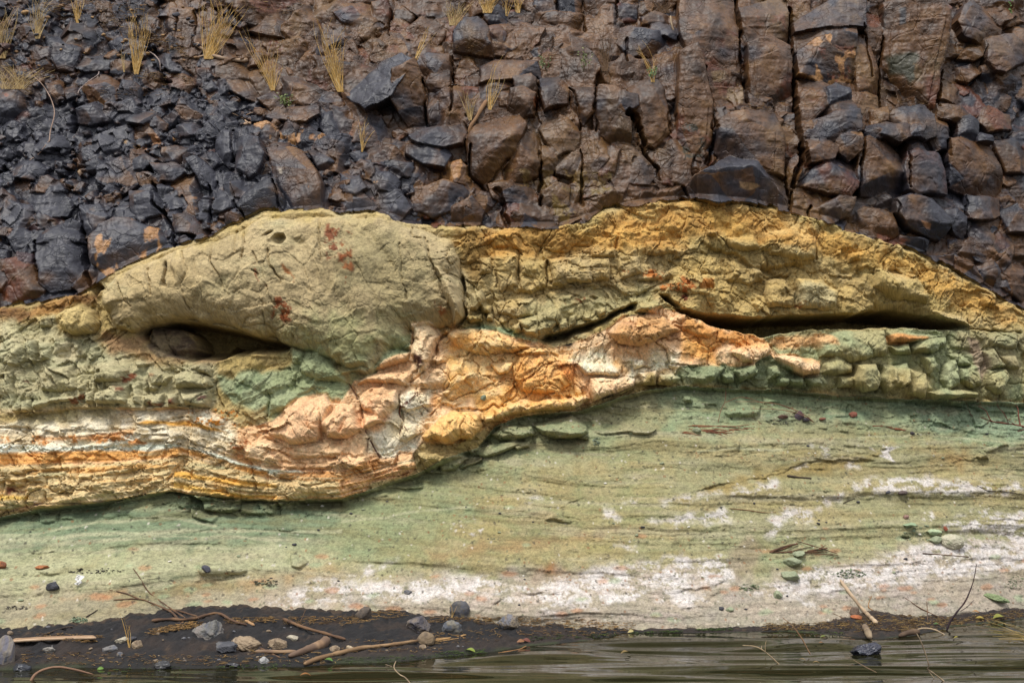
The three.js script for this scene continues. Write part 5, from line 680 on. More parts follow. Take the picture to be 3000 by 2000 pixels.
// basalt: dark fresh stone, brown weathering skins, ochre crusts
const REST = { seed: 5, tone: .5, rust: .5 };
const bl = [alb('262833', 1), alb('323440', 1), alb('41434e', 1)], br = [alb('3f2c1d', 1), alb('553b22', 1), alb('694826', 1), alb('7b5a32', 1)], rust = [alb('5b2f1e', 1), alb('7b4426', 1)], soil = [alb('4d3826', 1), alb('63492f', 1)];
for (let j = 0; j < NY; j++) for (let i = 0; i < NX; i++) {
  const n = j * NX + i; if (UN[n] !== 2) continue; const x = xs[i], y = ys[j], b = blocks[ID[n]], k = n * 3; let c;
  if (!b && FC[n] === 200) { c = pick(soil, .5 + .7 * fbm(x * 8, y * 8, 3)); }
  else {
    const b = blocks[ID[n]] ?? REST, sd = b.seed % 331, h = hash2(b.seed, FC[n], 9);
    let t = lerp(b.brown ?? zoneAt(x, y)[0], zoneAt(x, y)[0], .4) + (h - .5) * .4 + .5 * fbm(x * 3.5 + sd, y * 4.5, 4) + .45 * fbm(x * 1.7 + 31, y * 1.7, 4); t = sstep(.12, .72, t);
    const q = pick(bl, b.tone * .6 + .2 + .6 * fbm(x * 6 + sd, y * 7, 3)), w = pick(br, .45 + (h - .5) * .5 + .75 * fbm(x * 5, y * 6 + sd, 4));
    c = [lerp(q[0], w[0], t), lerp(q[1], w[1], t), lerp(q[2], w[2], t)];
    const s = sstep(.35, .6, fbm(x * 3 + 70, y * 3.4 + sd * .1, 4) + (b.rust - .62) * .6 + ((b.brown ?? 0) > 1 ? .55 : 0)) * sstep(.15, .5, (b.brown ?? .5)); const rc = pick(rust, .5 + .8 * fbm(x * 9, y * 9, 3)); for (let m = 0; m < 3; m++) c[m] = lerp(c[m], rc[m], s * .75);
    { const oz = sstep(.3, .75, zoneAt(x, y)[0]), o2 = sstep(.1, .5, fbm(x * 2.1 + 12, y * 1.7 + 4, 5)) * oz * .6; if (o2 > 0) { const oc = pick([alb('6b4f2a', 1), alb('86683a', 1), alb('5f4022', 1)], .5 + .8 * fbm(x * 8, y * 9, 3)); for (let m = 0; m < 3; m++) c[m] = lerp(c[m], oc[m], o2); } }
    if (b.plate) { const p = sstep(.45, .56, .5 + .8 * fbm(x * 7 + sd, y * 6, 4) + (b.plate - 1) * .3); const oc = pick([alb('b0824f', 1), alb('c4955c', 1), alb('9a6a3c', 1)], .5 + .7 * fbm(x * 12, y * 12, 3)); for (let m = 0; m < 3; m++) c[m] = lerp(c[m], oc[m], p * .9); }
  }
  COL[k] = c[0]; COL[k + 1] = c[1]; COL[k + 2] = c[2];
}
for (const [c, p, col, o] of [
  [CA, [1010,910,1060,905,1090,960,1060,1010,1020,990], 'b8875c c49870', { cut: .3 }], [CA, [960,1000,1030,1000,1030,1050,980,1030], 'a87444'], [CA, [1180,890,1205,885,1200,940,1175,960], 'b98b4c'], [CA, [840,955,860,955,855,975,838,975], 'b8945a'], [CA, [880,965,940,980,940,1005,885,995], 'b08a4e'], [CA, [485,1130,545,1130,535,1195,495,1170], '9c7a46'], [CA, [1900,1158,1935,1160,1930,1190,1908,1190], 'd0c6b2', { grain: 0 }], [CA, [2090,1240,2130,1300,2110,1300], 'b8875c'], [CA, [1420,90,1490,110,1480,190,1430,160], '8a4a26 9a5830'], [CA, [1840,260,1960,270,1930,340,1830,320], '80462a 6b3d26'], [CA, [1090,1280,1330,1330,1340,1500,1300,1400,1200,1330], '7d5a3c 8f6c48', { grain: 30, cut: .6 }], [CA, [20,640,60,650,50,690,20,680], '8a4a2a'],
  [CB, [700,1130,770,1120,760,1170,710,1180], 'a8824a b4905a', { cut: .3 }], [CB, [200,1230,250,1240,240,1250,200,1250], 'b89468'], [CB, [1320,680,1350,660,1350,720,1320,730], '9a5a30', { grain: 0 }], [CB, [1100,1160,1650,1160,1850,1200,1800,1330,1500,1300,1080,1260], '7d6434 8c7240', { grain: 9, cut: .45 }], [CB, [1700,1180,1860,1180,1840,1300,1720,1330], '85703a', { grain: 9, cut: .4 }], [CB, [1450,1330,1600,1460,1560,1520,1470,1500], '8a7238', { grain: 9, cut: .4 }],
  [CC, [1000,470,1160,440,1160,520,1050,560,960,520], '9a6448 87503a', { grain: 16, cut: .5 }], [CC, [900,350,1160,330,1170,420,960,440], '7c4c30 6a4230', { grain: 9, cut: .45 }], [CC, [1400,390,1600,370,1610,540,1560,560,1520,500,1440,480], '565440 4e4f3c', { grain: 0, soft: .03 }], [CC, [1460,90,1500,90,1515,200,1470,200], '37363a', { grain: 0 }], [CC, [370,1250,450,1260,520,1280,460,1300,380,1290], 'a88a64 b89a74', { grain: 0, soft: .012 }], [CC, [1040,1100,1110,1120,1090,1160,1050,1150], '9a7c58', { grain: 20, cut: .5 }], [CC, [420,620,720,660,700,740,600,730,480,680], '8c7048 7d6540', { grain: 9, cut: .4 }], [CC, [200,480,420,470,430,700,250,640], '7d6440 8a7048', { grain: 8, cut: .45 }], [CC, [1560,440,1750,420,1740,560,1600,560], '7d6644', { grain: 8, cut: .4 }], [CC, [0,840,180,860,140,1060,0,1100], '3c3828 4a4430', { grain: 7, cut: .4 }], [CF, [1340,280,1480,300,1560,330,1480,370,1360,340], '6b3a24 7b4a30', { grain: 9, cut: .4 }], [CF, [1620,210,1680,230,1680,260,1650,250], 'a87c56', { grain: 0, soft: .01 }], [CF, [1840,360,1870,360,1860,420,1845,410], 'a88a64', { grain: 20, cut: .4 }], [CC, [2060,200,2200,210,2060,300,1960,270], '6a5238 5f4a34', { grain: 8, cut: .4 }], [CC, [490,120,700,80,700,190,520,180], '7b5236 8a6042', { grain: 8, cut: .4 }],
]) { rockKind(at(c, p, .15), col, { units: [2], soft: .015, wob: .02, grain: 14, cut: .4, scale: 9, stretch: 1.2, ...o }); }
const CRUMB = [alb('3a352e', 1), alb('8a5f3c', 1), alb('d0c8b8', 1), alb('5f6248', 1)];   // crumbs of dark, rusty, white and green stone
const TINT = [[1.04, 1, .99], [1.33, 1.26, 1.18], [.76, .71, .69], [1.4, 1.46, 1.56]];
{ const r = rng(3); for (let n = 0; n < N; n++) { const x = xs[n % NX], y = ys[(n / NX) | 0], u = UN[n], s = 1 + (u === 2 ? .16 : .1) * fbm(x * 26, y * 26, 3) + (u === 2 ? .1 : .08) * (r() - .5); for (let m = 0; m < 3; m++) COL[n * 3 + m] *= s * TINT[u][m];
    if (u === 0) { cell(x * 34, y * 44, 61); const q = hash2(V.id, 7, 7); if (V.f1 < .2 + .25 * hash2(V.id, 7, 8) && q > .9) { const c = q > .975 ? CRUMB[0] : q > .955 ? CRUMB[1] : q > .94 ? CRUMB[2] : CRUMB[3]; for (let m = 0; m < 3; m++) COL[n * 3 + m] = lerp(COL[n * 3 + m], c[m], .7); } } } }

// ---------------------------------------------------------------- from the grid to meshes: one per block or slab
const NRM = new Float32Array(N * 3);
for (let j = 0; j < NY; j++) for (let i = 0; i < NX; i++) {
  const n = j * NX + i, a = i > 0 ? n - 1 : n, b = i < NX - 1 ? n + 1 : n, c = j > 0 ? n - NX : n, d = j < NY - 1 ? n + NX : n;
  const gx = (Zz[b] - Zz[a]) / (xs[Math.min(i + 1, NX - 1)] - xs[Math.max(i - 1, 0)]), gy = (Zz[d] - Zz[c]) / (ys[Math.min(j + 1, NY - 1)] - ys[Math.max(j - 1, 0)]), l = Math.hypot(gx, gy, 1);
  NRM[n * 3] = -gx / l; NRM[n * 3 + 1] = -gy / l; NRM[n * 3 + 2] = 1 / l;
}
const local = new Int32Array(N).fill(-1);
function meshOf(quads, material, name) {
  const used = [], index = new Uint32Array(quads.length * 6);
  const get = n => { if (local[n] < 0) { local[n] = used.length; used.push(n); } return local[n]; };
  for (let q = 0; q < quads.length; q++) { const n = quads[q], a = get(n), b = get(n + 1), c = get(n + NX + 1), d = get(n + NX), o = q * 6; if (Math.abs(Zz[n] - Zz[n + NX + 1]) < Math.abs(Zz[n + 1] - Zz[n + NX])) index.set([a, b, c, a, c, d], o); else index.set([a, b, d, b, c, d], o); }
  const m = used.length, P = new Float32Array(m * 3), Nn = new Float32Array(m * 3), C = new Float32Array(m * 3), U = new Float32Array(m * 2);
  used.forEach((n, k) => { const x = xs[n % NX], y = ys[(n / NX) | 0]; P[k * 3] = x; P[k * 3 + 1] = y; P[k * 3 + 2] = Zz[n]; U[k * 2] = x + .31 * Zz[n]; U[k * 2 + 1] = y - .47 * Zz[n]; for (let t = 0; t < 3; t++) { Nn[k * 3 + t] = NRM[n * 3 + t]; C[k * 3 + t] = clamp(COL[n * 3 + t], .004, .9); } local[n] = -1; });
  const g = new THREE.BufferGeometry();
  g.setAttribute('position', new THREE.BufferAttribute(P, 3)); g.setAttribute('normal', new THREE.BufferAttribute(Nn, 3)); g.setAttribute('color', new THREE.BufferAttribute(C, 3)); g.setAttribute('uv', new THREE.BufferAttribute(U, 2)); g.setIndex(new THREE.BufferAttribute(index, 1));
  const o = new THREE.Mesh(g, material); o.name = name; o.castShadow = o.receiveShadow = true; return o;
}
function grainTexture(seed, size, fine, srgb) {
  const d = new Uint8Array(size * size * 4), T = size, per = (x, y, f) => { const s = f; const xi = Math.floor(x * s), yi = Math.floor(y * s), fx = x * s - xi, fy = y * s - yi, u = fx * fx * (3 - 2 * fx), v = fy * fy * (3 - 2 * fy), h = (a, b) => hash2(((a % s) + s) % s, ((b % s) + s) % s, seed + f); return lerp(lerp(h(xi, yi), h(xi + 1, yi), u), lerp(h(xi, yi + 1), h(xi + 1, yi + 1), u), v); };
  for (let j = 0; j < T; j++) for (let i = 0; i < T; i++) { const x = i / T, y = j / T; let v = .3 * per(x, y, 48) + .3 * per(x, y, 110) + .4 * per(x, y, 230); v = fine(v, per, x, y); const k = (j * T + i) * 4; d[k] = d[k + 1] = d[k + 2] = clamp(v, 0, 1) * 255; d[k + 3] = 255; }
  const t = new THREE.DataTexture(d, T, T); t.wrapS = t.wrapT = THREE.RepeatWrapping; t.magFilter = THREE.LinearFilter; t.minFilter = THREE.LinearMipmapLinearFilter; t.generateMipmaps = true; if (srgb) t.colorSpace = THREE.SRGBColorSpace; t.needsUpdate = true; return t;
}
const bumpTex = grainTexture(1, 512, v => v), grainTex = grainTexture(2, 512, v => .78 + .22 * sstep(.2, .75, v), true);
for (const t of [bumpTex, grainTex]) t.repeat.set(1 / 1.1, 1 / 1.1);
function crackTexture(seed, size, span, sc, sharp) {           // fine hairline joints, chips and grain as relief
  const d = new Uint8Array(size * size * 4), r = rng(seed);
  for (let j = 0; j < size; j++) for (let i = 0; i < size; i++) {
    const x = i / size * span, y = j / size * span, wx = x + .05 * noise(x * 5 + seed, y * 5) + .014 * noise(x * 21, y * 21 + seed), wy = y + .05 * noise(x * 5, y * 5 + 9) + .014 * noise(x * 21 + 4, y * 21);
    let v = .62 + .16 * fbm(x * 9, y * 9 + seed, 4) + .07 * (r() - .5);
    cell(wx * sc, wy * sc * 1.15, seed); v += .2 * (hash2(V.id, 1, seed) - .5) - .5 * sharp * (1 - sstep(0, .055, V.e)) * sstep(-.3, .3, noise(x * 3.1, y * 3.1 + seed));
    cell(wx * sc * 2.7, wy * sc * 3, seed + 3); v += .14 * (hash2(V.id, 2, seed) - .5) - .35 * sharp * (1 - sstep(0, .08, V.e)) * sstep(-.1, .5, noise(x * 4.7 + 8, y * 4.7 + seed));
    const k = (j * size + i) * 4; d[k] = d[k + 1] = d[k + 2] = clamp(v, 0, 1) * 255; d[k + 3] = 255;
  }
  const t = new THREE.DataTexture(d, size, size); t.wrapS = t.wrapT = THREE.MirroredRepeatWrapping; t.magFilter = THREE.LinearFilter; t.minFilter = THREE.LinearMipmapLinearFilter; t.generateMipmaps = true; t.repeat.set(1 / span, 1 / span); t.needsUpdate = true; return t;
}
const jointTex = crackTexture(41, 1024, 1.9, 7, 1), streakTex = crackTexture(57, 1024, 1.9, 9, .45); streakTex.repeat.set(1 / 3.4, 1 / 1.1);
const rockMat = (rough, bump, joints = jointTex) => new THREE.MeshStandardMaterial({ vertexColors: true, roughness: rough, map: grainTex, bumpMap: joints, bumpScale: bump });
const MAT = [rockMat(.95, .014, streakTex), rockMat(.95, .011), rockMat(.52, .009), rockMat(.95, .012)];
const tag = (o, label, category, group, kind) => { o.userData.label = label; o.userData.category = category; if (group) o.userData.group = group; if (kind) o.userData.kind = kind; return o; };
const names = new Map();
const numbered = n => { const k = names.get(n) ?? 0; names.set(n, k + 1); return k ? n + '_' + String(k).padStart(3, '0') : n; };
{
  const units = [['rock_bench', 'smooth pale green rock bench sloping down to the water', 'rock bench', 'rock_slab'], ['tuff_band', 'yellow green tuff band between dark basalt and orange bed', 'rock face', 'tuff_block'], ['basalt_cliff', 'dark cracked basalt cliff above the yellow green tuff', 'cliff', 'basalt_block'], ['orange_bed', 'orange and cream rock bed over the green bench', 'rock bed', 'orange_block']];
  const by = units.map(() => new Map());
  for (let j = 0; j < NY - 1; j++) for (let i = 0; i < NX - 1; i++) {
    const n = j * NX + i; let a = n; for (const m of [n + 1, n + NX, n + NX + 1]) if (Zz[m] > Zz[a]) a = m;   // a wall belongs to the stone that stands in front
    let u = UN[a], id = ID[a]; if (u === 0 && (id < 0 || id >= NPIECE0)) id = -1; if (id >= NBASALT && id < NPIECE0 && pieces[id - NBASALT].whole) id = -1;
    const M = by[u]; let L = M.get(id); if (!L) M.set(id, L = []); L.push(n);
  }
  units.forEach(([name, label, category, part], u) => {
    const root = new THREE.Group(); root.name = name; tag(root, label, category, null, 'structure'); scene.add(root);
    const list = [...by[u]].filter(([id]) => id >= 0).sort((a, b) => b[1].length - a[1].length), own = list.filter((e, k) => k < 300 && e[1].length > 60), rest = [];
    let k = 0; for (const [, q] of own) root.add(meshOf(q, MAT[u], part + (k ? '_' + String(k).padStart(3, '0') : ''))), k++;
    for (const e of list) if (!own.includes(e)) for (const q of e[1]) rest.push(q);
    for (const [id, q] of by[u]) if (id < 0) for (const m of q) rest.push(m);
    if (rest.length) { const o = meshOf(rest, MAT[u], u === 2 ? 'rubble' : u === 0 ? 'bench_surface' : u === 1 ? 'tuff_face' : 'bed_face'); o.userData.kind = u === 0 ? 'structure' : 'stuff'; root.add(o); }
  });
}
// ---------------------------------------------------------------- water, mud bank, and finding where things rest
const waterEdge = curve(pts([-400,1975,34,1966,85,1961,255,1957,425,1960,659,1957,893,1953,995,1943,1128,1940,1272,1928,1425,1914,1553,1889,1765,1872,1850,1857,1950,1853,2150,1852,2300,1848,2430,1856,2560,1874,2680,1862,2780,1835,2900,1822,3000,1812,3400,1775]).map(([px, py]) => atY(px, py, 0)));
function zSurf(x, y) { const i = clamp(find(xs, x) - 1, 0, NX - 2), j = clamp(find(ys, y) - 1, 0, NY - 2), fx = clamp((x - xs[i]) / (xs[i + 1] - xs[i]), 0, 1), fy = clamp((y - ys[j]) / (ys[j + 1] - ys[j]), 0, 1), n = j * NX + i; return lerp(lerp(Zz[n], Zz[n + 1], fx), lerp(Zz[n + NX], Zz[n + NX + 1], fx), fy); }
const mudFoot = x => { levels(x); return [lev[2], lev[3]]; };   // height and distance of the foot of the bench
function mudY(x, z) {
  const ze = waterEdge(x)[2], [hf, zf] = mudFoot(x), w = Math.max(.05, ze - zf), s = (ze - z) / w;
  if (s < -.6 || s > 1.5) return -9;
  const top = Math.max(hf, .012) + .05 * sstep(1.6, -1, x) + .06 * Math.exp(-(((x - 3.3) / .32) ** 2));
  let y = s < 0 ? s * w * .35 : top * (1 - (1 - Math.min(s, 1)) ** 2.2) * .9 + (s > 1 ? -(s - 1) * w * .25 : 0);
  const k = sstep(-.05, .25, s);
  y += k * (.03 * fbm(x * 3, z * 3, 3) + .03 * fbm(x * 11, z * 11, 4) + .022 * fbm(x * 30, z * 30, 3)) * Math.min(1, w / .5 + .25);
  return y;
}
const soilMat = new THREE.MeshStandardMaterial({ vertexColors: true, roughness: .93, bumpMap: bumpTex, bumpScale: .006, map: grainTex });
{
  const nx = 760, nz = 84, P = [], C = [], U = [], I = [], black = alb('141214', 1), brown = alb('2a201a', 1), litter = alb('4f3d2a', 1), wet = alb('151310', 1), moss = alb('2c3318', 1);
  for (let j = 0; j <= nz; j++) for (let i = 0; i <= nx; i++) {
    const x = -6.6 + 13.2 * i / nx, ze = waterEdge(x)[2], zf = mudFoot(x)[1], s = -.5 + 1.85 * j / nz, z = ze - s * Math.max(.05, ze - zf), y = Math.max(-.3, mudY(x, z));
    P.push(x, y, z); U.push(x, z);
    const f = fbm(x * 4, z * 4, 4), g = fbm(x * 19, z * 19, 3), right = sstep(1.2, 2.6, x);
    let c = black.slice(); const to = (d, w) => { for (let k = 0; k < 3; k++) c[k] = lerp(c[k], d[k], w); };
    to(brown, clamp(sstep(-.1, .4, f + .45 * (1 - s) - .25) + right * .7, 0, 1)); to(litter, sstep(.3, .6, g + .8 * sstep(.82, 1.05, s) - .1 + right * .2) * .6); to(wet, sstep(.1, .04, s + .1 * f + .06 * g) * .8); to(moss, sstep(.12, -.02, s) * sstep(-.05, .3, f));
    const q = 1 + .3 * noise(x * 60, z * 60); C.push(c[0] * q, c[1] * q, c[2] * q);
    if (i < nx && j < nz) { const a = j * (nx + 1) + i; I.push(a, a + 1, a + nx + 2, a, a + nx + 2, a + nx + 1); }
  }
  const g = new THREE.BufferGeometry(); g.setAttribute('position', new THREE.Float32BufferAttribute(P, 3)); g.setAttribute('color', new THREE.Float32BufferAttribute(C, 3)); g.setAttribute('uv', new THREE.Float32BufferAttribute(U, 2)); g.setIndex(I); g.computeVertexNormals();
  const o = new THREE.Mesh(g, soilMat); o.name = 'mud_bank'; o.castShadow = o.receiveShadow = true; scene.add(tag(o, 'strip of black mud and plant litter along the water', 'mud bank', null, 'structure'));
}
{
  const gx = [], gz = []; for (let x = -70; x < -7; x += 7) gx.push(x); for (let x = -7; x <= 7; x += .07) gx.push(x); for (let x = 8; x <= 71; x += 7) gx.push(x);
  for (let z = -.5; z < 2; z += .05) gz.push(z); for (let z = 2; z < 6; z += .016) gz.push(z); for (let z = 6; z < 80; z += 3) gz.push(z);
  const P = [], I = [], w = gx.length;
  gz.forEach((z, j) => gx.forEach((x, i) => {
    const k = z < 6 && Math.abs(x) < 7.1 ? 1 : 0, px = x + .3 * noise(x * .7, z * 2), calm = sstep(.0, .5, z - waterEdge(clamp(x, -6, 6))[2]) * .8 + .2;
    P.push(x, k * calm * (.026 * noise(px * .5 + 3, z * 2.6 + .8 * noise(x * .5, z)) + .013 * noise(px * .9, z * 6 + 2 + .5 * noise(x * 1.2, z * 2)) + .002 * noise(px * 2.6 + 8, z * 17)), z);
    if (i < w - 1 && j < gz.length - 1) { const a = j * w + i; I.push(a, a + w, a + 1, a + 1, a + w, a + w + 1); }
  }));
  const g = new THREE.BufferGeometry(); g.setAttribute('position', new THREE.Float32BufferAttribute(P, 3)); g.setIndex(I); g.computeVertexNormals();
  const o = new THREE.Mesh(g, new THREE.MeshPhysicalMaterial({ color: new THREE.Color().setRGB(.012, .0115, .005), roughness: .04, ior: 1.33, specularIntensity: .27 })); o.name = 'water'; o.receiveShadow = true; scene.add(tag(o, 'dark rippled brown green water at the foot of the bank', 'water', null, 'structure'));
}
function hit(px, py) {                                        // first surface met along the line of sight through a traced point
  const r = ray(px, py);
  for (let t = 7.5; t < 19; t += .006) { const x = r[0] * t, y = EYE.y + r[1] * t, z = EYE.z + r[2] * t; if (y < 0) return [x, 0, z, 'water']; if (y < .6 && y < mudY(x, z)) return [x, y, z, 'mud']; if (y > -.4 && y < 9 && z < zSurf(x, y)) return [x, y, z, 'rock']; }
  return [...place(px, py), 'rock'];
}
const scaleAt = z => (EYE.z - z) / FOCAL;                      // metres for one photograph pixel at that distance
const OFF = { A: [0, 0, 2.34], B: [1000, 0, 2.34], C: [2000, 0, 2.34], D: [0, 560, 2.34], E: [1000, 560, 2.34], F: [2000, 560, 2.34], G: [0, 1200, 2.352], H: [1000, 1200, 2.352], I: [2000, 1100, 2.352], J: [0, 1600, 2.352], K: [1000, 1600, 2.352], L: [2000, 1600, 2.352], Q: [700, 900, 3.336] };
const S = (k, x, y) => [OFF[k][0] + x / OFF[k][2], OFF[k][1] + y / OFF[k][2]];

// ---------------------------------------------------------------- loose stones
const stoneMat = (rough = .85) => new THREE.MeshStandardMaterial({ vertexColors: true, roughness: rough, bumpMap: bumpTex, bumpScale: .004 });
const STONE = stoneMat(.8), WETSTONE = stoneMat(.3);
const ico = d => { const g = mergeVertices(new THREE.IcosahedronGeometry(1, d).deleteAttribute('normal').deleteAttribute('uv'), 1e-4); return g; };
const ICO = [ico(1), ico(3), ico(9), ico(22)];
function stoneGeometry(r, detail, sx, sy, sz, cols, o = {}) {
  const g = ICO[detail].clone(), p = g.attributes.position, C = new Float32Array(p.count * 3), U = new Float32Array(p.count * 2), cuts = [];
  for (let k = 0; k < (o.cuts ?? 11); k++) { const a = r() * 6.283, b = Math.acos(2 * r() - 1), d = (o.near ?? .58) + .34 * r(); cuts.push([Math.sin(b) * Math.cos(a), Math.cos(b), Math.sin(b) * Math.sin(a), d]); }
  const sd = r() * 60, pal = cols.split(' ').map(h => alb(h, 1)), rough = o.rough ?? .12;
  for (let i = 0; i < p.count; i++) {
    const x = p.getX(i), y = p.getY(i), z = p.getZ(i); let q = 1; for (const c of cuts) { const t = x * c[0] + y * c[1] + z * c[2]; if (t > .05) q = smin(q, c[3] / t, .025); }
    q *= 1 + rough * (fbm(x * 2.4 + sd, y * 2.4 + z * 1.7, 3) + .5 * noise(z * 9 + sd, x * 9 + y * 7)) + (detail > 1 ? rough * .35 * noise(x * 22 + z * 13, y * 22 - z * 9 + sd) : 0);
    p.setXYZ(i, x * q * sx, y * q * sy, z * q * sz); U[i * 2] = (x + z) * q * sx; U[i * 2 + 1] = (y + .4 * z) * q * sy;
    const c = pick(pal, .5 + .85 * fbm(x * 2 + sd, y * 2.3 + z * 1.9, 4)), s = 1 + .14 * noise(x * 31 + sd, y * 31 + z * 23); C.set([c[0] * s, c[1] * s, c[2] * s], i * 3);
  }
  g.setAttribute('color', new THREE.BufferAttribute(C, 3)); g.setAttribute('uv', new THREE.BufferAttribute(U, 2)); g.computeVertexNormals(); return g;
}
let stoneSeed = 100;
function stone(name, label, category, k, x, y, w, h, cols, o = {}) {          // foot of the stone and its size in an enlargement
  const [px, py] = S(k, x, y), s = OFF[k][2], P = hit(px, py - h / s * .12), m = scaleAt(P[2]), r = rng(stoneSeed++), W = w / s * m / 2, H = h / s * m / 2;
  const d = o.detail ?? (w / s > 55 ? 3 : w / s > 22 ? 2 : w / s > 9 ? 1 : 0);
  const g = stoneGeometry(r, d, W * 1.12, H * 1.12, W * (o.deep ?? .8), cols, o), mesh = new THREE.Mesh(g, o.wet ? WETSTONE : STONE);
  mesh.name = numbered(name); mesh.position.set(P[0], P[1] + H * .5, P[2] - (P[3] === 'rock' ? -W * .25 : W * .3)); mesh.rotation.z = o.tilt ?? (r() - .5) * .3; mesh.castShadow = mesh.receiveShadow = true;
  scene.add(tag(mesh, label, category, o.group)); return mesh;
}
const grey = '4a4b52 5c5c60 6e6a66 3c3d44', tan = '7d6a54 8c7a62 6b5a48 9a8a74', darks = '2f2f35 3c3b40 25262b', pale = '8c8474 a39a86 77705f', greenish = '7f866a 8b9074 747d62', rusty = '7c4426 5e3524 8f5a34';
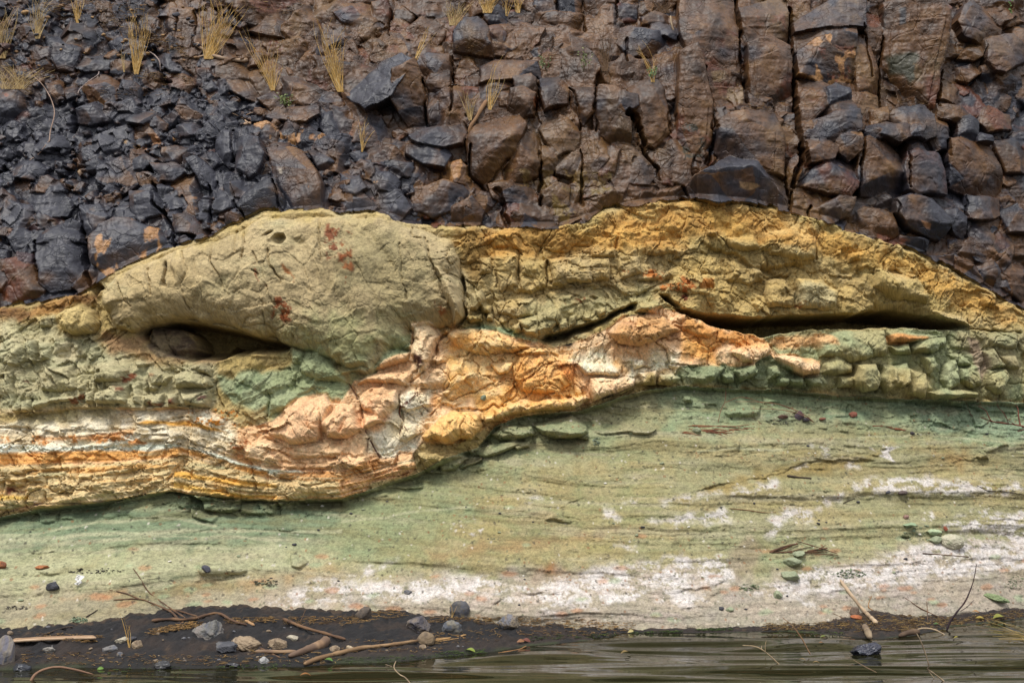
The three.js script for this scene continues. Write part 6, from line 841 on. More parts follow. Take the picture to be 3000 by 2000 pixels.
for (const a of [
  ['boulder', 'smooth grey boulder at the very edge of the mud', 'boulder', 'J', 20, 838, 130, 235, '5a5a64 6b6870 7d7468 484a54', { near: .75, rough: .03, deep: .7 }],
  ['boulder', 'largest grey boulder on the black mud beside the forked twig', 'boulder', 'J', 1432, 660, 205, 165, '55565c 66645f 78706a 47484e', { cuts: 9, tilt: .1 }],
  ['rock', 'tan angular rock in front of the largest grey boulder', 'rock', 'J', 1705, 732, 215, 112, tan, { tilt: -.15 }], ['rock', 'dark grey rock touching the tan angular rock', 'rock', 'J', 1545, 742, 165, 92, '3a3b40 4a4a4e 5a5854', {}], ['rock', 'flat brown rock above the weathered root', 'rock', 'J', 1920, 716, 145, 78, tan, { tilt: -.25 }],
  ['stone', 'small rough stone behind the flat brown rock', 'stone', 'J', 2012, 652, 72, 46, pale], ['stone', 'brown stone beside a thin straw near the reed strip', 'stone', 'J', 946, 708, 82, 62, tan], ['stone', 'grey jagged stone on the mud below the reed strip', 'stone', 'J', 752, 738, 105, 62, grey], ['stone', 'small grey stone leaning on the jagged stone', 'stone', 'J', 820, 768, 50, 42, grey], ['stone', 'light grey stone under the split reed strip', 'stone', 'J', 330, 730, 74, 44, '77726c 8a857c 66625e'], ['rock', 'wet black rock standing in the water beside the edge boulder', 'rock', 'J', 135, 868, 120, 62, '17181c 22242a 2c2f38', { wet: 1 }], ['stone', 'pale grey stone at the water line', 'stone', 'J', 1812, 812, 80, 58, '8a8a8c 9c9a96 6c6c70'], ['stone', 'rounded stone beside the raised end of the weathered root', 'stone', 'J', 2302, 735, 66, 54, tan], ['stone', 'pale flattened stone beside the end of the reed strip', 'stone', 'J', 832, 665, 92, 42, pale], ['stone', 'dark stone behind the pale flattened stone', 'stone', 'J', 912, 660, 66, 42, darks], ['rock', 'wet dark rock at the water edge among green weed', 'rock', 'J', 1120, 850, 120, 64, '1b1b1e 2a2a2c 343230', { wet: 1 }], ['rock', 'wet dark rock below the pale grey stone', 'rock', 'J', 1600, 838, 90, 42, '1d1c1f 2b2a2e', { wet: 1 }], ['stone', 'small rusty stone at the upper edge of the mud', 'stone', 'J', 66, 612, 42, 32, tan],
  ['rock', 'rounded brown lava rock at the end of the litter line', 'rock', 'K', 155, 514, 112, 102, '4a4038 5c5044 3c3632', { rough: .1 }], ['rock', 'rough brown and grey rock half sunk in black mud', 'rock', 'K', 530, 594, 155, 122, '5a5048 6c6258 474348 3c3a40', { rough: .12, cuts: 14 }], ['rock', 'faceted blue grey rock on the black mud', 'rock', 'K', 765, 606, 122, 112, '474a52 585b62 6c6658 3b3d45', { cuts: 9, tilt: .2 }], ['rock', 'round pitted rock standing on the pale bench edge', 'rock', 'K', 816, 486, 122, 120, '3f3d3e 55504a 4a4c55 6b6048', { rough: .11, near: .75 }], ['rock', 'grey wedge shaped rock at the thin end of the mud', 'rock', 'K', 1150, 575, 132, 112, '55565c 6a6a70 7d6f5a 44454b', { cuts: 8, tilt: -.3 }], ['rock', 'tan ball shaped rock at the end of the long branch', 'rock', 'K', 580, 690, 115, 104, '6b5a44 7c6a52 5a4c3c', { near: .76, rough: .08 }], ['stone', 'pale broken stone beside the long branch', 'stone', 'K', 52, 720, 62, 42, '9a8a70 ab9a80'], ['stone', 'small tan stone in front of the ball shaped rock', 'stone', 'K', 560, 708, 52, 34, tan],
  ['rock', 'wet black rock rising from open water', 'rock', 'L', 1280, 752, 200, 92, '17171d 24242c 30303c 1c2430', { wet: 1, cuts: 12 }],
  ['stone', 'black stone with white specks on the pale green ledge', 'stone', 'J', 362, 296, 92, 58, '26262a 34343a 48484c'], ['stone', 'dark wedge stone perched on the pale green ledge', 'stone', 'J', 1420, 172, 60, 44, '3a3a42 4c4c55', { tilt: -.4 }], ['stone', 'rusty stone at the edge of the green bench', 'stone', 'J', 8, 155, 62, 58, rusty], ['stone', 'flat rusty stone lying on the green bench', 'stone', 'J', 290, 152, 92, 26, '8a5430 9c6238 6b4430'], ['stone', 'grey flat stone on the white crust', 'stone', 'K', 460, 326, 52, 30, grey],
  ['stone', 'round green stone on the white crust', 'stone', 'L', 655, 352, 66, 52, greenish], ['stone', 'green stone on the tan slope with litter before it', 'stone', 'L', 738, 220, 125, 58, greenish], ['stone', 'flat green stone below the driftwood pile', 'stone', 'L', 750, 128, 125, 56, greenish], ['stone', 'small green stone just under the driftwood pile', 'stone', 'L', 806, 66, 100, 38, greenish], ['stone', 'small green pebble beside a dark pebble near the water', 'stone', 'L', 325, 446, 52, 32, greenish], ['stone', 'dark pebble beside a small green pebble', 'stone', 'L', 268, 440, 40, 28, darks], ['slab', 'long green slab lying on the grey bench near the dark twig', 'slab', 'L', 2160, 372, 165, 46, '76845c 838f68', { tilt: -.3, deep: .5 }],
  ['stone', 'reddish stone below the far undercut', 'stone', 'I', 1175, 284, 54, 38, '7b4a3a 8a5644'], ['slab', 'square dark purple slab stone leaning under arched twigs', 'stone', 'I', 805, 300, 62, 62, '4a3f48 5a4c54', { deep: .4 }], ['stone', 'low brown stone beside the purple slab stone', 'stone', 'I', 690, 294, 68, 28, '5a4238 6b5044'], ['stone', 'reddish flat stone near the purple slab stone', 'stone', 'I', 965, 305, 46, 20, '7a4c3c'], ['stone', 'dark stone at the foot of the purple slab stone', 'stone', 'I', 852, 314, 56, 28, '3c383e 4a454a'], ['stone', 'oval brown stone on the upper white crust', 'stone', 'I', 1515, 818, 62, 28, '4a4040 5a4c48', { near: .8 }], ['stone', 'small grey stone beside the oval brown stone', 'stone', 'I', 1415, 812, 38, 22, '45454e'], ['stone', 'dark stone at the head of a dotted crack', 'stone', 'I', 1585, 408, 34, 28, '3a3438'], ['stone', 'green stone on the red straw heap', 'stone', 'I', 95, 390, 64, 38, greenish], ['stone', 'pinkish stone on the tan bench', 'stone', 'I', 1540, 988, 40, 34, '8a6a60 77584e'],
  ['boulder', 'pale rounded boulder at the edge of the white crust', 'boulder', 'I', 1850, 1180, 150, 96, 'a9a48a b5ae98 97987c', { near: .75, deep: .6 }], ['stone', 'pale green flat stone beside the pale boulder', 'stone', 'I', 1735, 1092, 86, 44, '9cab86 a8b592'], ['stone', 'broken green stone in front of the small hollow', 'stone', 'I', 1560, 1042, 96, 32, '7f9272 8c9c7c'], ['stone', 'green stone between the small hollow and the pale boulder', 'stone', 'I', 1740, 1150, 84, 50, greenish], ['stone', 'reddish pebble among the broken green stones', 'stone', 'I', 1812, 1066, 34, 32, '8a4a34'], ['stone', 'small grey green stone on the orange bed', 'stone', 'E', 972, 1432, 40, 42, '69745f 7a8470'],
]) stone(...a);
// pebbles scattered over the bench: too alike to tell one from another
{ const r = rng(77);
  const spots = []; for (let k = 0; k < 110; k++) spots.push([40 + 2920 * r(), 1240 + 560 * r()]);
  for (const [px, py] of spots) { const P = hit(px, py); if (P[3] !== 'rock' || UN[find(ys, P[1]) * NX + find(xs, P[0])] !== 0) continue; const w = (5 + 11 * r() * r()) * 2.352, kind = r(); const where = py < 1400 ? 'on the upper bench below the undercut' : py > 1690 ? 'on the lower bench near the water' : px < 1200 ? 'on the near green part of the bench' : 'on the middle of the tan bench', what = kind < .55 ? 'small dark pebble' : kind < .85 ? 'small green rock chip' : 'small white fragment'; stone('pebble', what + ' lying ' + where, kind < .55 ? 'pebble' : kind < .85 ? 'rock chip' : 'fragment', 'J', px * 2.352, (py - 1600) * 2.352, w, w * (.4 + .3 * r()), kind < .55 ? darks : kind < .85 ? greenish : 'c8c2b4 d4cfc4', { group: what + 's ' + where, cuts: 8 }); }
  for (let k = 0; k < 46; k++) { const px = 60 + 1500 * r(), py = 1830 + 110 * r(), P = hit(px, py); if (P[3] !== 'mud') continue; const w = (6 + 14 * r() * r()) * 2.352; stone('pebble', 'small stone lying on the black mud', 'pebble', 'J', px * 2.352, (py - 1600) * 2.352, w, w * .6, r() < .5 ? tan : grey, { group: 'small stones on the mud', cuts: 8 }); }
  for (let k = 0; k < 70; k++) { const px = 20 + 560 * r(), py = 10 + 190 * r(); const w = (8 + 16 * r() * r()) * 2.34; stone('slope_stone', 'small loose stone on the upper earth slope', 'stone', 'A', px * 2.34, py * 2.34, w, w * .6, r() < .4 ? '6b5036 7d6040' : r() < .7 ? darks : '8a6a44 9a7c54', { group: 'loose stones on the upper earth slope', cuts: 8 }); }
}
// crumbled green chips in heaps
const chipGeo = new THREE.TetrahedronGeometry(1, 0);
function chips(k, x, y, w, h, count, label, cols) {
  const r = rng(stoneSeed++), [px, py] = S(k, x, y), s = OFF[k][2], parts = [], pal = cols.split(' ').map(c => alb(c, 1));
  for (let i = 0; i < count; i++) { const a = r() * 6.283, q = Math.sqrt(r()), P = hit(px + Math.cos(a) * q * w / s / 2, py + Math.sin(a) * q * h / s / 2), m = (.004 + .012 * r() * r()), g = chipGeo.clone(); g.scale(m * (1 + r()), m * .6, m * (1 + r())); g.rotateY(r() * 6); g.rotateX((r() - .5)); g.translate(P[0], P[1] + m * .3, P[2] + m * .3); const c = pick(pal, r()), C = new Float32Array(g.attributes.position.count * 3); for (let t = 0; t < C.length; t++) C[t] = c[t % 3]; g.setAttribute('color', new THREE.BufferAttribute(C, 3)); parts.push(g); }
  const o = new THREE.Mesh(mergeGeometries(parts), STONE); o.name = numbered('crumbled_chips'); o.castShadow = o.receiveShadow = true; scene.add(tag(o, label, 'rock chips', null, 'stuff'));
}
for (const a of [['L', 1150, 190, 230, 60, 160, 'crumbled green chips on the lower white crust', '72805f 828e70 647054'], ['L', 460, 285, 150, 50, 90, 'crumbled green chips below the slab edge', '768060 848c6c'], ['I', 1650, 1090, 330, 120, 160, 'crumbled green chips round the broken green stones', '74826a 869278 667358'], ['I', 660, 320, 200, 40, 90, 'dark crumbs under the purple slab stone', '5a5a4c 6c7060'], ['J', 540, 510, 130, 40, 80, 'green crumbs beside a short stick above the mud', '66785c 7c8c70'], ['J', 1840, 255, 180, 50, 80, 'dark crumbs on the tan bench', '4a4238 5f5a48 6b7058'], ['H', 1760, 220, 60, 60, 60, 'crumbs beside the round hollow', '6b7460 84907a'], ['J', 650, 170, 400, 40, 60, 'dark crumbs along the pale ledge', '38342f 4f4a42'], ['J', 120, 425, 180, 30, 50, 'dark crumbs near the edge of the pale bench', '332e2c 4a423a'], ['L', 2300, 250, 120, 90, 70, 'green crumbs at the far edge of the grey bench', '74845f 667754']]) chips(...a);
// ---------------------------------------------------------------- twigs, roots, driftwood
const woodMat = new THREE.MeshStandardMaterial({ vertexColors: true, roughness: .85, bumpMap: bumpTex, bumpScale: .003 });
function tube(P, r0, r1, cols, seed, sides = 6, rough = .12, cap = true) {    // tapered, slightly crooked stem through the points
  const r = rng(seed), pal = cols.split(' ').map(h => alb(h, 1)), cv = new THREE.CatmullRomCurve3(P.map(p => new THREE.Vector3(...p))), len = cv.getLength(), n = Math.max(4, Math.min(60, Math.ceil(len / Math.max(.012, r0 * 1.5)))), pos = [], col = [], uv = [], idx = [], fr = cv.computeFrenetFrames(n, false), s0 = r() * 50;
  for (let i = 0; i <= n; i++) { const t = i / n, c = cv.getPointAt(t), rad = lerp(r0, r1, t) * (1 + rough * 1.5 * noise(t * len * 22 + s0, 3)) * (cap && (i === 0 || i === n) ? .55 : 1); const w = pick(pal, .5 + .8 * noise(t * len * 14 + s0, 9));
    for (let k = 0; k < sides; k++) { const a = k / sides * 6.2832, q = rad * (1 + rough * noise(s0 + k * 3.1, t * len * 30)), nx = fr.normals[i], b = fr.binormals[i], x = Math.cos(a) * q, y = Math.sin(a) * q; pos.push(c.x + nx.x * x + b.x * y, c.y + nx.y * x + b.y * y, c.z + nx.z * x + b.z * y); const s = 1 + .2 * noise(k * 5 + s0, t * len * 9); col.push(w[0] * s, w[1] * s, w[2] * s); uv.push(t * len, k / sides * .1); } }
  for (let i = 0; i < n; i++) for (let k = 0; k < sides; k++) { const a = i * sides + k, b = i * sides + (k + 1) % sides; idx.push(a, b, a + sides, b, b + sides, a + sides); }
  for (const [i, flip] of [[0, 1], [n, 0]]) { const m = pos.length / 3, c = cv.getPointAt(i / n); pos.push(c.x, c.y, c.z); col.push(...pal[0]); uv.push(0, 0); for (let k = 0; k < sides; k++) { const a = i * sides + k, b = i * sides + (k + 1) % sides; flip ? idx.push(m, b, a) : idx.push(m, a, b); } }
  const g = new THREE.BufferGeometry(); g.setAttribute('position', new THREE.Float32BufferAttribute(pos, 3)); g.setAttribute('color', new THREE.Float32BufferAttribute(col, 3)); g.setAttribute('uv', new THREE.Float32BufferAttribute(uv, 2)); g.setIndex(idx); g.computeVertexNormals(); return g;
}
let twigSeed = 500;
function line3(k, a, mode, r) {                               // traced line to points: lying on what is there, or rising from its first point
  const q = pts(a).map(p => S(k, p[0], p[1]));
  if (mode === 'lie') return q.map(p => { const h = hit(p[0], p[1]); return [h[0], h[1] + r * .8, h[2] + r * .6]; });
  const h0 = hit(q[0][0], q[0][1]), h1 = mode === 'bridge' ? hit(...q[q.length - 1]) : null, n = q.length - 1;
  return q.map((p, i) => { const z = h1 ? lerp(h0[2], h1[2], i / n) + .02 + .05 * Math.sin(i / n * 3.14) : h0[2] + .01 + .03 * i * Math.sin(twigSeed * 1.7); const o = atZ(p[0], p[1], z); if (i === 0) o[1] -= r; return o; });
}
function twig(name, label, category, k, stems, cols, group) {  // stems: [points, radius at the root, at the tip, how]
  const root = stems.length > 1 ? new THREE.Group() : null; let first = null, o;
  stems.forEach(([a, r0, r1, mode], i) => {
    const P = line3(k, a, mode ?? 'lie', r0), g = tube(P, r0, r1 ?? r0 * .6, cols, twigSeed++, r0 > .015 ? 9 : 5);
    if (root) { if (!first) { first = P[0]; root.position.set(...first); } g.translate(-first[0], -first[1], -first[2]); }
    o = new THREE.Mesh(g, woodMat); o.castShadow = o.receiveShadow = true; o.name = i ? 'branch' + (i > 1 ? '_' + String(i - 1).padStart(3, '0') : '') : 'main_stem'; if (root) root.add(o);
  });
  const t = root ?? o; t.name = numbered(name); scene.add(tag(t, label, category, group)); return t;
}
const bark = '4a3526 5c4330 6e5238', palewood = '9a856a b09a7c 85715a', redtwig = '6b3a26 7d4830 8a5a3c', greywood = '77695c 8a7c6e 685a4e', darkwood = '2e241c 3d3026', straw = 'b08a4c c49e5c a07a42';
twig('fallen_branch', 'forked brown twig lying against the bench above the black mud', 'twig', 'J', [[[1045,520,1180,510,1240,515,1350,505,1430,480,1480,470,1530,480,1580,510,1640,535,1700,550], .014, .01, 'lie'], [[1230,512,1180,460,1120,430,1040,395,970,372,780,375], .011, .005], [[960,370,880,335,750,305], .008, .004], [[1275,500,1200,450,1100,380,1020,315,960,220,915,155], .008, .004], [[1360,490,1250,455,1150,435], .008, .005], [[1225,575,1240,540,1268,515], .006, .005]], bark);
twig('driftwood_branch', 'brown stick slanting down the mud behind the weathered root', 'branch', 'J', [[[1950,508,2100,570,2250,612,2380,650], .014, .012]], bark);
twig('driftwood_branch', 'long brown branch lying along the water edge', 'branch', 'J', [[[2095,825,2200,785,2352,745,2500,712,2700,690,2880,662], .02, .012]], '6b5238 7d6244 8c7050');
twig('driftwood_root', 'weathered grey brown root with a raised end', 'root', 'J', [[[1990,768,2060,745,2140,715,2215,690,2255,655], .02, .045], [[1760,735,1900,737,2050,737], .016, .014]], '7a6048 8d7256 655040');
twig('stick', 'thin stick leaning on the tan angular rock', 'stick', 'J', [[[1790,705,1860,740,1930,772], .008]], bark);
twig('stick', 'dark stick curving over the edge of the litter', 'stick', 'J', [[[245,642,320,612,430,572,500,562], .012, .006]], darkwood);
twig('stick', 'short dark stick lying on the pale bench', 'stick', 'J', [[[590,492,640,462,672,440], .007, .004]], darkwood);
twig('arched_root', 'arched bare root rising from the water near the edge boulder', 'root', 'J', [[[195,945,240,882,320,842,400,832,500,847,640,882], .012, .006, 'stand'], [[345,865,400,895], .004, .003, 'stand']], '7a5c48 8c6c54');
twig('stick', 'short cut stick beside the large grey boulder', 'stick', 'J', [[[1690,520,1750,552], .013, .013]], '9a7650 ab8760');
twig('thin_twig', 'thin twig standing up from the litter on the bench', 'twig', 'J', [[[2062,530,2085,480,2105,435], .003, .002, 'stand']], bark);
twig('water_twig', 'pale thin twig bending down into the water', 'twig', 'K', [[[478,945,440,905,400,882,362,835,375,790], .006, .003, 'stand'], [[355,828,300,812], .003, .002, 'stand']], palewood);
twig('water_twig', 'orange brown twig floating beside red leaves', 'twig', 'K', [[[1080,740,1170,725,1230,712,1275,690], .005, .004]], '8a6238 9a7044');
twig('splintered_cane', 'splintered straw coloured cane on the mud beside the ball shaped rock', 'cane', 'K', [[[642,655,740,640,860,615], .009, .006], [[650,640,750,632,840,622], .005, .003], [[660,660,770,642,855,630], .004, .003]], 'a07c50 b08c5c');
twig('driftwood_pole', 'pale driftwood pole leaning from the bench to the water', 'driftwood', 'L', [[[1335,540,1220,420,1150,330,1085,240], .02, .014]], 'a08a6e b39c80 8c7860');
twig('wood_stump', 'short broken log end at the water edge under the driftwood pole', 'log', 'L', [[[1250,565,1270,600,1290,650], .03, .026]], '6b5a48 8a7860 544636');
twig('wood_stump', 'dark knotted wood piece floating at the litter edge', 'driftwood', 'L', [[[1490,628,1560,605,1625,598], .016, .032]], '4a3828 6b5540 3a2c20');
twig('water_twig', 'long pale twig trailing from the knotted wood into the water', 'twig', 'L', [[[1815,935,1740,880,1690,845,1700,830,1682,760,1650,670,1615,600], .005, .004, 'stand'], [[1740,910,1690,850], .003, .002, 'stand']], palewood);
twig('water_twig', 'pale bent twig arching over the knotted wood', 'twig', 'L', [[[1815,608,1740,575,1660,565,1580,585], .007, .006, 'stand']], palewood);
twig('upright_twig', 'dark purple twig standing at the water edge by the far bank', 'twig', 'L', [[[1822,572,1850,515,1880,470,1950,380,2000,260,2015,200,2028,120], .011, .003, 'stand'], [[1915,445,1960,420,2012,368], .004, .002, 'stand'], [[2005,270,2030,310,2090,336], .003, .002, 'stand']], '3f2c2c 503838 33242a');
twig('water_twig', 'thin brown twig slanting out of the water before the litter', 'twig', 'L', [[[882,740,820,630,760,550,690,490], .006, .003, 'stand']], '7d6044 927454');
twig('water_twig', 'antler shaped pale twig rising from open water', 'twig', 'L', [[[672,815,620,770,560,720,500,690,415,682], .006, .003, 'stand'], [[572,722,570,690,578,648], .004, .002, 'stand'], [[545,705,546,684], .003, .002, 'stand']], '9a8464 ac9676');
twig('stick', 'brown stick poking from the litter beside the driftwood pole', 'stick', 'L', [[[1150,520,1090,490,1035,465], .006, .003]], bark);
twig('stick', 'long brown stick leaning from the litter up the grey bench', 'stick', 'L', [[[1800,502,1720,470,1640,430,1535,360], .007, .004], [[1690,515,1688,450,1684,382], .006, .004]], bark);
twig('water_twig', 'thin twig lying in dark water below the wet black rock', 'twig', 'L', [[[1340,866,1260,830,1175,780], .004, .002, 'stand']], '77624a');
twig('curled_stick', 'small curled stem beside the driftwood pole', 'stem', 'L', [[[1310,445,1282,420,1285,390,1305,345], .006, .003]], '8a6438');
twig('stick', 'long straight stick lying on the white crust', 'stick', 'L', [[[1655,52,1800,62,1975,76], .006, .005]], '4a3426 5c4430');
twig('driftwood_pile', 'small pile of brown driftwood sticks on the bench', 'driftwood', 'L', [[[600,34,700,4,800,-18], .012, .008, 'bridge'], [[610,36,1000,38], .008, .006, 'bridge'], [[790,-40,930,6,1070,52], .006, .004, 'bridge'], [[830,44,1075,60], .006, .004, 'bridge'], [[640,30,760,-6], .008, .006, 'bridge'], [[860,26,1000,12], .01, .007, 'bridge'], [[700,40,900,0], .005, .004, 'bridge'], [[900,40,990,-10], .005, .003, 'bridge']], '5a3e28 6e4e34 452f20');
twig('red_straw_heap', 'heap of thin red brown sticks on the upper bench', 'stick heap', 'I', Array.from({ length: 22 }, (_, i) => { const r = rng(i + 40), x = -20 + 400 * r(), y = 345 + 55 * r(), d = (r() - .35) * 50; return [[x, y, x + 50 + 40 * r(), y + d * .4, x + 110 + 60 * r(), y + d], .005, .003]; }), redtwig);
twig('arched_twig', 'thin reddish twigs arching over the upper bench', 'twig', 'I', [[[905,318,850,275,780,240,650,195,500,180,360,180], .005, .002, 'bridge'], [[890,310,800,262,640,232,470,230], .004, .002, 'bridge'], [[245,320,265,240,292,180,300,90], .004, .002, 'bridge'], [[290,185,400,150,540,185,640,235], .003, .002, 'bridge'], [[560,355,520,315,480,290], .003, .002]], redtwig);
twig('bare_shrub', 'bare reddish shrub reaching in beside the far bench', 'shrub', 'I', [[[2420,360,2300,340,2200,325,2130,310,2090,240,2040,210], .012, .004, 'stand'], [[2140,312,2090,316,2040,320], .006, .003, 'stand'], [[2330,342,2318,280,2310,220,2260,170,2250,110], .009, .003, 'stand'], [[2312,225,2325,180,2320,130], .006, .002, 'stand'], [[2400,350,2340,375,2240,402], .006, .003, 'stand'], [[2132,308,2060,290,2000,280,1950,170], .005, .002, 'stand'], [[2092,244,2120,180,2110,120], .005, .002, 'stand'], [[2250,330,2220,260,2180,220,2160,150], .005, .002, 'stand'], [[2300,338,2240,300,2200,240], .004, .002, 'stand']], '6b4030 7a4c38 5a3428');
twig('thin_twig', 'thin brown twig lying across the white crust below the ledge', 'twig', 'I', [[[320,918,450,930,560,946,645,945], .005, .003]], '7d5838');
twig('thin_twig', 'dark twig lying above the brown crust patch', 'twig', 'I', [[[580,846,650,838,730,830], .004, .003]], darkwood);
twig('thin_twig', 'dark forked twig along the far white crust', 'twig', 'I', [[[2030,760,2100,795,2200,800,2350,822], .006, .003], [[2110,800,2080,775,2060,770], .003, .002]], darkwood);
twig('thin_twig', 'short dark twig on the tan bench below the white crust', 'twig', 'I', [[[1110,882,1150,862,1190,850], .005, .003]], darkwood);
twig('driftwood_piece', 'dark wood piece lying below the long ledge', 'driftwood', 'I', [[[720,695,780,704,890,714], .011, .008]], '2e2620 403428');
twig('dead_leaf_line', 'red brown leaves and stems lying along the upper bench', 'leaves', 'I', [[[1310,350,1400,352,1470,372,1540,380], .006, .004], [[1460,375,1500,378,1530,385], .014, .008]], redtwig);
twig('plant_root', 'thick dark root hanging in a crack of the orange bed', 'root', 'Q', [[[1070,740,1150,880,1190,1020,1230,1200,1290,1320,1380,1480], .004, .007], [[1240,1200,1260,1280,1250,1420], .004, .003]], '4a2c20 5c3828');
twig('plant_root', 'branching red roots spread over the cream rock', 'root', 'Q', [[[1730,800,1720,860,1660,920,1580,960], .006, .003], [[1735,830,1760,900,1790,960,1850,1020], .005, .003], [[1700,930,1740,1000,1800,1060], .004, .002], [[1580,960,1570,1060,1610,1120], .009, .005], [[1600,1160,1570,1240,1600,1290], .005, .003], [[1610,1160,1650,1220,1680,1280], .004, .002]], '5a2f22 6b3c2a');
twig('bleached_twig', 'bleached twig bent over the dark rubble', 'twig', 'A', [[[520,690,540,620,600,560,670,510,680,485,740,470,765,430,755,350], .007, .003, 'bridge']], '8c7c78 a09088');
twig('bleached_twig', 'long bleached twig arching down the dark rubble', 'twig', 'A', [[[200,1100,260,1060,300,1010,335,965], .005, .004], [[335,965,342,900,370,780,355,700,310,610,260,550,215,510], .007, .003, 'bridge']], '8c7464 9c8474');
twig('bleached_twig', 'short bleached twig hooked over the earth slope', 'twig', 'A', [[[1100,480,1090,420,1060,380,1010,345], .009, .005, 'bridge']], '8c7c74 9c8c84');
twig('bleached_root', 'bleached roots under the largest grass tuft', 'root', 'A', [[[1335,318,1380,340,1430,375,1520,405,1600,418,1700,420], .014, .026], [[1345,315,1360,335], .03, .024], [[1520,385,1524,350,1526,330], .014, .01], [[1240,385,1330,400,1400,385], .01, .008]], '7d6450 937a62 a89078');
twig('bleached_twig', 'small knotted twig on the dark ledge', 'twig', 'A', [[[1720,855,1690,840,1665,815,1590,780], .009, .004], [[1668,818,1690,790,1735,772], .006, .003], [[1670,860,1720,850], .016, .01]], '9a7c60 ab8e72');
twig('bleached_twig', 'thin grey twig beside the small green plant', 'twig', 'A', [[[1920,742,1960,705,1990,690,2035,682,2025,660], .006, .003, 'stand'], [[1990,690,2000,600,2012,530], .004, .002, 'stand']], '8a7a72');
twig('leaning_stick', 'rough brown stick leaning against the columns', 'stick', 'B', [[[872,915,890,860,920,815,960,745,995,690], .018, .022, 'bridge']], '7d5c40 92704e');
twig('standing_stick', 'pale stick standing in the cleft beside the great columns', 'stick', 'B', [[[2278,200,2262,150,2258,108], .014, .01, 'stand']], palewood);
// ---------------------------------------------------------------- dry grass
const grassMat = new THREE.MeshStandardMaterial({ vertexColors: true, roughness: .8, side: THREE.DoubleSide });
function grass(label, k, bx, by, spread, tips, count, cols, o = {}) {          // foot, width of the foot, two ends of the line the tips reach
  const [px, py] = S(k, bx, by), h = hit(px, py), s = OFF[k][2], m = scaleAt(h[2]) / s, r = rng(twigSeed++), parts = [], base = [h[0], h[1], h[2] + .015];
  for (let i = 0; i < Math.round(count * 1.3); i++) {
    const u = r() * 1.5 - .25, tx = lerp(tips[0], tips[2], u) + (r() - .5) * 80, ty = lerp(tips[1], tips[3], u), L = .35 + .85 * Math.pow(r(), .8), x0 = (r() - .5) * spread * m, dx = (tx - bx) * m * L, dy = (by - ty) * m * L, bend = (r() - .5) * .5 * dy + (o.lean ?? 0) * dy, droop = r() * r() * .22 * dy, dz = (r() - .3) * .35 * dy, P = [];
    for (let q = 0; q <= 4; q++) { const t = q / 4; P.push([x0 + dx * t + bend * t * (1 - t) * 1.6, dy * (t * .92 + .08 * Math.sin(t * 3)) - droop * t * t * t - (q === 0 ? .02 : 0), dz * t * t + (r() - .5) * .004]); }
    parts.push(tube(P, (o.r ?? .003) * (.7 + .6 * r()), .0012, cols, twigSeed * 7 + i, 3, .02, false));
  }
  const g = mergeGeometries(parts), mesh = new THREE.Mesh(g, grassMat); mesh.position.set(...base); mesh.name = numbered(o.name ?? 'dry_grass_tuft'); mesh.castShadow = mesh.receiveShadow = true; scene.add(tag(mesh, label, o.category ?? 'grass')); return mesh;
}
const gold = 'c49a52 d2ac66 9a783e dcc088 b08a48', dull = 'a08452 b49866 84693e c0a878', brownish = '5c4632 6e543a';
grass('largest golden grass tuft standing over bleached roots', 'A', 1430, 395, 60, [1430, -40, 1640, 10], 60, gold, { lean: .12 });
grass('golden grass tuft growing below the earth slope', 'A', 935, 500, 30, [900, 100, 1010, 60], 34, gold);
grass('golden grass tuft hanging over the brown ledge', 'A', 1870, 610, 30, [1720, 210, 1900, 330], 34, gold, { lean: -.1 });
grass('golden grass tuft beside the great angular boulder', 'A', 2335, 620, 40, [2190, 120, 2330, 200], 44, gold, { lean: -.12 });
grass('pale grass tuft on the dark rocks of the upper slope', 'A', 258, 255, 30, [190, -30, 330, -20], 36, dull);
grass('wispy grass at the very edge of the upper slope', 'A', 10, 390, 60, [-40, 120, 80, 60], 40, dull);
grass('small straight grass tuft near the top of the slope', 'A', 532, 150, 20, [500, -40, 550, -40], 18, gold);
grass('grass tuft on top of the central dark boulder', 'B', 1000, 80, 60, [960, -60, 1090, -60], 40, gold);
grass('sparse grass between the dark blocks near the top', 'B', 1210, 80, 30, [1180, -60, 1260, -40], 16, gold);
grass('dry brown shrub left of the central dark boulder', 'B', 770, 165, 60, [730, 0, 850, 20], 46, dull);
grass('tall single grass stalks in front of the cracked column top', 'B', 1018, 742, 20, [1050, 395, 1110, 440], 12, gold);
grass('thin dry stalks above the leaning stick', 'B', 884, 815, 20, [830, 590, 930, 600], 14, dull);
grass('curved dry stalks in front of the brown face', 'B', 510, 405, 20, [560, 180, 650, 190], 8, gold, { lean: .1 });
grass('thin forked stalks on the brown ledge', 'B', 140, 1030, 16, [90, 690, 210, 840], 9, gold);
grass('brown dead stalks beside the flat topped block', 'B', 1805, 480, 40, [1750, 170, 1850, 200], 26, brownish);
grass('thin dry stalks with a few leaves above the rounded column', 'B', 2135, 555, 30, [2030, 290, 2150, 330], 10, gold);
grass('dry stalks in the cleft near the top', 'B', 1130, 100, 20, [1110, -30, 1150, -20], 8, gold);
grass('single dry stalk among dark rocks', 'A', 850, 485, 10, [830, 310, 860, 330], 4, dull);
grass('tangle of dry stems at the edge of the slope', 'A', 90, 600, 160, [-20, 430, 230, 480], 60, dull, { r: .0025 });
grass('dry tangle at the top beside the great columns', 'B', 2200, 80, 120, [2120, -20, 2290, 10], 40, brownish, { r: .0025 });
grass('straw stems fanning over the water at the far end', 'L', 2420, 640, 60, [2140, 520, 2200, 640], 22, 'a89058 b89e64 8f7c44', { lean: .05 });
grass('thin yellow straw standing in front of the pale bench', 'J', 892, 690, 8, [855, 430, 870, 430], 3, gold);
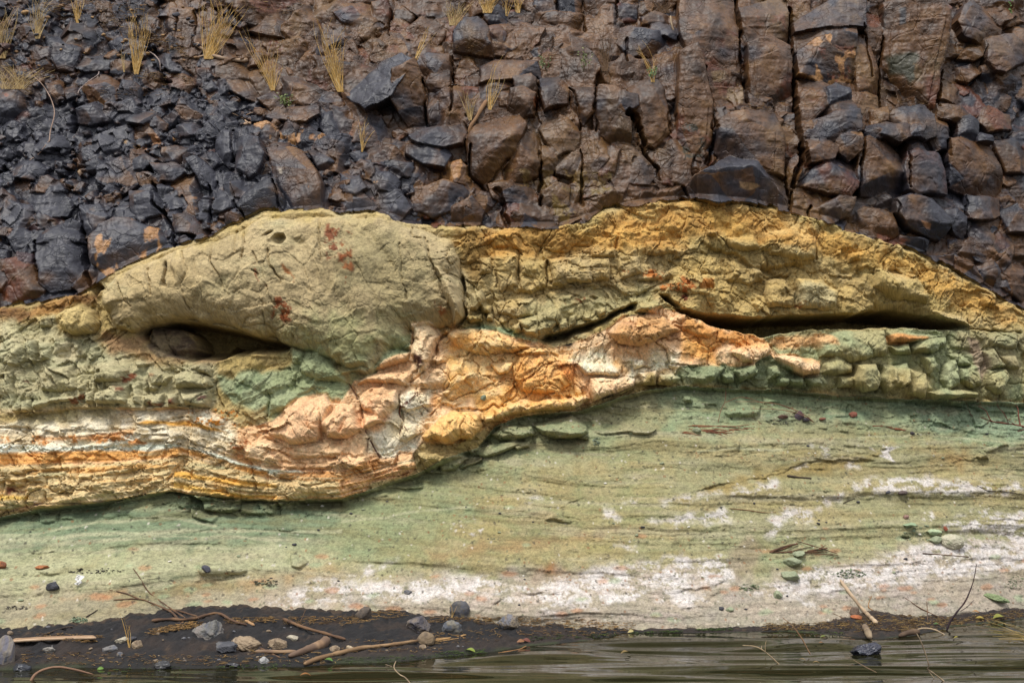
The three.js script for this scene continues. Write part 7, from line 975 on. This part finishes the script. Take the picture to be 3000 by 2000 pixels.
grass('thin straw standing beside the round pitted rock', 'K', 760, 488, 8, [765, 390, 772, 390], 2, gold);
// ---------------------------------------------------------------- small green plants and leaves
const leafMat = new THREE.MeshStandardMaterial({ vertexColors: true, roughness: .6, side: THREE.DoubleSide });
function leafGeo(len, wid, col, r) { const P = [], C = [], I = []; const n = 6; for (let i = 0; i <= n; i++) { const t = i / n, w = wid * Math.sin(Math.pow(t, .8) * 3.1416) * .5 + .0004, z = .18 * len * Math.sin(t * 2.6); P.push(-w, t * len, z + w * .4, 0, t * len, z, w, t * len, z + w * .4); for (let k = 0; k < 3; k++) { const s = .85 + .3 * r(); C.push(col[0] * s, col[1] * s, col[2] * s); } if (i < n) { const a = i * 3; I.push(a, a + 1, a + 4, a, a + 4, a + 3, a + 1, a + 2, a + 5, a + 1, a + 5, a + 4); } } const g = new THREE.BufferGeometry(); g.setAttribute('position', new THREE.Float32BufferAttribute(P, 3)); g.setAttribute('color', new THREE.Float32BufferAttribute(C, 3)); g.setIndex(I); g.computeVertexNormals(); return g; }
function plant(label, k, bx, by, w, h, count, cols, o = {}) {
  const [px, py] = S(k, bx, by), P0 = hit(px, py), m = scaleAt(P0[2]) / OFF[k][2], r = rng(twigSeed++), pal = cols.split(' ').map(c => alb(c, 1)), lv = [], st = [], root = new THREE.Group(); root.position.set(P0[0], P0[1], P0[2] + .01);
  for (let i = 0; i < count; i++) { const x = (r() - .5) * w * m, y = h * m * (.4 + .6 * r()), z = .04 + .1 * r(); st.push(tube([[0, 0, 0], [x * .4, y * .55, z * .5], [x, y, z]], .0022, .001, '5c5034 6e6040', twigSeed * 3 + i, 3, .02, false)); for (let q = 0; q < (o.leaves ?? 7); q++) { const t = .35 + .65 * r(), g = leafGeo((o.size ?? .022) * (.7 + .6 * r()), (o.size ?? .022) * .5, pick(pal, r()), r); g.rotateX((r() - .5) * 2.2); g.rotateZ(r() * 6.28); g.translate(x * t + (r() - .5) * .02, y * t, z * t); lv.push(g); } }
  const a = new THREE.Mesh(mergeGeometries(st), woodMat), b = new THREE.Mesh(mergeGeometries(lv), leafMat); a.name = 'stems'; b.name = 'foliage'; for (const q of [a, b]) { q.castShadow = q.receiveShadow = true; root.add(q); }
  root.name = numbered('small_plant'); scene.add(tag(root, label, 'plant'));
}
plant('small green plant on the ledge of dark rock', 'A', 1960, 745, 130, 100, 12, '5a6a34 6c7a40 7f8a50');
plant('sparse green plant in front of the mossy block', 'B', 1410, 500, 110, 110, 7, '56663a 6c7c4a', { leaves: 5 });
plant('sparse leafy plant below the brown faces', 'B', 1660, 490, 130, 170, 8, '5c6c3c 77784a', { leaves: 5, size: .026 });
plant('green leafy sprigs at the foot of the thin dry stalks', 'B', 2130, 550, 110, 90, 8, '5f7d4a 6c8a54', { leaves: 7, size: .018 });
plant('small green sprig at the top beside rounded boulders', 'C', 2235, 200, 30, 200, 3, '4c6a2c 5c7a38', { leaves: 5, size: .03 });
function leaf(label, k, x, y, w, col, flat = 1.3) { const [px, py] = S(k, x, y), P = hit(px, py), L = w / OFF[k][2] * scaleAt(P[2]), r = rng(twigSeed++), g = leafGeo(L, L * .55, alb(col, .55), r); g.translate(0, -L / 2, 0); const o = new THREE.Mesh(g, leafMat); o.rotation.set(-flat, 0, 1.2 + r() * .8, 'YXZ'); o.position.set(P[0], P[1] + .008, P[2] + .01); o.castShadow = o.receiveShadow = true; o.name = numbered('fallen_leaf'); scene.add(tag(o, label, 'leaf')); }
leaf('round bright green leaf at the water line', 'J', 692, 852, 44, '6f9a28', .7); leaf('narrow green leaf beside the long branch', 'J', 2265, 795, 60, '5f8a2c'); leaf('orange leaf floating on the dark water', 'J', 2105, 903, 80, 'a0682c', 1.5); leaf('pale yellow leaf at the thin end of the mud', 'K', 1993, 595, 46, 'c8b878', .8); leaf('red leaf at the edge of the mud', 'K', 1275, 660, 60, '7d3a22', 1); leaf('orange leaf beside the red leaf', 'K', 1235, 665, 55, 'a06a3c', .9); leaf('yellow green blade at the water edge', 'K', 890, 730, 70, '8a9a34'); leaf('yellow leaf floating beside the dark wood', 'L', 1890, 640, 46, 'b0a02c', 1.5); leaf('green leaf floating below the litter', 'L', 975, 637, 60, '7d8a3c', 1.5); leaf('orange leaf on the water beside the thin twig', 'L', 955, 675, 36, 'a8743c', 1.5); leaf('pale leaf floating near the thin twig', 'L', 825, 793, 50, '8a7448', 1.5); leaf('tan leaf floating near open water', 'L', 920, 812, 50, '8f7444', 1.5); leaf('yellow leaf in the far litter', 'L', 2050, 510, 70, 'b0983c'); leaf('yellow green leaf in the far litter', 'L', 2180, 505, 100, '98983c'); leaf('orange leaf on the far litter', 'L', 2020, 462, 50, 'b07c3c'); leaf('dark green leaf in the litter by the pole', 'L', 1750, 548, 50, '4f7034'); leaf('tan leaf floating in the middle of the water', 'K', 1960, 748, 80, '8c7440', 1.5);
// white scrap, orange chunk of wood, reed strip
{ const [px, py] = S('J', 545, 268), P = hit(px, py), g = new THREE.PlaneGeometry(.06, .085, 8, 10), p = g.attributes.position; for (let i = 0; i < p.count; i++) { const x = p.getX(i), y = p.getY(i); p.setXYZ(i, x * (.6 + 6 * (y + .045)) + .012 * noise(y * 60, 2), y, .016 * noise(x * 70, y * 50) + .01 * noise(x * 160, y * 140)); } g.computeVertexNormals(); const o = new THREE.Mesh(g, new THREE.MeshStandardMaterial({ color: 0xd8d6d0, roughness: .7, side: THREE.DoubleSide })); o.name = 'white_scrap'; o.position.set(P[0], P[1] + .045, P[2] + .02); o.rotation.set(-.25, .2, -.15); o.castShadow = true; scene.add(tag(o, 'crumpled white scrap standing on the pale green ledge', 'scrap')); }
stone('bark_chunk', 'orange brown chunk of bark under the driftwood pole', 'bark', 'L', 1205, 508, 100, 36, '8a4c2c 9c5c34', { deep: .5 }); stone('wood_chunk', 'grey broken stump end beside the driftwood pole', 'wood', 'L', 1185, 475, 70, 66, '5a4c40 6e5c4c 473a30', { deep: .6 });
{ const A = hit(...S('J', 85, 678)), Bq = hit(...S('J', 662, 655)), root = new THREE.Group(); root.position.set(A[0], A[1], A[2]); const d = new THREE.Vector3(Bq[0] - A[0], Bq[1] - A[1], Bq[2] - A[2]), L = d.length(); for (let k = 0; k < 4; k++) { const g = tube([[0, 0, 0], [L * .5, .004, 0], [L * (1 - .01 * k), 0, 0]], .011, .01, k % 2 ? '9c8064 8a6e54' : 'b0967a a0866a', 900 + k, 6, .04); const o = new THREE.Mesh(g, woodMat); o.name = 'rib' + (k ? '_00' + k : ''); o.position.set(0, .03 + .004 * (k % 2), .03 - .019 * k); o.castShadow = o.receiveShadow = true; root.add(o); } root.rotation.y = -Math.atan2(d.z, d.x); root.rotation.z = Math.asin(d.y / L); root.name = 'reed_strip'; scene.add(tag(root, 'split ribbed reed strip lying at the top of the mud', 'reed')); }
// ---------------------------------------------------------------- plant litter, too fine to count
function litter(label, areas, count, cols, len, seed) {
  const r = rng(seed), parts = [], pal = cols.split(' ');
  for (let i = 0; i < count; i++) {
    const [k, x0, y0, x1, y1, h] = areas[Math.floor(r() * areas.length)], t = r(), [px, py] = S(k, lerp(x0, x1, t), lerp(y0, y1, t) + (r() - .5) * h), P = hit(px, py); if (P[3] === 'water' && r() < .8) continue;
    const L = len * (.4 + 1.1 * r()), a = r() * 6.283, up = (r() - .35) * .35 * L, q = .0016 + .003 * r() * r();
    parts.push(tube([[P[0] - Math.cos(a) * L / 2, P[1] + q * 2 + Math.abs(up) * .3, P[2] - Math.sin(a) * L * .35 + .01], [P[0], P[1] + q * 2 + .006 * r(), P[2] + .008], [P[0] + Math.cos(a) * L / 2, P[1] + q * 2 + Math.max(-.002, up), P[2] + Math.sin(a) * L * .35 + .012]], q, q * .6, pal[Math.floor(r() * pal.length)], seed * 31 + i, 3, .02, false));
  }
  const o = new THREE.Mesh(mergeGeometries(parts), grassMat); o.name = numbered('plant_litter'); o.castShadow = o.receiveShadow = true; scene.add(tag(o, label, 'litter', null, 'stuff'));
}
litter('straw litter along the upper edge of the black mud', [['J', 250, 630, 700, 640, 50], ['J', 1000, 600, 1350, 540, 50], ['J', 1100, 580, 1400, 540, 40], ['J', 1550, 520, 1900, 505, 40], ['J', 1950, 520, 2352, 510, 50], ['K', 0, 520, 450, 450, 60], ['K', 600, 500, 1100, 520, 50], ['K', 1200, 520, 1600, 540, 60], ['K', 1600, 530, 2020, 560, 60]], 1300, '8a6a3c a07c48 6b5232 b08c56 5a452c', .05, 61);
litter('sticks and bark litter along the water edge', [['J', 150, 760, 900, 790, 90], ['J', 900, 780, 1700, 790, 70], ['J', 1700, 760, 2352, 780, 80], ['K', 0, 690, 700, 690, 90], ['K', 600, 640, 1100, 610, 90], ['K', 1200, 600, 1900, 600, 40]], 700, '6b5036 86683f 9a7c4c 4a3826', .045, 62);
litter('brown litter heap round the driftwood pole', [['L', 560, 560, 1200, 545, 50], ['L', 1200, 540, 1600, 530, 110], ['L', 1500, 520, 1900, 540, 90], ['L', 1900, 540, 2352, 480, 90]], 1500, '4a3626 5f472f 77603a 8f7444 a08450', .045, 63);
litter('dry stems and leaves on the upper earth slope', [['A', 560, 40, 1000, 120, 160], ['A', 700, 130, 1150, 260, 140], ['A', 1000, 250, 1280, 360, 60], ['A', 300, 20, 560, 80, 120], ['A', 1660, 20, 2100, 60, 110], ['A', -20, 480, 220, 600, 120], ['A', 900, 490, 1150, 560, 70]], 900, '6b5034 8a6a42 55402c a08458 463524', .07, 64);
litter('fallen bits on the broken ledges', [['A', 620, 620, 1180, 640, 60], ['A', 1150, 500, 1320, 560, 40], ['B', 700, 330, 1000, 340, 60], ['B', 1400, 350, 1800, 400, 120], ['C', 440, 720, 640, 770, 40], ['C', 1500, 690, 1700, 720, 30]], 260, '6b5034 8a6c44 4f3c2a', .06, 65);
// green weed at the water line
litter('green weed along the water line', [['J', 700, 870, 1300, 860, 50], ['J', 1500, 845, 2000, 830, 40], ['K', 0, 790, 640, 780, 50], ['K', 650, 750, 1000, 730, 40], ['K', 1300, 640, 1900, 610, 30], ['K', 2000, 600, 2352, 590, 14], ['L', 100, 580, 340, 575, 14], ['L', 600, 610, 1100, 600, 30]], 900, '34451c 42561f 2c381a 50622a', .035, 66);
renderer.render(scene, camera);
